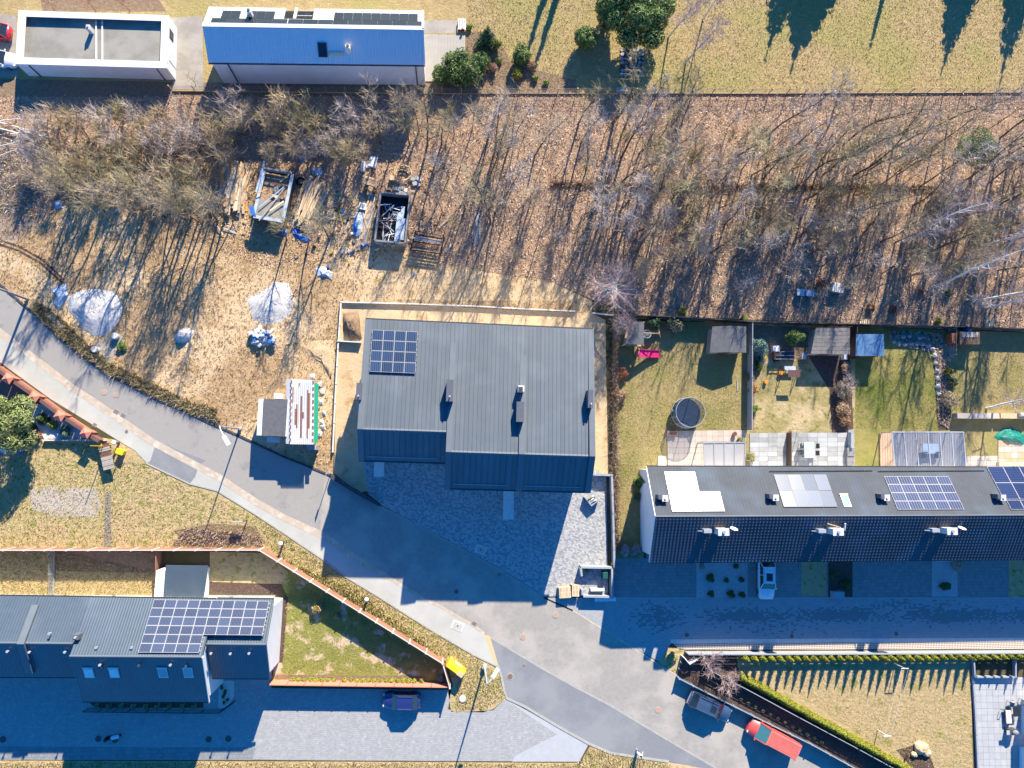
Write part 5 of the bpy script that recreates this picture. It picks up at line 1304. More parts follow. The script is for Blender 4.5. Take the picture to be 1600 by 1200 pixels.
q = PP([(479, 695.5), (494, 696), (494, 703), (480, 702)], 1.6); b = B(); b.slab(q, 1.5); solo(b, 'locker', 'fence_grey', 'grey locker at the lower end of the rusty shed', 'locker')

# ------------------------------------------------------------------ the scrap yard in the clearing
def rnd_pt(px, z=0):
    x0, y0, x1, y1 = px; return P(rnd.uniform(x0, x1), rnd.uniform(y0, y1), z)
root = T('scrap_container', 'open-topped steel container full of scrap metal in the clearing', 'container', P(613, 386))
cb = PP([(597, 308), (642, 312), (634, 386), (588, 382)], 0); H_ = 1.55
for i in range(4):
    a, c_ = cb[i], cb[(i + 1) % 4]; b = B(); b.beam(a + Vector((0, 0, H_ / 2)), c_ + Vector((0, 0, H_ / 2)), .09, H_); w = part(b, 'side_wall', 'steel_grey', root)
    b = B(); b.beam(a + Vector((0, 0, H_ + .04)), c_ + Vector((0, 0, H_ + .04)), .2, .08); part(b, 'rim', 'steel_grey', w)
b = B(); b.prism([(p.x, p.y) for p in cb], .15, .5); part(b, 'floor', 'black', root)
ctr = sum(cb, Vector()) / 4
au = (cb[1] - cb[0]).normalized(); av = (cb[0] - cb[3]).normalized()
for k in range(34):
    c = ctr + au * rnd.uniform(-1.45, .55) + av * rnd.uniform(-2.5, 1.9) + Vector((0, 0, rnd.uniform(.6, 1.15))); a = rnd.uniform(0, math.pi); l = rnd.uniform(.4, 1.1)
    d = Vector((math.cos(a), math.sin(a), rnd.uniform(-.25, .25))) * l
    b = B(); b.beam(c - d, c + d, rnd.uniform(.05, .09), .05); o = solo(b, 'scrap_bar', rnd.choice(['galv', 'tarp_pale', 'galv', 'white_metal', 'rust']), 'thin scrap bar lying in the open steel container', 'scrap', 'scrap bars in the steel container')
for k, (u, v, l, z) in enumerate(((1.0, -.5, 4.2, 1.1), (.65, -1.0, 3.6, 1.2), (1.3, -1.2, 2.6, 1.25))):
    c = ctr + au * u + av * v + Vector((0, 0, z)); b = B(); b.obox(c - av * l / 2 - au * .2, av * l, au * .42, (0, 0, .04)); solo(b, 'scrap_sheet', 'tarp_pale', ('longest pale sheet in the scrap container', 'pale sheet in the middle of the scrap container', 'short pale sheet near the right wall of the scrap container')[k], 'sheet')
b = B(); c = ctr - av * 3.05; b.box(c - au * .6 + Vector((0, 0, .2)), (.35, .25, .9)); b.box(c + au * .35 + Vector((0, 0, .2)), (.4, .3, 1.1)); part(b, 'door_post', 'steel_grey', root)
# roofless frame shed with odd boards
root = T('frame_shed', 'open frame shed with pale edge boards, blue tarp corner and boards on top', 'shed', P(420, 345))
cb = PP([(414, 265), (457, 272), (442, 346), (396, 338)], 1.85); gb = [Vector((p.x, p.y, 0)) for p in cb]
for i in range(4):
    a, c_ = cb[i], cb[(i + 1) % 4]; b = B(); b.beam(a, c_, .34 if i != 0 else .18, .10); part(b, 'edge_board', 'tarp_pale' if i != 0 else 'timber_grey', root)
    b = B(); b.beam(gb[i], cb[i], .14, .14); part(b, 'post', 'timber_dark', root)
    b = B(); m0, m1 = lerp(gb[i], cb[i], .25), lerp(gb[(i + 1) % 4], cb[(i + 1) % 4], .25); b.beam(m0 + Vector((0, 0, .45)), m1 + Vector((0, 0, .45)), .05, 1.6); part(b, 'side_wall', 'timber_dark', root)
b = B(); b.slab([lerp(cb[0], cb[3], .04) - Vector((0, 0, .5)), lerp(cb[1], cb[2], .04) - Vector((0, 0, .5)), lerp(cb[1], cb[2], .6) - Vector((0, 0, .5)), lerp(cb[0], cb[3], .6) - Vector((0, 0, .5))], .06); part(b, 'inner_floor', 'litter', root)
b = B(); b.slab([lerp(cb[0], cb[3], .62) + Vector((0, 0, .02)), lerp(cb[1], cb[2], .62) + Vector((0, 0, .02)), cb[2] + Vector((0, 0, .02)), cb[3] + Vector((0, 0, .02))], .06); part(b, 'roof_sheet', 'felt', root)
q = PP([(389, 322), (396, 322), (400, 338), (392, 335)], 1.95); b = B(); b.slab(q, .06); part(b, 'tarp_corner', 'tarp_blue', root)
for k, (a, c_, w, m) in enumerate((((413, 252), (400, 300), .22, 'tarp_pale'), ((412, 262), (456, 270), .2, 'timber_grey'), ((414, 270), (450, 277), .16, 'timber_orange'), ((448, 290), (405, 345), .12, 'timber_grey'), ((455, 270), (438, 285), .12, 'timber'), ((445, 292), (405, 325), .10, 'tarp_pale'), ((444, 315), (422, 330), .16, 'timber_pale'), ((425, 287), (450, 291), .2, 'timber_dark'), ((399, 304), (419, 296), .1, 'timber_orange'), ((430, 290), (433, 312), .5, 'stone_grey'), ((426, 300), (432, 306), .5, 'timber_pale'))):
    z = Vector((0, 0, 1.97 + .03 * k)) if k not in (9, 10) else Vector((0, 0, 1.42 + k * .02)); b = B(); b.beam(P(*a, 2) - Vector((0, 0, 2)) + z, P(*c_, 2) - Vector((0, 0, 2)) + z, w, .05)
    solo(b, 'loose_board', m, ('long pale board leaning out past the upper left corner of the frame shed', 'grey board along the top edge of the frame shed', 'orange curved board inside the top edge of the frame shed', 'grey board laid diagonally across the frame shed', 'short board at the upper right corner of the frame shed', 'thin pale rod across the frame shed', 'pale board near the lower right of the frame shed', 'dark board in the middle of the frame shed', 'short orange batten at the left side of the frame shed', 'grey panel lying inside the frame shed', 'pale scrap panel lying inside the frame shed')[k], 'board')
# heaps of boards and logs
def heap(x0, y0, x1, y1, dx, n, lmin, lmax, w, mats, zmax, name, lab, cat, jitter=.08):
    """long pieces lying side by side, running down the picture; one thing with its pieces as parts"""
    c = P((x0 + x1) / 2, (y0 + y1) / 2); root = T(name, lab, cat, c); base = math.atan2(-1, dx)
    for k in range(n):
        t = rnd.random(); px = lerp(x0, x1, t); py = rnd.uniform(y0, y1); l = rnd.uniform(lmin, lmax); a = base + rnd.gauss(0, jitter)
        z = zmax * (1 - abs(2 * t - 1) ** 2) * rnd.uniform(.3, 1) + .06
        p = P(px, py); d = Vector((math.cos(a), math.sin(a), rnd.uniform(-.03, .03))) * l / 2
        b = B(); ww = rnd.uniform(.7, 1.3) * w
        if name == 'log_pile': b.tube([p - d + Vector((0, 0, z)), p + d + Vector((0, 0, z))], [ww * .55, ww * .4], 6)
        else: b.beam(p - d + Vector((0, 0, z)), p + d + Vector((0, 0, z)), ww, .06)
        part(b, 'log' if name == 'log_pile' else 'board', rnd.choice(mats), root)
    return root
heap(346, 285, 386, 308, -.12, 120, 3.0, 5.2, .27, ['timber', 'timber_pale', 'timber_grey', 'timber', 'timber_orange', 'leaf_straw'], .7, 'board_pile', 'wide pile of weathered boards left of the frame shed', 'wood pile', .1)
heap(466, 308, 500, 335, -.3, 120, 2.8, 5.0, .21, ['timber', 'timber_pale', 'timber', 'timber_grey'], 1.0, 'log_pile', 'big pile of long thin logs right of the frame shed', 'log pile', .06)
heap(568, 330, 580, 362, -.22, 16, 3.5, 6.0, .2, ['timber', 'timber_pale', 'timber_grey'], .35, 'board_pile', 'narrow pile of long boards left of the scrap container', 'wood pile', .04)
heap(520, 330, 535, 345, -.6, 9, 1.0, 2.0, .12, ['timber_pale', 'leaf_gold', 'timber'], .25, 'board_pile', 'small scattered pile of yellowish battens near the log pile', 'wood pile', .5)
heap(322, 300, 335, 325, -.1, 12, 1.2, 3.0, .22, ['timber', 'timber_orange', 'timber_grey'], .25, 'board_pile', 'loose boards at the left end of the wide board pile', 'wood pile', .25)
# lumber bundle on bearers
root = T('lumber_bundle', 'short bundle of pale squared timbers on dark supports', 'wood pile', P(579, 290))
a = R_(-15)
for k in range(3):
    for j in range(4):
        c = P(579, 284 + k * 4.6) + Vector((0, 0, .9)); d = Vector((math.cos(a), math.sin(a), 0)); b = B(); b.obox(c - d * .85 + Vector((-d.y, d.x, 0)) * (j * .075 - .15) + Vector((0, 0, .09 * (j % 2))), d * (1.7 - .2 * (j % 2)), Vector((-d.y, d.x, 0)) * .07, (0, 0, .09)); part(b, 'timber', 'timber_pale' if (j + k) % 2 else 'timber', root)
b = B(); b.box(P(573, 292), (.2, 1.2, .9)); b.box(P(586, 296), (.2, 1.2, .9)); part(b, 'support', 'timber_dark', root)
# steel rack with beams
root = T('storage_rack', 'low steel rack loaded with beams and pipes right of the scrap container', 'rack', P(668, 395))
qa, qb_, qc, qd = PP([(650, 365), (694, 373), (689, 398), (642, 392)], 0)
b = B()
for p in (qa, qb_, qc, qd): b.beam(p, p + Vector((0, 0, 1.1)), .1, .1)
for z in (.35, .95):
    for p, q in ((qa, qb_), (qd, qc), (qa, qd), (qb_, qc)): b.beam(p + Vector((0, 0, z)), q + Vector((0, 0, z)), .08, .08)
part(b, 'frame', 'black', root)
for k in range(11):
    t = k / 10; z = .95 + .09 * (k % 2); p, q = lerp(qa, qd, t), lerp(qb_, qc, t); b = B(); e = rnd.uniform(-.1, .25); d = (q - p).normalized(); b.beam(p + d * e + Vector((0, 0, z + .08)), q - d * rnd.uniform(-.1, .4) + Vector((0, 0, z + .08)), rnd.uniform(.07, .16), .08); part(b, 'beam', ('rust', 'steel_grey', 'black', 'timber', 'tarp_pale', 'steel_grey', 'black')[k % 7], root)
# rings, tyres, blocks, small junk
def junk(b, name, mat, label, cat, **k): return solo(b, name, mat, label, cat, **k)
for (x, y, R, z, t) in ((631, 273, .92, .55, 'large pale plastic hoop on top of the stack of rings'), (629, 271, .98, .32, 'pale plastic hoop lying under the top hoop'), (628, 277, .9, .1, 'lowest pale hoop of the stack near the grey crates')):
    b = B(); b.torus(P(x, y) + Vector((0, 0, z)), R, .075, 28, 6); junk(b, 'hoop', 'leaf_straw', t, 'hoop')
for (x, y, R, t) in ((607, 301, .26, 'small dark tyre at the upper left corner of the scrap container'), (470, 284, .42, 'dark tyre at the top of the log pile')):
    b = B(); b.torus(P(x, y) + Vector((0, 0, .12)), R, .12, 18, 8); junk(b, 'tyre', 'tyre', t, 'tyre')
def box_thing(name, x, y, w, d, h, rz, mat, label, cat, group=None, z=0.0, bevel=.015):
    b = B(); b.box((0, 0, 0), (w, d, h), R_(rz)); c = P(x, y, 0); b.v = [(v[0] + c.x, v[1] + c.y, v[2] + z) for v in b.v]
    return solo(b, name, mat, label, cat, group, bevel=bevel)
box_thing('white_slab', 568, 260, .5, 1.4, .5, -4, 'plastic_white', 'narrow white slab leaning in the scrub above the lumber bundle', 'slab')
box_thing('white_slab', 583, 254, .9, 1.3, .35, -12, 'plastic_white', 'wide white slab in the scrub above the lumber bundle', 'slab')
box_thing('white_slab', 575, 258, .5, .8, .25, 10, 'concrete_white', 'small white slab between two larger white slabs', 'slab')
box_thing('white_box', 613, 280, .55, .6, .5, 0, 'leaf_straw', 'cream box beside the stack of hoops', 'box')
root = T('square_frame', 'white square frame with grey centre left of the scrap container', 'frame', P(567, 323), None, R_(-12))
b = B(); b.box((0, 0, 0), (.85, .8, .25)); part(b, 'rim', 'plastic_white', root, local=True)
b = B(); b.box((0, 0, .25), (.45, .45, .02)); part(b, 'inset', 'stone_grey', root, local=True)
gi = 0
for (x, y) in ((645, 281), (651, 279), (655, 282), (648, 288), (654, 289), (617, 296), (622, 297), (627, 295), (620, 303), (626, 302), (632, 304), (634, 298)):
    box_thing('concrete_block', x, y, rnd.uniform(.35, .55), rnd.uniform(.35, .55), rnd.uniform(.25, .5), rnd.uniform(-20, 20), rnd.choice(['stone_grey', 'stone_grey', 'concrete_white']), 'grey block in the cluster above the scrap container', 'block', 'grey blocks above the scrap container'); gi += 1
def tarp(name, px, z, mat, label, cat='tarpaulin', seed=1):
    """crumpled sheet over a heap"""
    r = random.Random(seed); pts = [P(x, y) for x, y in px]; c = sum(pts, Vector()) / len(pts); b = B(); rings = 5; n = len(pts)
    vs_ = [c + Vector((0, 0, z))]
    for k in range(1, rings + 1):
        t = k / rings
        for p in pts: vs_.append(lerp(c, p, t) + Vector((r.uniform(-.12, .12), r.uniform(-.12, .12), max(.02, z * (1 - t ** 1.5) + r.uniform(-.2, .2) * z * (1 if k < rings else 0)))))
    fs_ = [(0, 1 + i, 1 + (i + 1) % n) for i in range(n)]
    for k in range(rings - 1):
        for i in range(n): fs_.append((1 + k * n + i, 1 + (k + 1) * n + i, 1 + (k + 1) * n + (i + 1) % n, 1 + k * n + (i + 1) % n))
    b.add(vs_, fs_); return solo(b, name, mat, label, cat)
tarp('tarpaulin', [(455, 352), (463, 355), (470, 366), (488, 376), (482, 379), (470, 376), (460, 372), (455, 362)], .35, 'tarp_blue', 'crumpled blue tarpaulin at the foot of the log pile', seed=3)
tarp('tarpaulin', [(440, 353), (448, 355), (450, 368), (442, 370), (437, 362)], .3, 'tarp_blue', 'small blue tarpaulin in the shadow of the frame shed', seed=4)
tarp('tarpaulin', [(557, 332), (568, 330), (571, 345), (568, 372), (556, 374), (551, 360), (552, 345)], .55, 'tarp_pale', 'pale blue bags heaped left of the narrow board pile', seed=5)
tarp('tarpaulin', [(553, 345), (560, 345), (562, 362), (556, 368), (551, 358)], .75, 'tarp_blue', 'dark blue bag on the pale bags', seed=8)
tarp('tarpaulin', [(562, 380), (574, 378), (580, 384), (570, 386), (561, 384)], .25, 'tarp_blue', 'flat blue tarpaulin at the lower end of the narrow board pile', seed=6)
tarp('tarpaulin', [(485, 264), (500, 262), (505, 270), (498, 277), (487, 273)], .3, 'tarp_pale', 'pale blue sheet in the scrub above the log pile', seed=7)
tarp('tarpaulin', [(465, 228), (474, 228), (475, 238), (467, 240)], .6, 'tarp_blue', 'blue sheet among shrubs, upper of two', seed=9)
tarp('tarpaulin', [(463, 245), (473, 244), (474, 252), (464, 253)], .6, 'tarp_blue', 'blue sheet among shrubs, lower of two', seed=10)
tarp('tarpaulin', [(84, 315), (96, 313), (98, 325), (86, 328)], .3, 'tarp_pale', 'small blue-grey bag on the dirt at the far left', seed=11)
tarp('plastic_sheet', [(80, 452), (105, 444), (108, 462), (96, 478), (92, 484), (84, 476), (90, 462)], .3, 'tarp_pale', 'crumpled pale sheet left of the white chalk heap', 'sheet', seed=12)
tarp('plastic_sheet', [(742, 330), (750, 332), (752, 380), (738, 388), (739, 360)], .25, 'steel_grey', 'grey greenish sheet lying at the wood edge', 'sheet', seed=13)
tarp('scrap_heap', [(494, 420), (505, 415), (518, 425), (520, 438), (508, 432), (496, 434)], .35, 'galv', 'small heap of shiny scrap on the open clearing', 'scrap', seed=14)
tarp('rubbish_heap', [(392, 518), (405, 512), (420, 516), (430, 528), (420, 540), (405, 544), (394, 538)], .7, 'white_chalk', 'heap of white plastic rubbish below the chalk heap', 'rubbish', seed=15)
for k in range(26):
    x, y = rnd.gauss(409, 9), rnd.gauss(528, 7); box_thing('rubbish_bag', x, y, rnd.uniform(.3, .7), rnd.uniform(.3, .6), rnd.uniform(.2, .5), rnd.uniform(0, 90), rnd.choice(['plastic_white', 'tarp_pale', 'tarp_blue', 'plastic_white', 'galv']), 'crumpled bag in the white rubbish heap', 'bag', 'bags in the rubbish heap', z=rnd.uniform(.1, .5), bevel=.08)
for k, (x, y) in enumerate(((498, 602), (503, 612), (501, 628), (506, 645), (502, 660), (499, 678), (504, 668), (488, 588))):
    tarp('plaster_lump', [(x - 4, y - 4), (x + 4, y - 5), (x + 5, y + 4), (x - 3, y + 5)], .25, 'white_chalk', 'pale rubble lump beside the green edge of the rusty shed', 'rubble', seed=30 + k)['group'] = 'rubble lumps beside the rusty shed'
# chalk / sand heaps
def mound(px, h, mat, label, seed, name='chalk_heap', cat='heap', rings=16, rough=.10):
    r = random.Random(seed); pts = [P(x, y) for x, y in px]; c = sum(pts, Vector()) / len(pts); b = B(); n = len(pts) * 3
    rim = [lerp(pts[i // 3], pts[(i // 3 + 1) % len(pts)], (i % 3) / 3) for i in range(n)]
    vs_ = [c + Vector((0, 0, h))]
    for k in range(1, rings + 1):
        t = k / rings
        for p in rim:
            z = h * (1 - t) ** .8 if t > .25 else h * (1 - .1 * t)
            z = h * min(1.0, (1 - t) * 1.55) + r.uniform(-rough, rough) * h * (k < rings)
            vs_.append(lerp(c, p, t) + Vector((r.uniform(-.05, .05), r.uniform(-.05, .05), max(z, .0))))
    fs_ = [(0, 1 + i, 1 + (i + 1) % n) for i in range(n)]
    for k in range(rings - 1):
        for i in range(n): fs_.append((1 + k * n + i, 1 + (k + 1) * n + i, 1 + (k + 1) * n + (i + 1) % n, 1 + k * n + (i + 1) % n))
    b.add(vs_, fs_); return solo(b, name, mat, label, cat, smooth=True)
mound([(104, 465), (120, 455), (150, 451), (178, 455), (190, 470), (192, 490), (182, 510), (165, 524), (145, 526), (130, 515), (118, 498), (106, 485)], .6, 'white_chalk', 'large round white chalk heap beside the road', 41, rough=.03)
mound([(385, 465), (410, 455), (430, 440), (452, 442), (460, 470), (455, 490), (440, 505), (415, 508), (395, 500)], .28, 'white_chalk', 'spread white chalk heap in the middle of the clearing', 42, rough=.12)
mound([(273, 526), (280, 515), (295, 511), (304, 518), (298, 531), (285, 537), (275, 534)], .75, 'concrete_white', 'small pale heap alone on the clearing', 43)
mound([(470, 540), (482, 532), (520, 530), (526, 560), (520, 600), (505, 570), (480, 556)], .15, 'sand', 'flat sandy patch near the yard fence', 44, 'sand_heap')
mound([(535, 490), (560, 485), (566, 530), (548, 533), (536, 515)], .9, 'brown_turf', 'dark earth heap in the corner of the new house yard', 45, 'earth_heap')
for x, y, r_, t in ((182, 526, .38, 'right concrete shaft ring on the pad by the road'), (151, 547, .36, 'left concrete shaft ring on the pad by the road')):
    b = B(); b.cyl(P(x, y), r_, .55, 18); b.cyl(P(x, y) + Vector((0, 0, .55)), r_ * .85, .06, 18); solo(b, 'shaft_ring', 'concrete_white', t, 'concrete ring')
b = B(); b.beam(P(80, 493) + Vector((0, 0, .2)), P(99, 514) + Vector((0, 0, .2)), .5, .3); solo(b, 'concrete_beam', 'stone_grey', 'pale concrete beam lying in the weeds beside the road', 'beam')
# two beehive-like crates and pallets at the wood edge
def crate(x, y, w, d, h, rz, m1, label, m2='galv'):
    root = T('wooden_crate', label, 'crate', P(x, y), None, R_(rz)); b = B(); b.box((0, 0, .1), (w, d, h)); part(b, 'box', m1, root, local=True, bevel=.02)
    b = B(); b.box((0, 0, h + .1), (w + .12, d + .12, .08)); part(b, 'lid', m2, root, local=True)
    b = B(); b.box((-w * .3, 0, 0), (.1, d, .1)); b.box((w * .3, 0, 0), (.1, d, .1)); part(b, 'foot', 'timber_dark', root, local=True)
crate(1247, 459, .8, .7, .55, -4, 'blue_sheet', 'left blue-grey hive box at the wood edge', 'tarp_pale')
crate(1261, 460, .9, .65, .55, -4, 'blue_sheet', 'right blue-grey hive box at the wood edge', 'tarp_pale')
crate(1303, 452, 1.35, 1.05, .75, -8, 'timber_grey', 'pale square crate alone at the wood edge', 'concrete_white')
def pallet(x, y, z, rz, label, n=7, m='timber_pale', w=1.2, d=1.0):
    root = T('pallet', label, 'pallet', P(x, y) + Vector((0, 0, z)), None, R_(rz)); L = ORIG[root.name]
    for i in range(n):
        b = B(); b.obox((-w / 2 + w * i / n, -d / 2, .10), (w / n * .72, 0, 0), (0, d, 0), (0, 0, .025)); part(b, 'board', m, root, local=True)
    b = B()
    for y_ in (-d * .42, 0, d * .42): b.box((0, y_, 0), (w, .1, .1))
    part(b, 'bearer', 'timber', root, local=True)
for k in range(5): pallet(880 + .4 * k, 924, .03 + k * .13, 3 + 2 * (k % 2), ('lowest pallet of the left stack by the bin enclosure', 'second pallet from the ground in the left stack by the bin enclosure', 'middle pallet of the left stack by the bin enclosure', 'second pallet from the top in the left stack by the bin enclosure', 'top pallet of the left stack by the bin enclosure')[k], n=8, w=1.35, d=1.25)
for k in range(5): pallet(897 + .3 * k, 921, .03 + k * .13, -2, ('lowest pallet of the right stack by the bin enclosure', 'second pallet from the ground in the right stack by the bin enclosure', 'middle pallet of the right stack by the bin enclosure', 'second pallet from the top in the right stack by the bin enclosure', 'top pallet of the right stack by the bin enclosure')[k], n=5, w=.85, d=1.35)
pallet(1545, 505, .05, 2, 'pale pallet leaning at the wood edge near the small shelter', n=7, w=1.4, d=.9)
pallet(1350, 503, .05, 0, 'pale board pallet on the ground behind the blue-roofed shelter', n=5, w=1.3, d=.6)
# bin enclosure of the new house
root = T('bin_enclosure', 'grey open-topped bin enclosure at the lower right of the forecourt', 'enclosure', P(932, 925))
gq = PP([(905, 884), (953, 885), (954, 932), (908, 931)], 0); hh = 1.15
def wall(a, b_, h, name='wall', m='fence_grey', w=.22, t=0):
    b = B(); b.beam(a + Vector((0, 0, h / 2)), b_ + Vector((0, 0, h / 2)), w, h); return part(b, name, m, root)
wall(gq[0], gq[1], hh); wall(gq[1] - Vector((0, .12, 0)), gq[2], hh); wall(gq[3] + Vector((.1, .11, 0)), gq[2] - Vector((.12, -.11, 0)), .9); wall(gq[0] - Vector((0, .12, 0)), gq[0] - Vector((-.1, 1.0, 0)), hh); wall(gq[3] + Vector((0, .25, 0)), gq[3] + Vector((0, .85, 0)), .9)
b = B(); b.box(P(932, 920) + Vector((0, 0, 0)), (1.6, .3, .7)); part(b, 'bench', 'concrete_white', root)
box_thing('wheeled_bin', 943, 897, .6, .75, 1.05, 0, 'bin_green', 'dark green wheeled bin inside the bin enclosure', 'bin', bevel=.04)
box_thing('flower_box', 917, 892, .5, .3, .3, 10, 'leaf_lime', 'small planted pot inside the bin enclosure', 'pot')
box_thing('white_slab', 945, 935.5, 2.4, .42, .5, 0, 'plastic_white', 'bright white slab along the lower edge of the bin enclosure', 'slab')
box_thing('bin', 956.5, 881, .35, .35, .6, 0, 'plastic_yellow', 'small yellow bin at the wall beside the bin enclosure', 'bin', bevel=.05)
box_thing('bin', 957, 895, .32, .32, .5, 0, 'plastic_orange', 'small orange bin below the yellow bin', 'bin', bevel=.05)
# stack of boards on the forecourt
c = P(923, 778); root = T('material_stack', 'square pale stack with tools on top standing alone on the sunlit forecourt', 'stack', c, None, R_(38))
b = B(); b.box((0, 0, .0), (1.25, 1.35, .85)); part(b, 'block', 'slab_grey', root, local=True)
for k in range(7): b = B(); b.obox((rnd.uniform(-.5, .3), rnd.uniform(-.5, .3), .86 + .02 * k), (rnd.uniform(.2, .5), 0, 0), (0, .1, 0), (0, 0, .04)); part(b, 'tool', rnd.choice(['black', 'leaf_gold', 'white_metal', 'dark_metal']), root, local=True)
b = B(); b.beam(P(921, 766) + Vector((0, 0, .6)), P(921, 752) + Vector((0, 0, 1.0)), .1, .06); solo(b, 'plank', 'concrete_white', 'thin pale plank leaning between house and material stack', 'plank')
# bench on the upper paving
c = P(721, 41); root = T('garden_bench', 'white slatted bench at the end of the upper concrete strip', 'bench', c)
b = B()
for k in range(5): b.obox((-.42 + k * .2, -.72, .42), (.13, 0, 0), (0, 1.44, 0), (0, 0, .04))
part(b, 'seat', 'plastic_white', root, local=True)
b = B()
for sy in (-.65, .55): b.obox((-.4, sy, 0), (.8, 0, 0), (0, .1, 0), (0, 0, .42))
part(b, 'leg', 'dark_metal', root, local=True)
b = B(); b.ball((.15, -.75, .55), .16, .16, .16, 8, 5); solo_b = B(); solo_b.v = [(v[0] + c.x, v[1] + c.y, v[2]) for v in b.v]; solo_b.f = b.f; solo_b.m = b.m; solo(solo_b, 'ball', 'lens_red', 'dark red ball at the lower end of the white bench', 'ball')
# board deck
root = T('deck', 'pale grey board deck right of the metal house', 'deck', P(693, 90))
qa, qb_, qc, qd = PP([(662, 54), (727, 55), (727, 127), (664, 127)], .12); n = 28
dk = B()
for i in range(n):
    p, q, r, s = lerp(qa, qb_, i / n), lerp(qa, qb_, (i + .9) / n), lerp(qd, qc, (i + .9) / n), lerp(qd, qc, i / n); dk.slab([p, q, r, s], .1)
part(dk, 'deck_boards', 'deck_grey', root, stuff=True)

# the walker by the road
root = T('person', 'person in pale top and dark trousers walking at the road edge', 'person', P(995.5, 1172), None, R_(60))
me = bpy.data.meshes.new('body')
J = [(0, 0, .95, .13), (0, 0, 1.2, .14), (0, 0, 1.42, .16), (0, 0, 1.52, .06), (0, 0, 1.60, .09), (.02, 0, 1.70, .105), (0, .1, .9, .10), (.12, .11, .5, .075), (.02, .11, .08, .05), (.16, .11, .04, .04), (0, -.1, .9, .10), (-.08, -.11, .5, .075), (-.22, -.11, .12, .05), (-.10, -.11, .04, .04), (0, .2, 1.42, .075), (-.06, .26, 1.15, .055), (.05, .27, .92, .04), (.1, .27, .82, .035), (0, -.2, 1.42, .075), (.14, -.26, 1.16, .055), (.32, -.24, 1.05, .04), (.42, -.22, 1.04, .035)]
E_ = [(0, 1), (1, 2), (2, 3), (3, 4), (4, 5), (0, 6), (6, 7), (7, 8), (8, 9), (0, 10), (10, 11), (11, 12), (12, 13), (2, 14), (14, 15), (15, 16), (16, 17), (2, 18), (18, 19), (19, 20), (20, 21)]
me.from_pydata([j[:3] for j in J], E_, []); body = bpy.data.objects.new('body', me); COL.objects.link(body); body.parent = root
me.materials.append(MATS['cloth_pale'])
sk_ = body.modifiers.new('skin', 'SKIN')
for i, j in enumerate(J): me.skin_vertices[0].data[i].radius = (j[3], j[3])
me.skin_vertices[0].data[0].use_root = True
ss = body.modifiers.new('sub', 'SUBSURF'); ss.levels = 1; ss.render_levels = 1
b = B(); b.ball((.0, 0, 1.73), .125, .12, .12, 10, 6); part(b, 'hair', 'hair', root, local=True, smooth=True)
b = B()
for s_, k in ((.11, .1), (-.11, -.1)): b.tube([(0, s_ * .9, .93), (k, s_, .52), (k * (.2 if k > 0 else 2.1), s_, .12)], [.125, .1, .075], 8)
part(b, 'trousers', 'cloth_blue', root, local=True, smooth=True)
b = B(); b.ball((.13, 0, 1.66), .03, .045, .05, 6, 4); part(b, 'face', 'skin', root, local=True, smooth=True)
# ------------------------------------------------------------------ terraces and garden things of the row
def slabs(name, quad, nx, ny, mats, z, label=None, bond=0.0, gap=.012):
    """terrace (structure) whose slabs are parts of it"""
    q = PP(quad, 0); base = B(); base.prism([(p.x, p.y) for p in q], 0, z - .03)
    root = mesh_obj(name, base.v, base.f, 'joint', base.m); root['kind'] = 'structure'; ORIG[root.name] = Vector((0, 0, 0))
    for j in range(ny):
        for i in range(nx):
            s = [lerp(lerp(q[0], q[1], a), lerp(q[3], q[2], a), c) for a, c in (((i + gap) / nx, (j + gap * 1.6) / ny), ((i + 1 - gap) / nx, (j + gap * 1.6) / ny), ((i + 1 - gap) / nx, (j + 1 - gap * 1.6) / ny), ((i + gap) / nx, (j + 1 - gap * 1.6) / ny))]
            b = B(); h = Vector((0, 0, z + rnd.uniform(-.004, .004))); b.slab([p + h for p in s], .04)
            c = sum(s, Vector()) / 4 + Vector((0, 0, z)); o = mesh_obj('paving_slab', [Vector(v) - c for v in b.v], b.f, rnd.choice(mats), b.m); o.location = c; o.parent = root
    return root
slabs('terrace', [(1042, 673), (1165, 672), (1164, 735), (1043, 735)], 14, 7, ['slab_beige'], .10)
slabs('terrace', [(1028, 712), (1041, 712), (1041, 735), (1028, 735)], 1, 2, ['concrete_white'], .08)
slabs('terrace', [(1171, 677), (1228, 676), (1228, 735), (1171, 735)], 4, 8, ['slab_grey', 'slab_light'], .10)
slabs('terrace', [(1231, 676), (1323, 676), (1323, 735), (1231, 735)], 6, 8, ['slab_grey', 'slab_light', 'slab_grey'], .10)
slabs('terrace', [(1325, 672), (1334, 670), (1335, 735), (1325, 735)], 1, 6, ['slab_grey'], .08)
slabs('terrace', [(1505, 712), (1558, 712), (1558, 735), (1505, 735)], 5, 3, ['slab_beige'], .09)
slabs('terrace', [(1559, 688), (1660, 688), (1660, 735), (1559, 735)], 10, 5, ['slab_beige', 'deck_wood'], .09)
slabs('patio', [(1521, 1058), (1680, 1058), (1680, 1206), (1528, 1206)], 17, 15, ['slab_light'], .06)
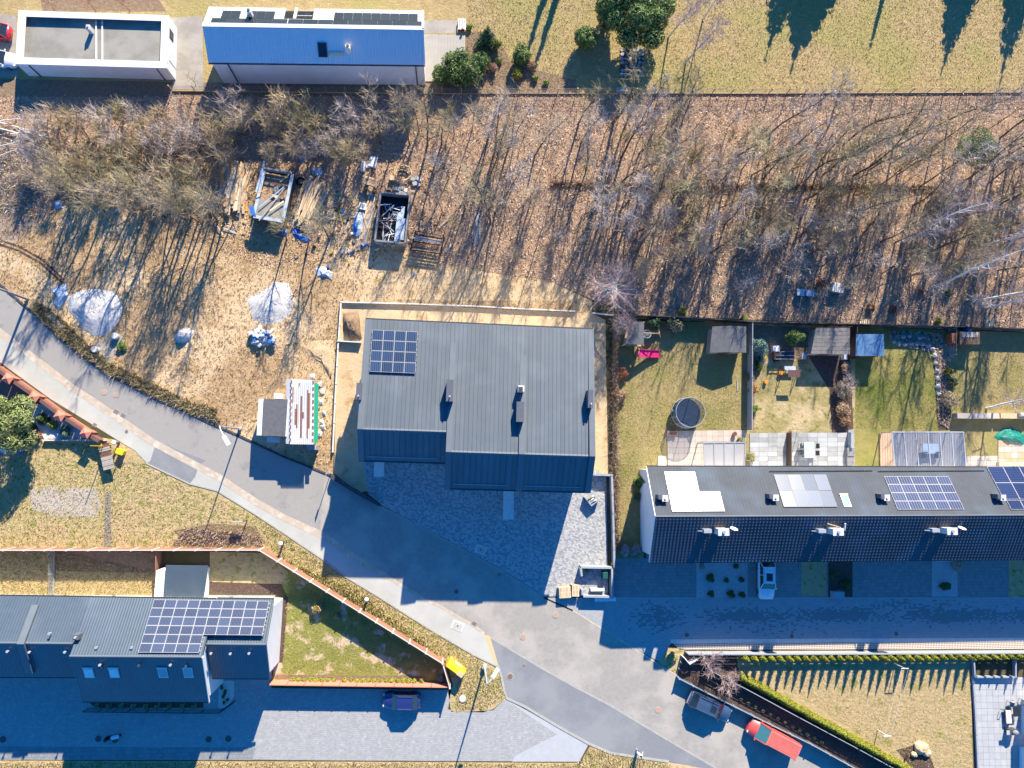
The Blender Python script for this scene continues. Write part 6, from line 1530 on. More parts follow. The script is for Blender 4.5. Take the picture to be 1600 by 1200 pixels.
# wooden deck under the glazed canopy
root = T('deck', 'reddish board deck under the glazed canopy behind the row house', 'deck', P(1440, 700)); dk = B()
qa, qb_, qc, qd = PP([(1375, 676), (1507, 675), (1507, 735), (1376, 735)], .22); n = 34
for i in range(n):
    dk.slab([lerp(qa, qb_, i / n), lerp(qa, qb_, (i + .9) / n), lerp(qd, qc, (i + .9) / n), lerp(qd, qc, i / n)], .2)
part(dk, 'deck_boards', 'deck_wood', root, stuff=True)
def canopy(label, px, z, n, glass, frame, posts=True):
    q = PP(px, z); root = T('glass_canopy', label, 'canopy', Vector((q[0].x, q[0].y, 0)))
    for i in range(n):
        b = B(); b.slab([lerp(q[0], q[1], (i + .03) / n), lerp(q[0], q[1], (i + .97) / n), lerp(q[3], q[2], (i + .97) / n), lerp(q[3], q[2], (i + .03) / n)], .015); part(b, 'pane', glass, root)
    for i in range(n + 1):
        b = B(); b.beam(lerp(q[0], q[1], i / n) + Vector((0, 0, .02)), lerp(q[3], q[2], i / n) + Vector((0, 0, .02)), .09, .1); part(b, 'rafter', frame, root)
    b = B(); b.beam(q[0], q[1], .12, .14); part(b, 'front_beam', frame, root)
    for i in (0, 1):
        p = lerp(q[0], q[1], .04 + .92 * i); b = B(); b.beam(Vector((p.x, p.y, 0)), p, .11, .11); part(b, 'post', frame, root)
canopy('milky patio canopy with slim grey rafters behind the glaring solar panels', [(1099, 692), (1164, 691), (1163, 728), (1101, 728)], 2.7, 4, 'milky_sheet', 'fence_grey')
canopy('clear glass patio canopy over the reddish deck', [(1393, 675), (1505, 675), (1509, 728), (1398, 728)], 2.8, 6, 'clear_sheet', 'galv')
def table_set(x, y, w, d, label, m='dark_metal', chairs=(), chair_labels=(), h=.74, cm='slab_grey'):
    root = T('garden_table', label, 'table', P(x, y)); b = B(); b.obox((-w / 2, -d / 2, h + .1), (w, 0, 0), (0, d, 0), (0, 0, .04)); part(b, 'tabletop', m, root, local=True)
    for sx in (-1, 1):
        for sy in (-1, 1): b = B(); b.box((sx * w * .42, sy * d * .42, .1), (.06, .06, h)); part(b, 'leg', 'dark_metal', root, local=True)
    for (cx, cy, r), t in zip(chairs, chair_labels):
        c = T('garden_chair', t, 'chair', P(cx, cy), None, R_(r))
        b = B(); b.obox((-.3, -.3, .5), (.6, 0, 0), (0, .6, 0), (0, 0, .12)); part(b, 'seat', cm, c, local=True, bevel=.03)
        b = B(); b.obox((-.3, .26, .55), (.6, 0, 0), (0, .09, .0), (0, .12, .5)); part(b, 'backrest', 'dark_metal', c, local=True)
        for sx in (-.26, .26):
            for sy in (-.26, .26): b = B(); b.box((sx, sy, .1), (.05, .05, .4)); part(b, 'leg', 'dark_metal', c, local=True)
table_set(1259, 703, 1.3, 1.9, 'dark garden table on the grey slab terrace', 'tarp_pale', ((1251, 697, 90), (1252, 706.5, 90), (1268, 697, -90), (1268, 708, -90)), ('upper left garden chair at the dark table', 'lower left garden chair at the dark table', 'upper right garden chair at the dark table', 'lower right garden chair at the dark table'))
table_set(1447, 701, 2.0, 1.2, 'pale patio table under the clear glass canopy', 'concrete_white', ((1438, 712, 0), (1458, 712, 0)), ('left dark chair under the clear glass canopy', 'right dark chair under the clear glass canopy'), cm='black')
box_thing('garden_box', 1325, 706, .95, 1.0, .7, 0, 'steel_grey', 'upper grey storage box at the right side of the grey terrace', 'box')
box_thing('garden_box', 1325, 719, .9, 1.3, .6, 0, 'steel_grey', 'lower grey storage box at the right side of the grey terrace', 'box')
b = B(); b.beam(P(1229.5, 676) + Vector((0, 0, .6)), P(1229.5, 728) + Vector((0, 0, .6)), .08, 1.2); solo(b, 'divider_screen', 'timber_dark', 'dark screen dividing the two grey slab terraces', 'screen')
b = B(); b.beam(P(1325, 676) + Vector((0, 0, .5)), P(1325, 700) + Vector((0, 0, .5)), .3, .9); solo(b, 'divider_screen', 'fence_grey', 'grey box-like screen at the upper right corner of the grey terrace', 'screen')
for x, y, t in ((1047, 677, 'left terracotta pot at the beige terrace corner'), (1053, 677, 'right terracotta pot at the beige terrace corner'), (1146, 678, 'red flower pot at the far end of the beige terrace')):
    root = T('flower_pot', t, 'pot', P(x, y)); b = B(); b.cyl((0, 0, .1), .2, .4, 12, r2=.27); part(b, 'pot', 'terracotta', root, local=True)
    b = B(); b.cyl((0, 0, .46), .22, .05, 12); part(b, 'soil', 'mulch', root, local=True)
tarp('tarpaulin', [(1553, 682), (1565, 670), (1580, 669), (1600, 678), (1610, 690), (1602, 698), (1588, 692), (1570, 690), (1558, 688)], .5, 'tarp_green', 'crumpled dark green tarpaulin at the lawn edge on the far right', seed=21)
b = B(); q = PP([(1556, 722), (1600, 722), (1650, 722), (1650, 728), (1556, 728)], 0); b.prism([(p.x, p.y) for p in (q[0], q[2], q[3], q[4])], 0, .6); solo(b, 'bench_box', 'timber_pale', 'pale wooden box bench at the house wall on the far right', 'bench')
root = T('raised_planter', 'long timber-walled terrace edge across the far right garden', 'planter', P(1545, 655))
for i, (xa, xb, m) in enumerate(((1488, 1512, 'concrete'), (1513, 1553, 'slab_beige'), (1555, 1580, 'timber'), (1582, 1640, 'timber_grey'))):
    b = B(); p, q = P(xa, 650), P(xb, 650.5); b.beam(p + Vector((0, 0, .45)), q + Vector((0, 0, .45)), .65, .9); part(b, 'timber_wall', m, root)
for k in range(3): box_thing('stone', 1585 + k * 7, 648 + rnd.uniform(-2, 2), .5, .45, .35, 20 * k, 'concrete_white', ('left pale stone by the timber terrace edge', 'middle pale stone by the timber terrace edge', 'right pale stone by the timber terrace edge')[k], 'stone', z=.9, bevel=.1)

# trampoline
c = P(1069, 646); root = T('trampoline', 'round trampoline with dark blue mat and safety net on the first lawn', 'trampoline', c); R0 = 1.78
b = B(); b.cyl((0, 0, .72), R0 * .90, .03, 32); part(b, 'jump_mat', 'net_blue', root, local=True)
b = B(); k = 32
for i in range(k):
    a0, a1 = 2 * math.pi * i / k, 2 * math.pi * (i + 1) / k; p = lambda a, r: (math.cos(a) * r, math.sin(a) * r, .76)
    b.face(p(a0, R0 * .9), p(a0, R0), p(a1, R0), p(a1, R0 * .9))
part(b, 'pad_ring', 'fence_dark', root, local=True)
b = B(); b.torus((0, 0, .72), R0, .04, 32, 6); part(b, 'frame', 'galv', root, local=True)
b = B(); b.torus((0, 0, 2.3), R0 * .98, .035, 32, 5); part(b, 'top_ring', 'fence_grey', root, local=True)
for i in range(6):
    a = math.pi * i / 3 + .3; b = B(); b.tube([(math.cos(a) * R0, math.sin(a) * R0, 0), (math.cos(a) * R0, math.sin(a) * R0, 2.3)], .04, 6); part(b, 'net_pole', 'fence_grey', root, local=True)
b = B()
for i in range(k):
    a0, a1 = 2 * math.pi * i / k, 2 * math.pi * (i + 1) / k; f = lambda a, z: (math.cos(a) * R0 * .97, math.sin(a) * R0 * .97, z); b.face(f(a0, .76), f(a1, .76), f(a1, 2.3), f(a0, 2.3))
part(b, 'net', 'net_mesh', root, local=True)
box_thing('toy', 1048, 643, .3, .3, .2, 0, 'plastic_green', 'small bright green toy on the trampoline edge', 'toy', z=.8, bevel=.05)

# playhouse with slide and climbing arm
root = T('playhouse', 'wooden play tower with grey roof, pink slide and swing arm', 'playhouse', P(990, 535))
q = PP([(985, 502), (1006.5, 503), (1006, 539), (977, 537)], 2.3); b = B(); b.slab(q, .12); part(b, 'roof', 'shingle', root)
for p in q: b = B(); b.beam(Vector((p.x, p.y, 0)) * 1.0, p - Vector((0, 0, .1)), .12, .12); part(b, 'post', 'timber', root)
b = B(); qf = [Vector((p.x, p.y, 1.2)) for p in q]; b.slab(qf, .1); part(b, 'floor', 'timber', root)
b = B(); s0, s1 = P(996, 552, 1.35), P(1030, 553, .15); up = Vector((0, 0, 1)); sd = Vector((0, .42, 0)); mid_ = lerp(s0, s1, .55) - Vector((0, 0, .12))
for a, c_ in ((s0, mid_), (mid_, s1)):
    b.face(a - sd, c_ - sd, c_ + sd, a + sd); b.beam(a - sd + up * .08, c_ - sd + up * .08, .06, .2); b.beam(a + sd + up * .08, c_ + sd + up * .08, .06, .2)
b.face(s0 - sd - up * .05, s0 + sd - up * .05, s1 + sd - up * .05, s1 - sd - up * .05); part(b, 'slide', 'plastic_pink', root)
b = B(); b.beam(P(994, 552), P(994, 552) + up * 1.35, .1, .9); part(b, 'slide_tower', 'timber', root)
b = B(); b.beam(P(1006, 520, 2.2), P(1030, 521, 2.2), .1, .12); b.beam(P(1029, 513), P(1030, 521, 2.2), .1, .1); b.beam(P(1032, 527), P(1030, 521, 2.2), .1, .1); part(b, 'swing_beam', 'timber', root)
b = B(); b.torus(P(1011, 522, 1.0), .48, .05, 22, 6); cc = P(1011, 522, 1.0)
for i in range(6): a = math.pi * i / 6; d = Vector((math.cos(a), math.sin(a), 0)) * .46; b.beam(cc - d, cc + d, .03, .02)
part(b, 'nest_swing', 'fence_grey', root)
# garden sheds
def hut(name, label, roof_px, z, roofm, wallm, pitched=None, boards=0, ridge=0.0, cat='shed'):
    q = PP(roof_px, z); root = T(name, label, cat, Vector((q[2].x, q[2].y, 0)))
    if boards:
        for i in range(boards):
            b = B(); b.slab([lerp(q[0], q[3], (i + .02) / boards) + Vector((0, 0, .012 * (i % 2))), lerp(q[1], q[2], (i + .02) / boards) + Vector((0, 0, .012 * (i % 2))), lerp(q[1], q[2], (i + .96) / boards), lerp(q[0], q[3], (i + .96) / boards)], .05); part(b, 'roof_board', roofm, root)
    else:
        if ridge:
            m0, m1 = lerp(q[0], q[1], .5) + Vector((0, 0, ridge)), lerp(q[3], q[2], .5) + Vector((0, 0, ridge)); b = B(); b.slab([q[0], m0, m1, q[3]], .08); part(b, 'roof', roofm, root); b = B(); b.slab([m0, q[1], q[2], m1], .08); part(b, 'roof', roofm, root)
        else: b = B(); b.slab(q, .1); part(b, 'roof', roofm, root)
    c = sum(q, Vector()) / 4; b = B(); g = [lerp(c, p, .90) for p in q]; zt = z - .1
    for i in range(4): b.beam(Vector((g[i].x, g[i].y, zt / 2)), Vector((g[(i + 1) % 4].x, g[(i + 1) % 4].y, zt / 2)), .06, zt)
    part(b, 'wall', wallm, root)
    b = B(); p, r = (lerp(g[2], g[3], f) * 1.0 for f in (.4, .7)); p.z = r.z = 0; s = Vector((0, -.05, 0)); b.beam(p + s + Vector((0, 0, .95)), r + s + Vector((0, 0, .95)), .05, 1.8); part(b, 'door', 'timber_dark', root)
    return root
hut('garden_shed', 'grey shingle-roofed garden shed beside the blue spruce', [(1113, 510), (1166, 510), (1166, 551), (1109, 551)], 2.0, 'shingle', 'timber_grey', ridge=.45)
hut('garden_shed', 'weathered board-roofed shelter between green bush and blue roof', [(1275, 512), (1328, 512), (1328, 554), (1267, 553)], 2.1, 'shingle_pale', 'timber_grey', boards=7)
hut('garden_shed', 'low shelter with blue sheet roof at the wood edge', [(1338, 522), (1381, 522), (1382, 556), (1337, 556)], 2.0, 'blue_sheet', 'timber_dark')
root = hut('garden_shed', 'small brown shelter with tarred roof in the far right garden', [(1500, 518), (1531, 519), (1531, 538), (1500, 538)], 1.7, 'timber_dark', 'timber_dark')
b = B(); q = PP([(1503, 519), (1529, 519), (1528, 527), (1503, 527)], 1.76); b.slab(q, .05); part(b, 'roof_board', 'timber_grey', root)
b = B(); q = PP([(1487, 521), (1499, 519), (1499, 537), (1488, 535)], 1.2); b.slab(q, 1.1); solo(b, 'side_box', 'rust', 'rusty brown box at the left side of the small brown shelter', 'box')
box_thing('barrel', 1507, 515, .6, .6, .8, 0, 'plastic_blue', 'bright blue tub behind the small brown shelter', 'tub', bevel=.12)
box_thing('ball', 1513, 515.5, .4, .4, .4, 0, 'leaf_straw', 'yellow ball beside the blue tub', 'ball', bevel=.15)
# log store beside the board-roofed shelter
root = T('firewood_stack', 'firewood stack along the left side of the board-roofed shelter', 'firewood', P(1263, 535))
for k in range(16):
    for j in range(2):
        p = P(1270 - .55 * k - 2.2 * j, 518 + k * 2.1); b = B(); b.tube([p + Vector((-.28, 0, .3 + .25 * j)), p + Vector((.25, rnd.uniform(-.05, .05), .3 + .25 * j))], .11, 6); part(b, 'log', rnd.choice(['timber', 'timber_pale', 'timber_dark']), root)
# assorted garden items of the second garden
box_thing('white_box', 1209, 546, .8, .7, .7, 5, 'plastic_white', 'bright white box under the green bush in the second garden', 'box')
root = T('garden_cart', 'dark trailer with rails and rusty ends in the second garden', 'trailer', P(1221, 557))
b = B(); b.box((0, 0, .35), (2.7, 1.0, .25)); part(b, 'bed', 'fence_dark', root, local=True)
for y in (-.45, 0, .45): b = B(); b.beam((-1.3, y, .95), (1.3, y, .95), .06, .08); part(b, 'rail', 'steel_grey', root, local=True)
b = B(); b.box((-1.3, 0, .35), (.12, 1.0, .7)); part(b, 'end_board', 'rust', root, local=True)
b = B(); b.box((-.8, .56, 0), (.5, .14, .5)); b.box((-.8, -.56, 0), (.5, .14, .5)); part(b, 'wheel', 'tyre', root, local=True)
root = T('swing_seat', 'garden swing seat with dark red canopy in the second garden', 'swing seat', P(1231, 582))
b = B(); b.obox((-.75, -.75, 1.5), (1.5, 0, 0), (0, .85, .12), (0, 0, .05)); part(b, 'canopy', 'sheet_brown', root, local=True, label='dark red canopy')
b = B(); b.obox((-.7, .15, .5), (1.4, 0, 0), (0, .55, 0), (0, 0, .14)); part(b, 'seat', 'tarp_pale', root, local=True)
b = B()
for sx in (-.95, .95): b.beam((sx, -.7, 0), (sx, 0, 1.6), .07, .07); b.beam((sx, .8, 0), (sx, 0, 1.6), .07, .07)
part(b, 'frame', 'dark_metal', root, local=True)
root = T('garden_chair', 'grey metal chair frame beside the firewood stack', 'chair', P(1253, 557)); b = B(); b.box((0, 0, .45), (.55, .8, .08)); part(b, 'seat', 'galv', root, local=True)
for sx in (-.22, .22):
    for sy in (-.35, .35): b = B(); b.box((sx, sy, 0), (.05, .05, .45)); part(b, 'leg', 'galv', root, local=True)
b = B(); b.cyl(P(1218, 583), .25, .45, 12); solo(b, 'bucket', 'plastic_orange', 'orange bucket at the left side of the swing seat', 'bucket')
b = B(); b.cyl(P(1195, 597), .22, .4, 12); solo(b, 'bucket', 'plastic_orange', 'small orange bucket on the path in the second garden', 'bucket')
b = B(); b.cyl(P(1193, 558), .25, .35, 12); solo(b, 'bucket', 'leaf_gold', 'yellow bucket beside the blue spruce', 'bucket')
b = B(); b.cyl(P(1189, 562), .3, .4, 12); b.cyl(P(1189, 569), .28, .3, 12); solo(b, 'planter', 'dark_metal', 'dark round planter below the blue spruce', 'planter')
b = B(); b.box(P(1316, 559), (.4, .6, .8)); solo(b, 'water_butt', 'plastic_white', 'white water can at the lower edge of the board-roofed shelter', 'can')
root = T('arbour', 'thin white trellis frame at the edge of the grey terrace', 'trellis', P(1242, 668))
b = B()
for x in (1234, 1246): b.beam(P(x, 671), P(x, 671) + Vector((0, 0, 1.6)), .05, .05)
b.beam(P(1234, 671) + Vector((0, 0, 1.6)), P(1246, 671) + Vector((0, 0, 1.6)), .06, .06); part(b, 'frame', 'fence_grey', root)
b = B(); b.cyl(P(1305, 605), .05, 2.2, 6); solo(b, 'post', 'timber_grey', 'thin post standing in the shrub bed of the second garden', 'post')
b = B(); b.beam(P(1152, 595) + Vector((0, 0, .06)), P(1152, 611) + Vector((0, 0, .06)), .12, .08); solo(b, 'metal_pipe', 'fence_grey', 'blue-grey pipe lying beside the lawn fence', 'pipe')
# clothes line
root = T('clothes_line', 'clothes line poles with two lines on the right lawn', 'clothes line', P(1398, 1034))
for x, y in ((1398, 1037), (1371, 1140)):
    b = B(); c = P(x, y); b.beam(c, c + Vector((0, 0, 1.9)), .07, .07); b.beam(c + Vector((-.45, 0, 1.9)), c + Vector((.45, 0, 1.9)), .07, .07); part(b, 'pole', 'white_metal', root)
b = B()
for o in (-.4, .4): b.beam(P(1398, 1037) + Vector((o, 0, 1.92)), P(1371, 1140) + Vector((o, 0, 1.92)), .015, .015)
part(b, 'line', 'white_metal', root)
# stones of the lawn corner bed
for k, (x, y, s) in enumerate(((1438, 1167, 1.3), (1447, 1176, .8), (1427, 1178, .6))):
    b = B(); b.ball(P(x, y) + Vector((0, 0, .15)), s * .7, s * .6, s * .4, 10, 6, jit=.14); solo(b, 'boulder', 'leaf_straw', ('large pale boulder in the lawn corner bed', 'small pale boulder right of the large one in the lawn corner bed', 'smallest boulder in the lawn corner bed')[k], 'boulder')
box_thing('toy', 1431, 1168, .35, .35, .25, 0, 'plastic_green', 'green object beside the large pale boulder', 'toy', bevel=.06)
b = B(); b.beam(P(1413, 1185) + Vector((0, 0, .3)), P(1416, 1178) + Vector((0, 0, .3)), .1, .5); solo(b, 'edging_board', 'timber_dark', 'dark edging board in the lawn corner bed', 'board')
# patio furniture and the house corner at the lower right
root = T('patio_lounger', 'patio lounger with pale cushion on the light patio', 'lounger', P(1571, 1118))
b = B(); b.obox((-.35, -.75, .4), (.7, 0, 0), (0, 1.5, 0), (0, 0, .14)); part(b, 'cushion', 'cloth_pale', root, local=True, bevel=.04)
b = B(); b.obox((-.4, -.8, .25), (.8, 0, 0), (0, 1.6, 0), (0, 0, .12)); part(b, 'frame', 'dark_metal', root, local=True)
b = B(); b.tube([(-.8, .8, .25), (-.75, .95, .8), (-.45, .95, .8), (-.4, .8, .3)], .035, 6); part(b, 'armrest', 'dark_metal', root, local=True)
root = T('patio_table', 'glass patio table beside the lounger', 'table', P(1581, 1108)); b = B(); b.obox((-.45, -.6, .7), (.9, 0, 0), (0, 1.2, 0), (0, 0, .03)); part(b, 'tabletop', 'glass_dark', root, local=True)
for sx in (-.4, .4):
    for sy in (-.5, .5): b = B(); b.box((sx, sy, .06), (.05, .05, .64)); part(b, 'leg', 'dark_metal', root, local=True)
for x, y, r, t in ((1577, 1098, 180, 'patio chair with metal frame at the upper side of the glass table'), (1594, 1096, 160, 'patio chair with metal frame at the far right patio edge')):
    c = T('patio_chair', t, 'chair', P(x, y), None, R_(r)); b = B(); b.obox((-.3, -.3, .42), (.6, 0, 0), (0, .6, 0), (0, 0, .08)); part(b, 'seat', 'fence_grey', c, local=True)
    b = B(); b.tube([(-.32, -.3, .06), (-.32, -.3, .95), (.32, -.3, .95), (.32, -.3, .06)], .03, 6); b.tube([(-.32, .3, .06), (-.32, .3, .45), (.32, .3, .45), (.32, .3, .06)], .03, 6); part(b, 'frame', 'dark_metal', c, local=True)
    b = B(); b.obox((-.28, -.32, .5), (.56, 0, 0), (0, .04, 0), (0, 0, .4)); part(b, 'backrest', 'fence_grey', c, local=True)
root = T('barbecue', 'dark barbecue with side shelf on the light patio', 'barbecue', P(1575, 1140)); b = B(); b.box((0, 0, .06), (1.0, .6, .85)); part(b, 'cabinet', 'anthracite', root, local=True)
b = B(); b.ball((.15, 0, .95), .4, .3, .22, 12, 6); part(b, 'hood', 'steel_grey', root, local=True)
b = B(); b.box((-.7, 0, .85), (.4, .5, .05)); part(b, 'shelf', 'galv', root, local=True)
root = T('house', 'white corner of a house with dark edge at the lower right picture border', 'house', P(1620, 1150))
hq = PP([(1592, 1108), (1660, 1100), (1672, 1170), (1592, 1152)], 3.0)
gq = [Vector((p.x, p.y, 0)) for p in PP([(1594, 1100), (1680, 1100), (1680, 1148), (1594, 1144)], 0)]; b = B(); b.prism([(p.x, p.y) for p in gq], 0, 2.8); part(b, 'wall', 'white_wall', root)
b = B(); b.slab([p + Vector((0, 0, 3.0)) for p in [gq[0] + Vector((-.1, .1, 0)), gq[1] + Vector((0, .1, 0)), gq[2], gq[3] + Vector((-.1, 0, 0))]], .25); part(b, 'roof', 'white_metal', root)
gq = [Vector((p.x, p.y, 0)) for p in PP([(1592, 1166), (1680, 1166), (1680, 1240), (1592, 1240)], 0)]; b = B(); b.prism([(p.x, p.y) for p in gq], 0, 3.6); part(b, 'wall', 'white_wall', root)
b = B(); b.slab([p + Vector((0, 0, 3.85)) for p in gq], .25); part(b, 'roof', 'white_metal', root)
# crazy paving with fire pit in the upper lawn
root = mesh_obj('stone_patch', [P(968, 76) + Vector((0, 0, .012)), P(1007, 76) + Vector((0, 0, .012)), P(1006, 121) + Vector((0, 0, .012)), P(968, 121) + Vector((0, 0, .012))], [(3, 2, 1, 0)], 'mulch'); root['kind'] = 'structure'; ORIG[root.name] = Vector((0, 0, 0))
for j in range(7):
    for i in range(6):
        if rnd.random() < .12: continue
        c = P(971 + i * 6.6 + rnd.uniform(-1, 1) + (j % 2) * 2, 79 + j * 6.4 + rnd.uniform(-1, 1)); n = rnd.choice((4, 5, 5, 6)); r = rnd.uniform(.2, .29); a0 = rnd.uniform(0, 6)
        b = B(); b.prism([(c.x + math.cos(a0 + 2 * math.pi * k / n) * r * rnd.uniform(.8, 1.15), c.y + math.sin(a0 + 2 * math.pi * k / n) * r * rnd.uniform(.8, 1.15)) for k in range(n)], .01, .07 + rnd.uniform(0, .03)); o = mesh_obj('flagstone', b.v, b.f, 'stone_grey', b.m); o.parent = root
b = B(); b.torus(P(987, 92) + Vector((0, 0, .15)), .65, .16, 18, 6); b.cyl(P(987, 92), .6, .06, 16); solo(b, 'fire_pit', 'iron_dark', 'dark round fire pit on the crazy paving', 'fire pit')
box_thing('low_step', 975, 142, 1.9, .8, .2, 0, 'stone_grey', 'grey stone step at the wire fence below the fire pit', 'step')
box_thing('electricity_box', 1305, 928, 1.3, .8, .9, 0, 'fence_grey', 'grey cabinet with slotted lid in the shaded front beds', 'cabinet')
# ------------------------------------------------------------------ trees, shrubs, hedges
def segs_to_mesh(name, S, mats, mi=None, n=3):
    """S: array (k, 8) x0 y0 z0 x1 y1 z1 r0 r1 -> n-sided sticks in one mesh"""
    S = np.asarray(S, float); p, q, r0, r1 = S[:, :3], S[:, 3:6], S[:, 6], S[:, 7]; k = len(S)
    d = q - p; d /= np.linalg.norm(d, axis=1, keepdims=True) + 1e-9
    up = np.tile([0., 0., 1.], (k, 1)); up[np.abs(d[:, 2]) > .95] = [1, 0, 0]
    a = np.cross(d, up); a /= np.linalg.norm(a, axis=1, keepdims=True) + 1e-9; b = np.cross(d, a)
    V = np.zeros((k, 2 * n, 3))
    for j in range(n):
        t = 2 * math.pi * j / n; off = a * math.cos(t) + b * math.sin(t)
        V[:, j] = p + off * r0[:, None]; V[:, n + j] = q + off * r1[:, None]
    base = (np.arange(k) * 2 * n)[:, None]
    F = np.concatenate([np.stack([base[:, 0] + j, base[:, 0] + (j + 1) % n, base[:, 0] + n + (j + 1) % n, base[:, 0] + n + j], 1) for j in range(n)])
    return np_mesh(name, V.reshape(-1, 3), F, mats, None if mi is None else np.tile(mi, n))
def bare_tree(seed, h, r0, spread, nl, first=.3, nsub=6, ntw=5, up=.75, stems=1, twl=1.0, twr=.011, bend=.04):
    """trunk + limb segments, twig segments (local, base at origin)"""
    r = random.Random(seed); tr, tw = [], []
    def grow(p, d, l, ra, rb, k, out, wob, lift):
        pts = [p]
        for i in range(k):
            d = (d + Vector((r.gauss(0, wob), r.gauss(0, wob), r.gauss(0, wob) + lift))).normalized(); q = p + d * (l / k)
            out.append((*p, *q, lerp(ra, rb, i / k), lerp(ra, rb, (i + 1) / k))); p = q; pts.append(p)
        return pts, d
    for s in range(stems):
        a = r.uniform(0, 6.28); d0 = Vector((math.cos(a), math.sin(a), 0)) * (.45 * (stems > 1) * r.uniform(.4, 1.2) + bend * r.random()) + Vector((0, 0, 1))
        hh = h * (r.uniform(.7, 1) if stems > 1 else 1); pts, _ = grow(Vector((0, 0, -.1)), d0.normalized(), hh, r0, r0 * .18, 9, tr, .055, .03)
        n_l = max(3, nl // stems if stems > 1 else nl)
        for i in range(n_l):
            t = lerp(first, .97, (i + r.random() * .6) / n_l); x = t * 9; j = min(int(x), 8); p = lerp(pts[j], pts[j + 1], x - j); rr = lerp(r0, r0 * .18, t) * .55
            a = i * 2.4 + r.uniform(-.5, .5); l = h * spread * (1.1 - t * .75) * r.uniform(.7, 1.25); d = Vector((math.cos(a), math.sin(a), up * r.uniform(.6, 1.3)))
            lp, ld = grow(p, d.normalized(), l, rr, rr * .25, 5, tr, .13, .07)
            for k in range(nsub):
                tt = lerp(.2, 1, (k + r.random() * .5) / nsub); x = tt * 5; j = min(int(x), 4); sp = lerp(lp[j], lp[j + 1], x - j)
                dd = (ld + Vector((r.gauss(0, .55), r.gauss(0, .55), r.gauss(.1, .4)))).normalized(); sl_ = l * (.55 - .25 * tt) * r.uniform(.7, 1.3) + .3
                qp, qd = grow(sp, dd, sl_, max(twr * 1.7, rr * .3), twr, 3, tw, .16, .05)
                for m in range(ntw):
                    u_ = r.random() * 3; j = min(int(u_), 2); tp = lerp(qp[j], qp[j + 1], u_ - j)
                    td = (qd + Vector((r.gauss(0, .6), r.gauss(0, .6), r.gauss(.1, .5)))).normalized(); grow(tp, td, twl * r.uniform(.35, 1.0), twr, twr * .5, 2, tw, .2, .03)
    return tr, tw
def make_tree(name, label, cat, tr, tw, mt, mtw, loc, group=None, crown='crown', rz=0.0, tilt=None, sc=1.0):
    root = T(name, label, cat, loc, group, rz)
    o = bpy.data.objects.new('trunk', segs_to_mesh('trunk', tr, mt, n=5)); COL.objects.link(o); o.parent = root
    o = bpy.data.objects.new(crown, segs_to_mesh(crown, tw, mtw)); COL.objects.link(o); o.parent = root
    if tilt: root.rotation_euler = (tilt[0], tilt[1], rz)
    root.scale = (sc, sc, sc)
    return root
def foliage(seed, lobes, n, size, mats, w=(1,), flat=.0, core=True, shell=.75):
    """leaf clumps over overlapping lobes [(x,y,z,rx,ry,rz)]"""
    n = int(n * 1.7); size *= .85; g = np.random.default_rng(seed); lob = np.array(lobes, float); vol = lob[:, 3] * lob[:, 4] + lob[:, 5] * lob[:, 3]; k = g.choice(len(lob), n, p=vol / vol.sum())
    d = g.normal(size=(n, 3)); d /= np.linalg.norm(d, axis=1, keepdims=True); rad = shell + (1.05 - shell) * g.random((n, 1)) ** .6
    c = lob[k, :3] + d * lob[k, 3:] * rad; ok = c[:, 2] > .03; c, d, k = c[ok], d[ok], k[ok]; n = len(c)
    nn = d + g.normal(size=(n, 3)) * .55 + [0, 0, flat]; nn /= np.linalg.norm(nn, axis=1, keepdims=True)
    a = np.cross(nn, g.normal(size=(n, 3))); a /= np.linalg.norm(a, axis=1, keepdims=True); b = np.cross(nn, a); s = size * (.5 + g.random((n, 1)))
    V = np.stack([c - a * s, c + b * s * .3 + nn * s * .1, c + a * s, c - b * s * .3 + nn * s * .1], 1).reshape(-1, 3)
    F = np.arange(4 * n).reshape(-1, 4); mi = g.choice(len(mats), n, p=np.array(w) / sum(w))
    return np_mesh('foliage', V, F, list(mats), mi)
def plant(name, label, cat, loc, seed, lobes, n, size, mats, w, group=None, stem=.06, rz=0.0, flat=.0, partname='foliage', core='crown_core'):
    root = T(name, label, cat, loc, group, rz)
    o = bpy.data.objects.new(partname, foliage(seed, lobes, n, size, mats, w, flat)); COL.objects.link(o); o.parent = root
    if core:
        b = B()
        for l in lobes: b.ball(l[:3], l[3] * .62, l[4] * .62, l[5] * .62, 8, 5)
        part(b, 'dark_inner_fill', core, root, local=True)  # dark solid lumps behind the leaves, so the crown isn't see-through
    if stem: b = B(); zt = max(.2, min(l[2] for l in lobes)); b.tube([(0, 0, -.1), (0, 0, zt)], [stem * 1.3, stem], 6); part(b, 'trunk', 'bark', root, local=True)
    return root
def cone_lobes(h, r, k=7, z0=.15, seed=0, wob=.08):
    q = random.Random(seed); out = []
    for i in range(k):
        t = i / (k - 1); rr = r * (1 - t * .93); z = lerp(z0 * h, h * .96, t); hz = h / k * .8
        if rr > .5 and t < .8:
            m = max(4, int(rr * 4))
            for j in range(m):
                a = 6.28 * j / m + q.uniform(-.3, .3) + i; out.append((math.cos(a) * rr * .62, math.sin(a) * rr * .62, z - rr * .12, rr * .46 * q.uniform(.75, 1.2), rr * .46 * q.uniform(.75, 1.2), hz * .55))
        out.append((q.uniform(-wob, wob), q.uniform(-wob, wob), z, rr * .62, rr * .62, hz))
    return out
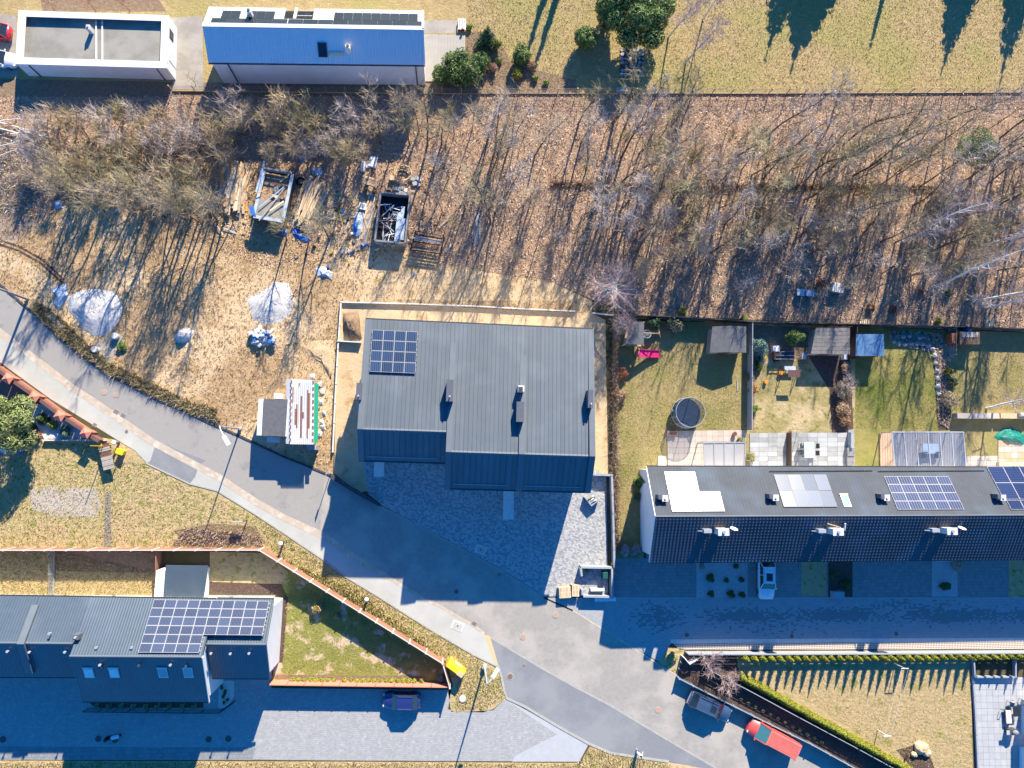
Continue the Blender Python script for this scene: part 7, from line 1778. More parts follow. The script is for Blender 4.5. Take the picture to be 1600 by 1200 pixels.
def bush_lobes(r, h, k, seed, squash=1.0):
    q = random.Random(seed); out = [(0, 0, h * .5, r * .6, r * .6, h * .5)]
    for i in range(k):
        a = 2.4 * i + q.uniform(-.4, .4); d = r * .62 * math.sqrt((i + .5) / k); s = r * q.uniform(.28, .42); out.append((math.cos(a) * d, math.sin(a) * d * squash, h * q.uniform(.35, .78), s, s, min(s * 1.1, h * .35)))
    return out

# --- evergreens of the upper lawns
def at(x, y): return P(x, y)
G = [('leaf_dark', 'leaf_mid', 'leaf_light'), (3, 4, 2)]
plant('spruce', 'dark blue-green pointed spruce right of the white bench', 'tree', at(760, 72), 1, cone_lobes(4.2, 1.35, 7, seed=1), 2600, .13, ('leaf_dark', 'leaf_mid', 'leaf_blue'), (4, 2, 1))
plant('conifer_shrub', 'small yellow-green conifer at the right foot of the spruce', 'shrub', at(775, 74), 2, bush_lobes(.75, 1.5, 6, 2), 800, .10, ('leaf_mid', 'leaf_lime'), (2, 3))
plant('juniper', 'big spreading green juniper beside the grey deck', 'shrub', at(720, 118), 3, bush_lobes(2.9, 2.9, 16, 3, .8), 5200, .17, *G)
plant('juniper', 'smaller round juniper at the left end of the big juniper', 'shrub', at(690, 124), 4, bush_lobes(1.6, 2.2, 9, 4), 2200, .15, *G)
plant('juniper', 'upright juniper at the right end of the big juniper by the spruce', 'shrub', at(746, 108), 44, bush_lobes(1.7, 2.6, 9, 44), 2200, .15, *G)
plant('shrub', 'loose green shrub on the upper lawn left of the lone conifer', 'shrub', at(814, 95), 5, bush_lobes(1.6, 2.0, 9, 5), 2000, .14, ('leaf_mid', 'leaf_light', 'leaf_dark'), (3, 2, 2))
plant('golden_ball', 'round golden conifer ball on the upper lawn edge', 'shrub', at(807, 121), 6, bush_lobes(.8, 1.3, 7, 6), 1100, .09, ('leaf_gold', 'leaf_thuja'), (4, 1))
plant('shrub', 'brownish red bare shrub between the juniper and the golden ball', 'shrub', at(770, 108), 7, bush_lobes(.8, .9, 6, 7), 700, .10, ('twig_red', 'twig'), (2, 2), core=None)
plant('shrub', 'reddish brown shrub at the right side of the loose green shrub', 'shrub', at(829, 106), 17, bush_lobes(.9, .9, 6, 17), 700, .10, ('twig_red', 'twig', 'leaf_rust'), (2, 2, 1), core=None)
for x, y, t in ((780, 97, 'small lime green plant right of the spruce'), (836, 124, 'left spiky green plant in the border by the wire fence'), (854, 131, 'right spiky green plant in the border by the wire fence'), (988, 124, 'small yellow-green shrub below the crazy paving'), (733, 45, 'small olive plant between white bench and spruce')):
    plant('garden_plant', t, 'plant', at(x, y), int(x), bush_lobes(.5, .55, 5, int(x)), 420, .12, ('leaf_light', 'leaf_mid', 'leaf_lime'), (2, 1, 2), stem=0)
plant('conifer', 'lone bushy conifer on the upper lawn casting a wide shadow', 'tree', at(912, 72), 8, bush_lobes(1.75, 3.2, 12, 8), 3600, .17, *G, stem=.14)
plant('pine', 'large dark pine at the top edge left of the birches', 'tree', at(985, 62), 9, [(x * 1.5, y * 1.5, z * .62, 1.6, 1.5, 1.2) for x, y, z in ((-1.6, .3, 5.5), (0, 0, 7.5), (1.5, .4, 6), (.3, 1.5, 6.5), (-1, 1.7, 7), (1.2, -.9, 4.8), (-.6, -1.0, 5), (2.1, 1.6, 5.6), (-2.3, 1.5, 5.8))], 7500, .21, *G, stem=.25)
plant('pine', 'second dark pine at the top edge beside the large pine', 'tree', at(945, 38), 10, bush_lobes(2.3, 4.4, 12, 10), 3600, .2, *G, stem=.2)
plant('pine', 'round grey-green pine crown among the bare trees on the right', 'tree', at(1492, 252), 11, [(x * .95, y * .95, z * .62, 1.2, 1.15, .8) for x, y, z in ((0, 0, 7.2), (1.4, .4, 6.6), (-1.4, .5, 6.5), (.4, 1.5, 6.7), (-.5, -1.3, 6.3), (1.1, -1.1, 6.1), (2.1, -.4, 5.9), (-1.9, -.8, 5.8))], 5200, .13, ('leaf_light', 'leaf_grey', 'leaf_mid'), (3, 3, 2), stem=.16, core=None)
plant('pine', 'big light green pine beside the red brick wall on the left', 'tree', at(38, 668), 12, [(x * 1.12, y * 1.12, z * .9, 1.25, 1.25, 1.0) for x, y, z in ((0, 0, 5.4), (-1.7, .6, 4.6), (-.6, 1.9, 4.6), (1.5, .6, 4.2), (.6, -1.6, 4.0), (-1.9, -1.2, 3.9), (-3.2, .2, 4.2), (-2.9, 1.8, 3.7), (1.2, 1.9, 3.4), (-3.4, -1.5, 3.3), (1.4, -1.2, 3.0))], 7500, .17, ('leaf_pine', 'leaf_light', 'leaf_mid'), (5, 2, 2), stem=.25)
plant('cypress', 'small dark conical cypress between the pine and the brick wall', 'shrub', at(70, 655), 13, cone_lobes(2.1, .75, 6, seed=13), 1300, .10, ('leaf_dark', 'leaf_mid'), (2, 2))
plant('shrub', 'golden green shrub in the white gravel by the brick wall', 'shrub', at(87, 664), 14, bush_lobes(.65, .8, 5, 14), 600, .11, ('leaf_lime', 'leaf_mid'), (3, 2))
plant('shrub', 'blue-green shrub in the white gravel nearest the brick wall', 'shrub', at(105, 673), 15, bush_lobes(.85, .9, 6, 15), 800, .12, ('leaf_blue', 'leaf_mid'), (3, 2))
plant('shrub', 'brown shrub at the foot of the big light green pine', 'shrub', at(58, 680), 16, bush_lobes(.9, .8, 6, 16), 700, .12, ('leaf_rust', 'twig'), (2, 3), core=None)
tarp('tarpaulin', [(72, 680), (84, 672), (93, 678), (94, 686), (80, 688), (70, 687)], .3, 'plastic_white', 'white and pink wrapped plant cover by the brick wall', seed=23)
tarp('tarpaulin', [(-6, 700), (20, 697), (40, 700), (36, 708), (10, 712), (-6, 710)], .3, 'tarp_blue', 'dark blue sheet in the shadow of the big pine', seed=24)
plant('spruce', 'pale blue spruce beside the grey shingle shed', 'tree', at(1180, 545), 18, cone_lobes(3.4, 1.35, 6, seed=18), 2400, .14, ('leaf_blue', 'leaf_blue', 'leaf_dark'), (4, 3, 1))
plant('conifer_shrub', 'dense green bush at the top of the second garden', 'shrub', at(1233, 530), 19, bush_lobes(1.3, 2.3, 9, 19, .7), 2000, .14, ('leaf_mid', 'leaf_dark', 'leaf_light'), (3, 2, 1))
plant('conifer_shrub', 'dark green bush in the shade behind the play tower', 'shrub', at(1018, 508), 20, bush_lobes(1.0, 1.6, 7, 20), 1300, .13, ('leaf_dark', 'leaf_blue'), (3, 1))
plant('conifer_shrub', 'dark bush in the tree shade by the back fence of the first lawn', 'shrub', at(1052, 510), 21, bush_lobes(1.5, 1.6, 8, 21, .6), 1300, .14, ('leaf_dark', 'twig'), (2, 2))
plant('cypress', 'green cypress at the white gable of the row house', 'tree', at(1000, 752), 22, cone_lobes(2.8, .85, 6, seed=22), 1500, .12, ('leaf_mid', 'leaf_dark', 'leaf_lime'), (3, 2, 1))
plant('conifer_shrub', 'small green shrub below the gable cypress', 'shrub', at(993, 775), 26, bush_lobes(.6, .8, 5, 26), 500, .12, ('leaf_mid', 'leaf_dark'), (2, 2))
for k, (x, y, r, h, m, w, t) in enumerate(((975, 859, .85, .9, ('twig_grey', 'twig_pink'), (2, 2), 'left dry grey-purple bush at the drive corner'), (993, 858, .9, .9, ('twig_grey', 'twig_pink'), (2, 2), 'right dry grey-purple bush at the drive corner'), (1480, 625, 1.25, 1.2, ('leaf_straw', 'timber_grey'), (3, 1), 'round straw-coloured ornamental grass clump in the garden corner'), (1318, 575, .9, 1.1, ('twig_pink', 'leaf_straw', 'leaf_rust'), (2, 2, 1), 'dry flower bush below the board-roofed shelter'), (1313, 640, 1.2, 1.2, ('leaf_rust', 'leaf_straw', 'twig'), (2, 2, 2), 'brown hydrangea bush beside the green lawn'), (1311, 608, 1.2, 1.3, ('twig', 'twig_pink', 'leaf_mid'), (3, 2, 1), 'twiggy shrub in the middle of the shrub bed'), (1318, 655, 1.0, .9, ('leaf_rust', 'leaf_straw'), (2, 1), 'lower brown hydrangea bush near the grey terrace'), (1173, 608, .8, 1.0, ('leaf_rust', 'timber_orange'), (2, 2), 'rust-coloured shrub at the mesh fence in the second garden'), (1170, 590, .7, .8, ('leaf_rust', 'twig'), (2, 2), 'small rusty shrub above the rust-coloured shrub'), (1183, 572, .7, .8, ('leaf_dark', 'leaf_mid'), (2, 1), 'dark green shrub below the blue spruce'), (1177, 638, .6, .7, ('leaf_mid', 'leaf_lime'), (2, 1), 'small green shrub at the mesh fence'), (1155, 690, .7, .9, ('leaf_mid', 'twig_olive'), (1, 2), 'climbing shrub between the beige and grey terraces, upper'), (1169, 715, .75, 1.0, ('twig_olive', 'leaf_mid'), (2, 1), 'climbing shrub between the beige and grey terraces, lower'), (972, 585, .9, 1.0, ('twig_red', 'leaf_rust'), (2, 2), 'reddish dry shrub at the hedge beside the first lawn'), (968, 620, .9, 1.0, ('twig_red', 'twig'), (2, 2), 'second reddish dry shrub lower on the hedge beside the first lawn'), (1478, 580, .7, .8, ('leaf_gold', 'leaf_dark'), (1, 3), 'dark green and yellow shrub in the rock bed'), (1485, 598, .8, .8, ('leaf_dark', 'twig'), (3, 1), 'dark shrub beside the ornamental grass'), (1463, 503, .55, .8, ('leaf_mid', 'leaf_lime'), (2, 1), 'small green conifer at the wood edge'), (1478, 460, .5, .8, ('leaf_dark', 'leaf_mid'), (2, 1), 'tiny dark conifer on the leaf litter'), (1437, 457, .4, .6, ('leaf_rust', 'twig_red'), (2, 1), 'tiny rusty shrub on the leaf litter'), (1393, 484, .6, .7, ('leaf_rust', 'twig_red'), (2, 1), 'rusty fern clump near the back fence'), (1358, 482, .6, .7, ('leaf_rust', 'twig'), (2, 1), 'rusty fern clump above the blue-roofed shelter'), (1280, 446, .9, .9, ('leaf_rust', 'twig_red'), (2, 2), 'rust brown shrub beside the hive boxes'), (1066, 487, .6, .6, ('leaf_lime', 'leaf_mid'), (2, 1), 'lime green plant at the back fence'), (1163, 497, .6, .5, ('leaf_lime', 'leaf_straw'), (2, 1), 'yellowish plant at the back fence above the grey shed'), (192, 541, .7, .5, ('leaf_mid', 'leaf_light'), (2, 1), 'small green shrub beside the shaft ring'), (497, 948, .75, 1.0, ('leaf_gold', 'leaf_straw'), (2, 2), 'yellow shrub on the triangular lawn in fence shade edge'), (690, 1058, .5, .6, ('leaf_blue', 'leaf_light'), (2, 1), 'pale green plant in the lawn tip'), (1049, 1025, .75, .6, ('leaf_straw', 'leaf_light'), (2, 2), 'straw and green plant on the lane corner verge'), (527, 962, .4, .35, ('leaf_gold', 'leaf_straw'), (1, 1), 'tiny yellowish plant on the shaded lawn'))):
    plant('shrub' if r > .55 else 'garden_plant', t, 'shrub' if r > .55 else 'plant', at(x, y), 100 + k, bush_lobes(r, h, 8, 100 + k), int(900 * r + 250), .11, m, w, core='crown_core' if 'leaf_dark' in m else None)
for k, (x, y, r, t) in enumerate(((1108, 902, .62, 'largest round dark bush in the front gravel bed'), (1149, 884, .38, 'upper right dark bush in the front gravel bed'), (1134, 906, .34, 'middle small dark bush in the front gravel bed'), (1157, 905, .36, 'right small dark bush in the front gravel bed'), (1096, 884, .4, 'pale grass clump in the front gravel bed'), (1300, 898, .6, 'dark bush in the front mulch bed'), (1320, 912, .8, 'large dark bush beside the slotted cabinet'), (1473, 915, .75, 'dark spreading bush in the narrow front bed'), (1491, 883, .9, 'pale dry bush under the row house eaves'), (1110, 927, .5, 'low dark bush at the lower left of the front gravel bed'), (1140, 927, .6, 'low dark bush at the lower middle of the front gravel bed'), (1158, 928, .45, 'low dark bush at the lower right of the front gravel bed'))):
    pale = 'pale' in t; plant('shrub', t, 'shrub', at(x, y), 150 + k, bush_lobes(r, r * 1.1, 6, 150 + k), int(900 * r + 200), .10, ('leaf_straw', 'twig_grey') if pale else ('leaf_dark', 'leaf_mid'), (1, 1) if pale else (4, 1), core=None if pale else 'crown_core')
for k in range(9):
    x = 152 + k * 19; plant('bed_plant_or_sun_dot', 'small plant in the shaded bed behind the black railing', 'plant', at(x, 1103), 170 + k, bush_lobes(.4, .4, 4, k), 200, .11, ('leaf_mid', 'leaf_straw', 'leaf_blue'), (2, 1, 1), 'plants behind the black railing', stem=0, core=None)
for k in range(7):
    plant('gravel_plant', 'small dark plant in the white gravel bed', 'plant', at(345 + rnd.uniform(0, 16), 1070 + k * 4.5), 190 + k, bush_lobes(.22, .25, 3, k), 90, .09, ('leaf_dark', 'leaf_mid'), (2, 1), 'plants in the white gravel bed', stem=0, core=None)

# --- the clipped ball bushes along the driveway fence
protos = []
xs = [459, 468, 477, 487, 495, 505, 513.5, 523, 539, 549.5, 557.5, 567, 576.5, 585, 594.5, 604, 613, 622, 630.5, 639, 648, 659]
for k, x in enumerate(xs):
    y = 1060.5 + (x - 459) * .01
    if k < 3: protos.append(plant('ball_bush', ordinal(k + 1) + ' ball bush from the left in the clipped row along the driveway fence', 'shrub', at(x, y), 200 + k, bush_lobes(.36, .75, 5, 200 + k), 380, .075, ('leaf_lime', 'leaf_thuja'), (3, 2), 'clipped bushes along the driveway fence', stem=.03))
    else: dup(protos[k % 3], at(x, y), rnd.uniform(0, 6), rnd.uniform(.85, 1.15), ordinal(k + 1) + ' ball bush from the left in the clipped row along the driveway fence')
# --- conifer hedge along the lane fence and the diagonal hedge
tj = []
for k in range(4):
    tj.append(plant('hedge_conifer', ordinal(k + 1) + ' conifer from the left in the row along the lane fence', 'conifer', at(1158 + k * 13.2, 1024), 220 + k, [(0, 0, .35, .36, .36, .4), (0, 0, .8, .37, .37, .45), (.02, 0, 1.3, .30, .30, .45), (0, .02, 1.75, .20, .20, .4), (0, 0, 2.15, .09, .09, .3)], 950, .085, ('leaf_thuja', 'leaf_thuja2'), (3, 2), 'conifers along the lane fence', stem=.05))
for k in range(4, 38):
    x = 1158 + k * 13.2 + rnd.uniform(-.8, .8)
    dup(tj[k % 4], at(x, 1024 - (x - 1158) * .006), rnd.uniform(0, 6), (rnd.uniform(.9, 1.1), rnd.uniform(.9, 1.1), rnd.uniform(.88, 1.12)), ordinal(k + 1) + ' conifer from the left in the row along the lane fence')
n_d = 62
for k in range(n_d):
    t = k / (n_d - 1); x, y = lerp(1153, 1432, t), lerp(1054, 1209, t)
    dup(tj[k % 4], at(x + rnd.uniform(-.7, .7), y + rnd.uniform(-.7, .7)), rnd.uniform(0, 6), (rnd.uniform(1.15, 1.5), rnd.uniform(1.15, 1.5), rnd.uniform(.48, .6)), ordinal(k + 1) + ' low conifer from the upper left in the diagonal hedge beside the mesh fence', 'conifers of the diagonal hedge')
sun_dots = [(1157 + k * 11.5, 1092 + k * 6.1) for k in range(12)]  # yellow leaf clumps stand in for spots of sun between hedge shadows
for k, (x, y) in enumerate(sun_dots):
    plant('bed_plant_or_sun_dot', 'tiny yellow plant in the dark bed behind the parked van', 'plant', at(x, y), 260 + k, [(0, 0, .12, .2, .2, .14)], 80, .09, ('leaf_gold', 'leaf_straw'), (2, 2), 'yellow plants in the dark bed', stem=0, core=None)
# --- the scruffy hedge between new house and first lawn
q = np.random.default_rng(5); Ss = []
root = T('hedge', 'long scruffy reddish hedge between the new house and the first lawn', 'hedge', P(960, 700))
for k in range(900):
    t = q.random(); x, y = 958 + 6 * q.random() - 2 + t * 3, lerp(520, 862, t); p = P(x, y) - ORIG[root.name]; d = np.array([q.normal(0, .45), q.normal(0, .45), q.random() * 1.2 + .3]); l = q.random() * .55 + .2
    Ss.append((*p[:2], 0.02, *(np.array(p[:3]) + d * l), .022, .008)); e = np.array(p[:3]) + d * l
    for m in range(2): d2 = d + q.normal(0, .5, 3); Ss.append((*e, *(e + d2 * .35), .012, .006))
o = bpy.data.objects.new('branches', segs_to_mesh('branches', Ss, ['twig_red', 'twig_pink'], (q.random(len(Ss)) < .5).astype(int))); COL.objects.link(o); o.parent = root
lob = []
for k in range(60): t = k / 59; p = P(961 - 1 + t * 2 + q.normal(0, 1.0), lerp(522, 860, t)) - ORIG[root.name]; lob.append((p.x, p.y, .6, .38, .45, .55))
o = bpy.data.objects.new('foliage', foliage(77, lob, 2600, .10, ['leaf_dark', 'leaf_mid', 'twig_pink', 'twig_red'], (3, 1, 2, 2))); COL.objects.link(o); o.parent = root

# --- bare trees of the wood
VAR = []
for k in range(7): VAR.append(bare_tree(300 + k, 10.5 + (k % 3), .12 + .02 * (k % 3), .23, 15, first=.3, nsub=5, ntw=4, up=1.15, twl=1.35, twr=.0145, bend=.12))
SHR = [bare_tree(330 + k, 5.4, .075, .30, 20, first=.16, nsub=5, ntw=4, up=.95, stems=4, twl=1.25, twr=.0155) for k in range(4)]
POL = [bare_tree(370 + k, 9.5, .065, .10, 7, first=.35, nsub=2, ntw=2, up=1.6, twl=.8, twr=.012, bend=.06) for k in range(3)]
SAP = [bare_tree(345 + k, 4.2, .045, .24, 10, first=.2, nsub=4, ntw=4, up=1.1, twl=.9, twr=.014) for k in range(3)]
q = np.random.default_rng(11)
def scatter(n, poly, mind, dens=None, tries=6000):
    out = []; xs0 = [p[0] for p in poly]; ys0 = [p[1] for p in poly]
    for _ in range(tries):
        if len(out) >= n: break
        x, y = q.uniform(min(xs0), max(xs0)), q.uniform(min(ys0), max(ys0))
        if not inside(np.array([[x, y]]), poly)[0]: continue
        if dens and q.random() > dens(x, y): continue
        if any((x - a) ** 2 + (y - b_) ** 2 < mind ** 2 for a, b_ in out): continue
        out.append((x, y))
    return out
USED = set()
TONE = {'twig': 'brown', 'twig_olive': 'olive', 'twig_grey': 'grey', 'leaf_straw': 'straw-coloured'}
def zone_label(x, y, sc, tone, kind, tall=.95, low=.76):
    size = 'tall' if sc > tall else 'low' if sc < low else 'middling'
    col = 'below the junipers' if x < 800 else 'below the lone conifer' if x < 930 else 'below the white birches' if x < 1120 else 'below the broad lawn shadow' if x < 1290 else 'left of the green pine' if x < 1460 else 'at the right edge'
    rowt = 'in the upper wood by the fence' if y < 255 else 'in the middle wood' if y < 370 else 'in the lower wood near the gardens'
    return f'{size} {TONE[tone]} {kind} {rowt}, {col}', 'bare trees of the wood ' + col
wood_pts = scatter(118, [(700, 190), (1640, 185), (1640, 425), (1200, 425), (1010, 425), (900, 395), (700, 360)], 16, lambda x, y: .4 + .6 * (x > 930) * (y > 230))
protosT = {}
def put_tree(kind, var, seeds, mt, mtw, x, y, label, cat, group, sc, name):
    key = (kind, var, mtw)
    rz = q.uniform(0, 6.28); tl = (q.normal(0, .05), q.normal(0, .05))
    if key not in protosT:
        tr, tw = seeds[var]; protosT[key] = make_tree(name, label, cat, tr, tw, mt, mtw, at(x, y), group, rz=rz, tilt=tl, sc=sc)
    else: dup(protosT[key], at(x, y), rz, sc, label, group, tilt=tl)
for (x, y) in wood_pts:
    for _ in range(25):
        tn, sc = ('twig', 'twig_olive', 'twig_grey')[int(q.integers(0, 3))], q.uniform(.65, 1.15) if y < 360 else q.uniform(.55, .9)
        l, gp = zone_label(x, y, sc, tn, 'bare tree', .98, .8)
        if l not in USED: break
    USED.add(l); put_tree('T', int(q.integers(0, 7)), VAR, 'bark', tn, x, y, l, 'tree', gp, sc, 'bare_tree')
shr_pts = scatter(54, [(75, 175), (300, 165), (420, 175), (590, 170), (600, 225), (520, 240), (395, 235), (330, 240), (315, 285), (240, 288), (130, 268), (75, 235)], 20)
for (x, y) in shr_pts:
    for _ in range(25):
        tn, sc = ('twig_olive', 'twig', 'twig_grey', 'leaf_straw' if x > 400 else 'twig_olive')[int(q.integers(0, 4))], q.uniform(.7, 1.2)
        l = ('tall' if sc > 1.03 else 'low' if sc < .86 else 'middling') + ' ' + TONE[tn] + ' multi-stemmed thicket tree ' + ('below the left end of the garage' if x < 130 else 'below the middle of the garage' if x < 210 else 'below the right end of the garage' if x < 310 else 'below the left half of the metal house' if x < 440 else 'below the right half of the metal house') + (', upper row' if y < 215 else ', lower row')
        if l not in USED: break
    USED.add(l); put_tree('S', int(q.integers(0, 4)), SHR, 'bark_pale', tn, x, y + 18, l, 'tree', 'thicket trees below garage and metal house', sc, 'thicket_tree')
for (x, y) in scatter(26, [(960, 250), (1640, 255), (1640, 430), (1180, 430), (990, 425)], 22):
    for _ in range(25):
        tn, sc = ('twig_grey', 'twig', 'twig_grey', 'twig_olive', 'leaf_straw')[int(q.integers(0, 5))], q.uniform(.75, 1.2)
        l, gp = zone_label(x, y, sc, tn, 'bushy tree', 1.06, .9)
        if l not in USED: break
    USED.add(l); put_tree('S', int(q.integers(0, 4)), SHR, 'bark_pale', tn, x, y, l, 'tree', 'bushy trees of the wood', sc, 'bushy_tree')
for (x, y) in [(112, 318), (128, 300), (140, 312), (152, 322), (163, 330), (186, 322), (205, 325), (214, 334), (228, 335), (244, 338), (258, 340), (270, 330), (285, 335), (291, 343), (300, 341), (310, 346), (318, 345), (330, 340), (340, 346), (352, 342), (366, 345), (448, 374), (482, 380), (515, 374), (595, 225), (640, 225), (665, 240), (690, 225), (625, 200), (655, 205)]:
    SLIM = globals().get('SLIM', 0) + 1
    put_tree('T', int(q.integers(0, 7)), VAR, 'bark', ('twig_olive', 'twig')[int(q.integers(0, 2))], x, y, ordinal(SLIM) + ' slim bare tree from the left along the lower thicket edge, casting a long shadow' if SLIM < 25 else ordinal(SLIM - 24) + ' slim bare tree in the scrub between metal house and scrap container', 'tree', 'slim trees at the clearing edge' if SLIM < 25 else 'slim trees in the scrub above the scrap container', q.uniform(.72, .95), 'bare_tree')
for (x, y) in scatter(95, [(690, 185), (1640, 180), (1640, 455), (1180, 452), (1000, 440), (900, 410), (690, 375)], 15):
    for _ in range(25):
        tn, sc = ('twig', 'twig_grey', 'twig_olive')[int(q.integers(0, 3))], q.uniform(.6, 1.15)
        l, gp = zone_label(x, y, sc, tn, 'pole tree', .98, .76)
        if l not in USED: break
    USED.add(l); put_tree('P', int(q.integers(0, 3)), POL, 'bark', tn, x, y, l, 'tree', 'thin pole-like trees of the wood', sc, 'bare_tree')
sap_pts = scatter(80, [(640, 165), (1640, 160), (1640, 480), (1150, 478), (1000, 470), (900, 430), (700, 390)], 14)
for (x, y) in sap_pts:
    for _ in range(25):
        tn, sc = ('twig', 'twig_grey', 'twig_olive')[int(q.integers(0, 3))], q.uniform(.6, 1.2)
        l, gp = zone_label(x, y, sc, tn, 'sapling', 1.0, .8)
        if l not in USED: break
    USED.add(l); put_tree('U', int(q.integers(0, 3)), SAP, 'bark', tn, x, y, l, 'tree', 'saplings in the wood', sc, 'sapling')
for k, (x, y, t) in enumerate(((85, 16, 'left'), (150, 18, 'middle'), (203, 17, 'right'))):
    tr, tw = bare_tree(360 + k, 3.0, .06, .42, 9, first=.35, nsub=3, ntw=2, up=.5, twl=.5); make_tree('fruit_tree', t + ' small reddish bare fruit tree above the white garage', 'tree', tr, tw, 'twig_red', 'twig_red', at(x, y))
tr, tw = bare_tree(364, 3.2, .04, .22, 8, first=.3, nsub=3, ntw=2, up=.8); make_tree('fruit_tree', 'thin bare young tree between the garage and the metal house', 'tree', tr, tw, 'twig', 'twig', at(306, 132))
# --- birches
def birch(seed, x, y, h, r0, label, tilt=None, spread=.3, nl=16, twm='twig_pink', up=.8, ntw=7, nsub=7, first=.3, twl=1.0):
    tr, tw = bare_tree(seed, h, r0, spread, nl, first=first, nsub=nsub, ntw=ntw, up=up, twl=twl, twr=.009); return make_tree('birch', label, 'tree', tr, tw, 'birch_bark', twm, at(x, y), tilt=tilt)
birch(401, 943, 463, 6.8, .2, 'round white birch with pinkish twigs above the right corner of the new house', spread=.60, nl=26, up=.22, ntw=8, nsub=9, first=.35)
birch(402, 963, 515, 5.0, .13, 'smaller white birch with pinkish twigs beside the play tower', spread=.34, nl=14, up=.45, ntw=9, nsub=8)
birch(403, 1044, 58, 8.5, .12, 'left white birch on the upper lawn', spread=.24, nl=14, tilt=(-.02, .10))
birch(404, 1071, 99, 8.0, .11, 'right white birch on the upper lawn', spread=.24, nl=14, tilt=(-.06, .16))
birch(405, 1098, 30, 8.0, .10, 'pinkish birch at the top edge right of the large pine', spread=.3, nl=14)
birch(406, 1410, 378, 13.0, .17, 'white birch leaning right in the right part of the wood, upper left of its group', spread=.22, tilt=(0, .08))
birch(407, 1532, 387, 13.0, .2, 'thick white birch at the right edge of the wood, uppermost', spread=.22, tilt=(0, .08))
birch(408, 1457, 449, 15.0, .2, 'tall white birch leaning right above the dark conifer', spread=.2, tilt=(0, .05))
birch(409, 1522, 471, 14.0, .19, 'tall white birch near the back fence at the right edge', spread=.2, tilt=(.0, .06))
birch(410, 1541, 482, 12.0, .17, 'white birch right at the back fence leaning to the right', spread=.2, tilt=(.12, .22))
birch(411, 1541, 638, 9.0, .16, 'white birch standing in the far right garden', spread=.24, tilt=(.02, .2))
birch(412, 1585, 330, 14.0, .18, 'white birch at the far right picture edge', spread=.22)
tr, tw = bare_tree(420, 3.2, .08, .5, 16, first=.15, nsub=6, ntw=6, up=.55, stems=3, twl=.8, twr=.009); make_tree('bare_shrub', 'large reddish bare shrub at the hedge corner by the angled gate', 'shrub', tr, tw, 'twig_pink', 'twig_pink', at(1096, 1028))
tr, tw = bare_tree(421, 3.0, .08, .5, 16, first=.15, nsub=6, ntw=6, up=.55, stems=3, twl=.8, twr=.009); make_tree('bare_shrub', 'large reddish bare shrub at the start of the diagonal hedge', 'shrub', tr, tw, 'twig_pink', 'twig_pink', at(1128, 1055))
tr, tw = bare_tree(422, 2.2, .05, .45, 14, first=.1, nsub=6, ntw=5, up=.6, stems=3, twl=.7, twr=.009); make_tree('bare_shrub', 'bare twiggy shrub in the second garden beside the green lawn', 'shrub', tr, tw, 'twig_pink', 'twig_grey', at(1320, 600))
# --- conifers just beyond the upper edge whose shadows reach into the picture
for k, (x, y, h, r) in enumerate(((1290, -95, 10.5, 6.0), (1512, -60, 9, 3.6), (1606, -70, 10.5, 3.4), (862, -40, 6.5, .6), (876, -25, 6.8, .55), (1240, -70, 8, 3.4), (1395, -70, 7, .5))):
    plant('spruce', 'tall spruce beyond the upper lawn casting a long shadow', 'tree', at(x, y), 500 + k, cone_lobes(h, r, 9, z0=.08, seed=500 + k), 1500, .3, ('leaf_dark', 'leaf_mid'), (3, 1), 'spruces beyond the upper lawn', stem=.2)
# ------------------------------------------------------------------ leaf litter, grass tufts, weeds: stuff nobody could count
def scatter_np(n, poly, seed):
    g = np.random.default_rng(seed); a = np.array(poly, float); lo, hi = a.min(0), a.max(0); pts = np.zeros((0, 2))
    while len(pts) < n:
        c = lo + (hi - lo) * g.random((n * 2, 2)); pts = np.concatenate([pts, c[inside(c, poly)]])
    return pts[:n], g
def to_ground(px):
    d = np.stack([(px[:, 0] - 800) / FPX, -(px[:, 1] - 600) / FPX, -np.ones(len(px))], 1) @ np.array(CAM_R).T
    t = -CAM_H / d[:, 2]; return np.array([0, 0, CAM_H]) + d * t[:, None]
def leaves(name, poly, n, size, mats, w, seed, zmax=.10, flat=1.0):
    px, g = scatter_np(n, poly, seed); c = to_ground(px); c[:, 2] = .02 + g.random(n) * zmax
    nn = g.normal(size=(n, 3)) * .55 + [0, 0, flat]; nn /= np.linalg.norm(nn, axis=1, keepdims=True)
    a = np.cross(nn, g.normal(size=(n, 3))); a /= np.linalg.norm(a, axis=1, keepdims=True); b = np.cross(nn, a); s = size * (.5 + g.random((n, 1)))
    V = np.stack([c - a * s, c - b * s * .5, c + a * s, c + b * s * .5], 1).reshape(-1, 3); V[:, 2] = np.maximum(V[:, 2], .012)
    o = bpy.data.objects.new(name, np_mesh(name, V, np.arange(4 * n).reshape(-1, 4), list(mats), g.choice(len(mats), n, p=np.array(w) / sum(w)))); COL.objects.link(o); o['kind'] = 'stuff'; return o
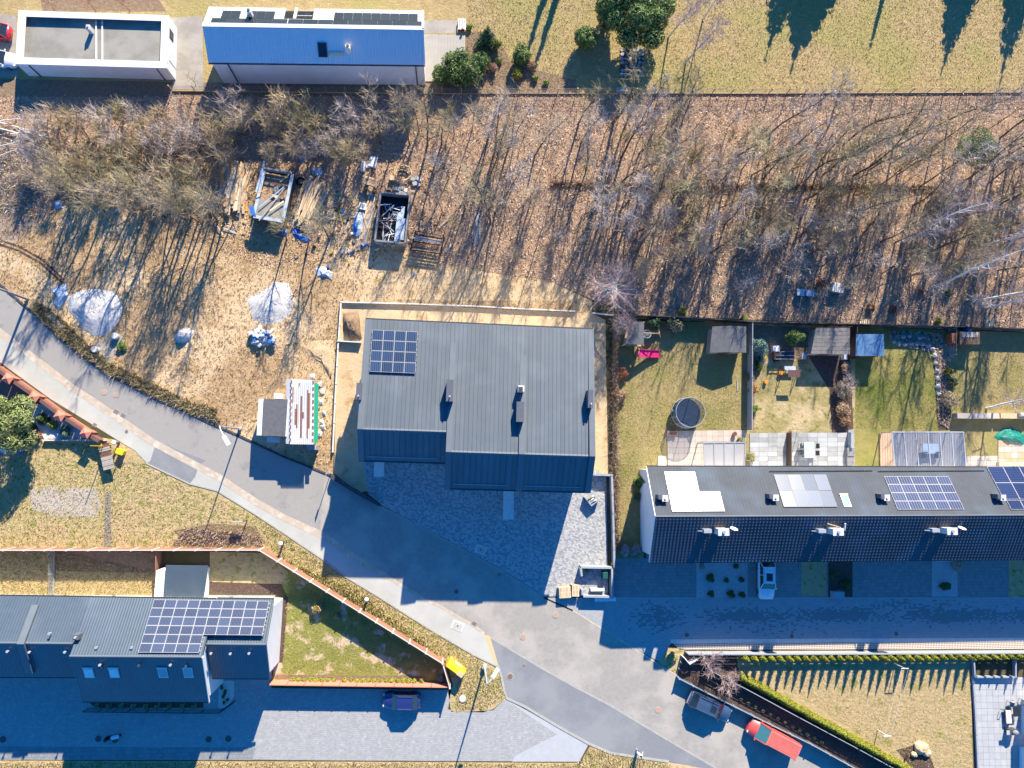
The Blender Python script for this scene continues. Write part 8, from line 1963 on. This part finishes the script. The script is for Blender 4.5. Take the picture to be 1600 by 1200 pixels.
def tufts(name, poly, n, h, mats, w, seed, wid=.03, clump=0):
    px, g = scatter_np(n, poly, seed)
    if clump: px = px[g.integers(0, max(1, n // clump), n)] + g.normal(0, 2.2, (n, 2)); px = px[inside(px, poly)]; n = len(px)
    c = to_ground(px); a = g.random(n) * 6.28; d = np.stack([np.cos(a), np.sin(a), np.zeros(n)], 1); hh = (h * (.4 + g.random(n)))[:, None]
    le = g.normal(size=(n, 3)) * .55; le[:, 2] = 1; tip = c + le * hh; wd = wid * (.6 + g.random((n, 1)))
    V = np.stack([c - d * wd, c + d * wd, tip], 1).reshape(-1, 3); V[:, 2] = np.maximum(V[:, 2], .005)
    o = bpy.data.objects.new(name, np_mesh(name, V, np.arange(3 * n).reshape(-1, 3), list(mats), g.choice(len(mats), n, p=np.array(w) / sum(w)))); COL.objects.link(o); o['kind'] = 'stuff'; return o
leaves('leaf_litter', WOOD, 120000, .055, ('litter_a', 'litter_b', 'litter_c'), (4, 4, 2), 1, .12)
leaves('leaf_litter', WOOD, 30000, .10, ('litter_a', 'litter_b', 'litter_c', 'straw_a'), (3, 5, 2, 1), 21, .2)
leaves('leaf_litter', [(1385, 516), (1470, 520), (1486, 560), (1482, 670), (1466, 660), (1458, 552), (1392, 536)], 3000, .12, ('litter_a', 'litter_b', 'stone_grey'), (3, 3, 3), 22, .15)
leaves('leaf_litter', [(60, 240), (330, 240), (560, 300), (600, 400), (420, 420), (200, 340)], 14000, .07, ('litter_a', 'litter_b', 'litter_c'), (3, 4, 1), 2)
tufts('dry_grass_tufts', CLEAR, 26000, .22, ('straw_a', 'straw_b', 'litter_b'), (4, 2, 2), 3, .035)
tufts('dry_grass_tufts', [(-60, -60), (1680, -60), (1680, 147), (730, 146), (730, -10), (-60, -10)], 70000, .13, ('straw_a', 'straw_b', 'straw_c', 'litter_c'), (4, 3, 1, 2), 4, .03)
tufts('dry_grass_tufts', [(-60, 690), (160, 690), (229, 726), (400, 806), (412, 854), (-60, 854)], 14000, .13, ('straw_a', 'straw_b', 'straw_c'), (4, 3, 3), 5, .035)
tufts('dry_grass_tufts', [(400, 806), (540, 902), (640, 964), (740, 1024), (783, 1056), (788, 1085), (760, 1108), (712, 1108), (712, 1066), (697, 1030), (440, 870), (415, 852)], 7000, .16, ('straw_a', 'straw_b', 'straw_c'), (4, 3, 2), 6, .035)
tufts('lawn_grass', [(960, 505), (1166, 508), (1166, 670), (1040, 670), (1005, 860), (970, 850)], 22000, .09, ('straw_a', 'straw_b', 'straw_c'), (3, 3, 2), 7, .025)
tufts('lawn_grass', [(1338, 560), (1470, 545), (1480, 670), (1338, 670)], 9000, .09, ('straw_b', 'straw_c', 'straw_a'), (3, 3, 1), 8, .025)
tufts('lawn_grass', [(1490, 545), (1640, 525), (1640, 640), (1490, 640)], 9000, .09, ('straw_a', 'straw_b'), (3, 3), 9, .025)
tufts('lawn_grass', [(1160, 1030), (1514, 1030), (1520, 1200), (1420, 1195)], 18000, .1, ('straw_a', 'straw_b', 'straw_c'), (5, 2, 1), 10, .025)
tufts('lawn_grass', [(450, 900), (690, 1040), (690, 1052), (440, 1052)], 12000, .09, ('straw_b', 'straw_c', 'straw_a'), (3, 2, 2), 12, .025)
tufts('dry_grass_tufts', [(0, 1190), (520, 1191), (900, 1193), (922, 1168), (1040, 1193), (1080, 1202), (1080, 1215), (0, 1215)], 9000, .2, ('straw_a', 'straw_b', 'litter_b'), (4, 2, 2), 13, .035)
tufts('dry_grass_tufts', [(0, 862), (84, 862), (250, 895), (250, 928), (0, 928)], 9000, .16, ('straw_a', 'straw_b'), (3, 1), 14, .03)
# weeds along the upper road edge
WEED = [(60, 470), (100, 500), (170, 565), (200, 580), (250, 605), (300, 628), (340, 640), (345, 660), (290, 640), (245, 620), (204, 598), (170, 582), (130, 554), (95, 526), (50, 484)]
tufts('weeds', WEED, 9000, .55, ('twig_olive', 'twig', 'straw_b', 'bark'), (3, 3, 2, 1), 15, .04, clump=14)
tufts('weeds', [(380, 830), (410, 842), (410, 852), (270, 850), (290, 825)], 2500, .35, ('twig', 'twig_pink', 'bark'), (2, 2, 1), 16, .03)
tufts('weeds', [(420, 862), (560, 925), (690, 1022), (690, 1030), (550, 946), (430, 866)], 4500, .4, ('straw_b', 'straw_c', 'straw_a'), (2, 2, 3), 17, .04, clump=12)
tufts('weeds', [(0, 205), (70, 215), (120, 300), (60, 340), (0, 330)], 3000, .5, ('twig', 'twig_grey', 'birch_bark'), (2, 2, 1), 18, .03)
tufts('undergrowth', [(640, 150), (1640, 150), (1640, 495), (1000, 480), (860, 430), (650, 390)], 26000, .45, ('twig', 'twig_grey', 'twig_pink', 'bark'), (3, 2, 2, 1), 19, .018, clump=10)
# felled birch poles at the far left
for k, (x0, y0, x1, y1, w) in enumerate(((-10, 190, 75, 212, .09), (-10, 200, 105, 228, .1), (20, 212, 80, 205, .07), (-10, 235, 35, 222, .08), (-5, 250, 30, 235, .08), (35, 205, 90, 222, .07), (60, 190, 95, 210, .06), (-10, 195, 40, 188, .1))):
    b = B(); b.tube([P(x0, y0) + Vector((0, 0, .35 + .05 * k)), P(x1, y1) + Vector((0, 0, .2 + .05 * k))], [w, w * .45], 6); solo(b, 'felled_pole', 'birch_bark', 'thin pale felled trunk in the brush pile at the far left', 'log', 'felled trunks at the far left')
# damp darker blocks in the shaded lane
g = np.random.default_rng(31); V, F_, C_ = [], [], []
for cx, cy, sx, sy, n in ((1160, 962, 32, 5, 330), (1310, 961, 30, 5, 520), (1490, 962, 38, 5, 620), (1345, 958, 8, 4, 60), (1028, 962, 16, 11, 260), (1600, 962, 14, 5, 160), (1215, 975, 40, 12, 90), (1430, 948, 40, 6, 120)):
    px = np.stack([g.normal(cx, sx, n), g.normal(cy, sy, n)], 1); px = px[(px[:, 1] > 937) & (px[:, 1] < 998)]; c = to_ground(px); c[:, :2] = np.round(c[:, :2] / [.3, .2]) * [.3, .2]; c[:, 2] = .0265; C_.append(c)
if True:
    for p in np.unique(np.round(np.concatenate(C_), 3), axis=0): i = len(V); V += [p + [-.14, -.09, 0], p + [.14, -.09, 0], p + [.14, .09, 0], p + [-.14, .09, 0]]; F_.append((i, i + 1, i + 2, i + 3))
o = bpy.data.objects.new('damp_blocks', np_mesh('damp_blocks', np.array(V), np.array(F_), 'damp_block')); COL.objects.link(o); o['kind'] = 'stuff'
# dead branches on the wood floor and the brushy line through its middle
px, g = scatter_np(900, WOOD, 41); c = to_ground(px); a = g.random(900) * 6.28; l = .3 + g.random(900) ** 2 * 2.2; d = np.stack([np.cos(a), np.sin(a), g.normal(0, .05, 900)], 1) * l[:, None]; c[:, 2] = .08 + g.random(900) * .1
o = bpy.data.objects.new('dead_branches', segs_to_mesh('dead_branches', np.concatenate([c, c + d, np.full((900, 1), .03), np.full((900, 1), .012)], 1), ['bark', 'twig_grey', 'birch_bark'], g.choice(3, 900, p=(.6, .3, .1)))); COL.objects.link(o); o['kind'] = 'stuff'
tufts('undergrowth', [(860, 284), (1110, 290), (1330, 288), (1500, 292), (1500, 300), (1330, 297), (1100, 299), (860, 293)], 6000, .5, ('bark', 'twig', 'litter_b'), (4, 2, 3), 42, .03)
for k, (x, y) in enumerate(((1396, 534), (1404, 537), (1413, 538), (1422, 537), (1431, 538), (1440, 538), (1449, 540), (1456, 546), (1459, 556), (1461, 568), (1463, 580), (1464, 592), (1465, 604), (1466, 616), (1420, 525), (1436, 528), (1410, 526))):
    b = B(); b.ball(P(x, y) + Vector((0, 0, .1)), rnd.uniform(.25, .42), rnd.uniform(.22, .36), .26, 8, 5, jit=.15); solo(b, 'rock', 'stone_grey', ordinal(k + 1) + ' rock along the curved edge of the rock bed, counted from its upper left', 'rock', 'rocks of the curved bed edge')
# loose timber and scrap strewn over the yard
for k in range(58):
    x, y = ((rnd.gauss(400, 38), rnd.gauss(345, 14)) if k % 3 == 0 else (rnd.gauss(520, 26), rnd.gauss(335, 26)) if k % 3 == 1 else (rnd.gauss(640, 40), rnd.gauss(345, 32)))
    a = rnd.uniform(0, 3.1); l = rnd.uniform(.5, 1.6); d = Vector((math.cos(a), math.sin(a), 0)) * l / 2; p = P(x, y) + Vector((0, 0, rnd.uniform(.06, .25))); b = B(); b.beam(p - d, p + d + Vector((0, 0, rnd.uniform(0, .15))), rnd.uniform(.08, .24), .04)
    solo(b, 'loose_board', rnd.choice(['timber', 'timber_pale', 'timber_grey', 'timber_orange', 'tarp_pale', 'rust']), 'loose board or batten strewn on the ground between the piles of the scrap yard', 'board', 'loose boards strewn over the scrap yard')
for k in range(40):
    x, y = (rnd.gauss(540, 60), rnd.gauss(350, 36)); box_thing('scrap_piece', x, y, rnd.uniform(.15, .5), rnd.uniform(.12, .4), rnd.uniform(.1, .4), rnd.uniform(0, 90), rnd.choice(['plastic_white', 'tarp_blue', 'rust', 'steel_grey', 'black', 'leaf_gold', 'tarp_pale', 'plastic_orange']), 'small scrap piece lying among the boards of the scrap yard', 'scrap', 'small scrap pieces in the scrap yard', bevel=.03)
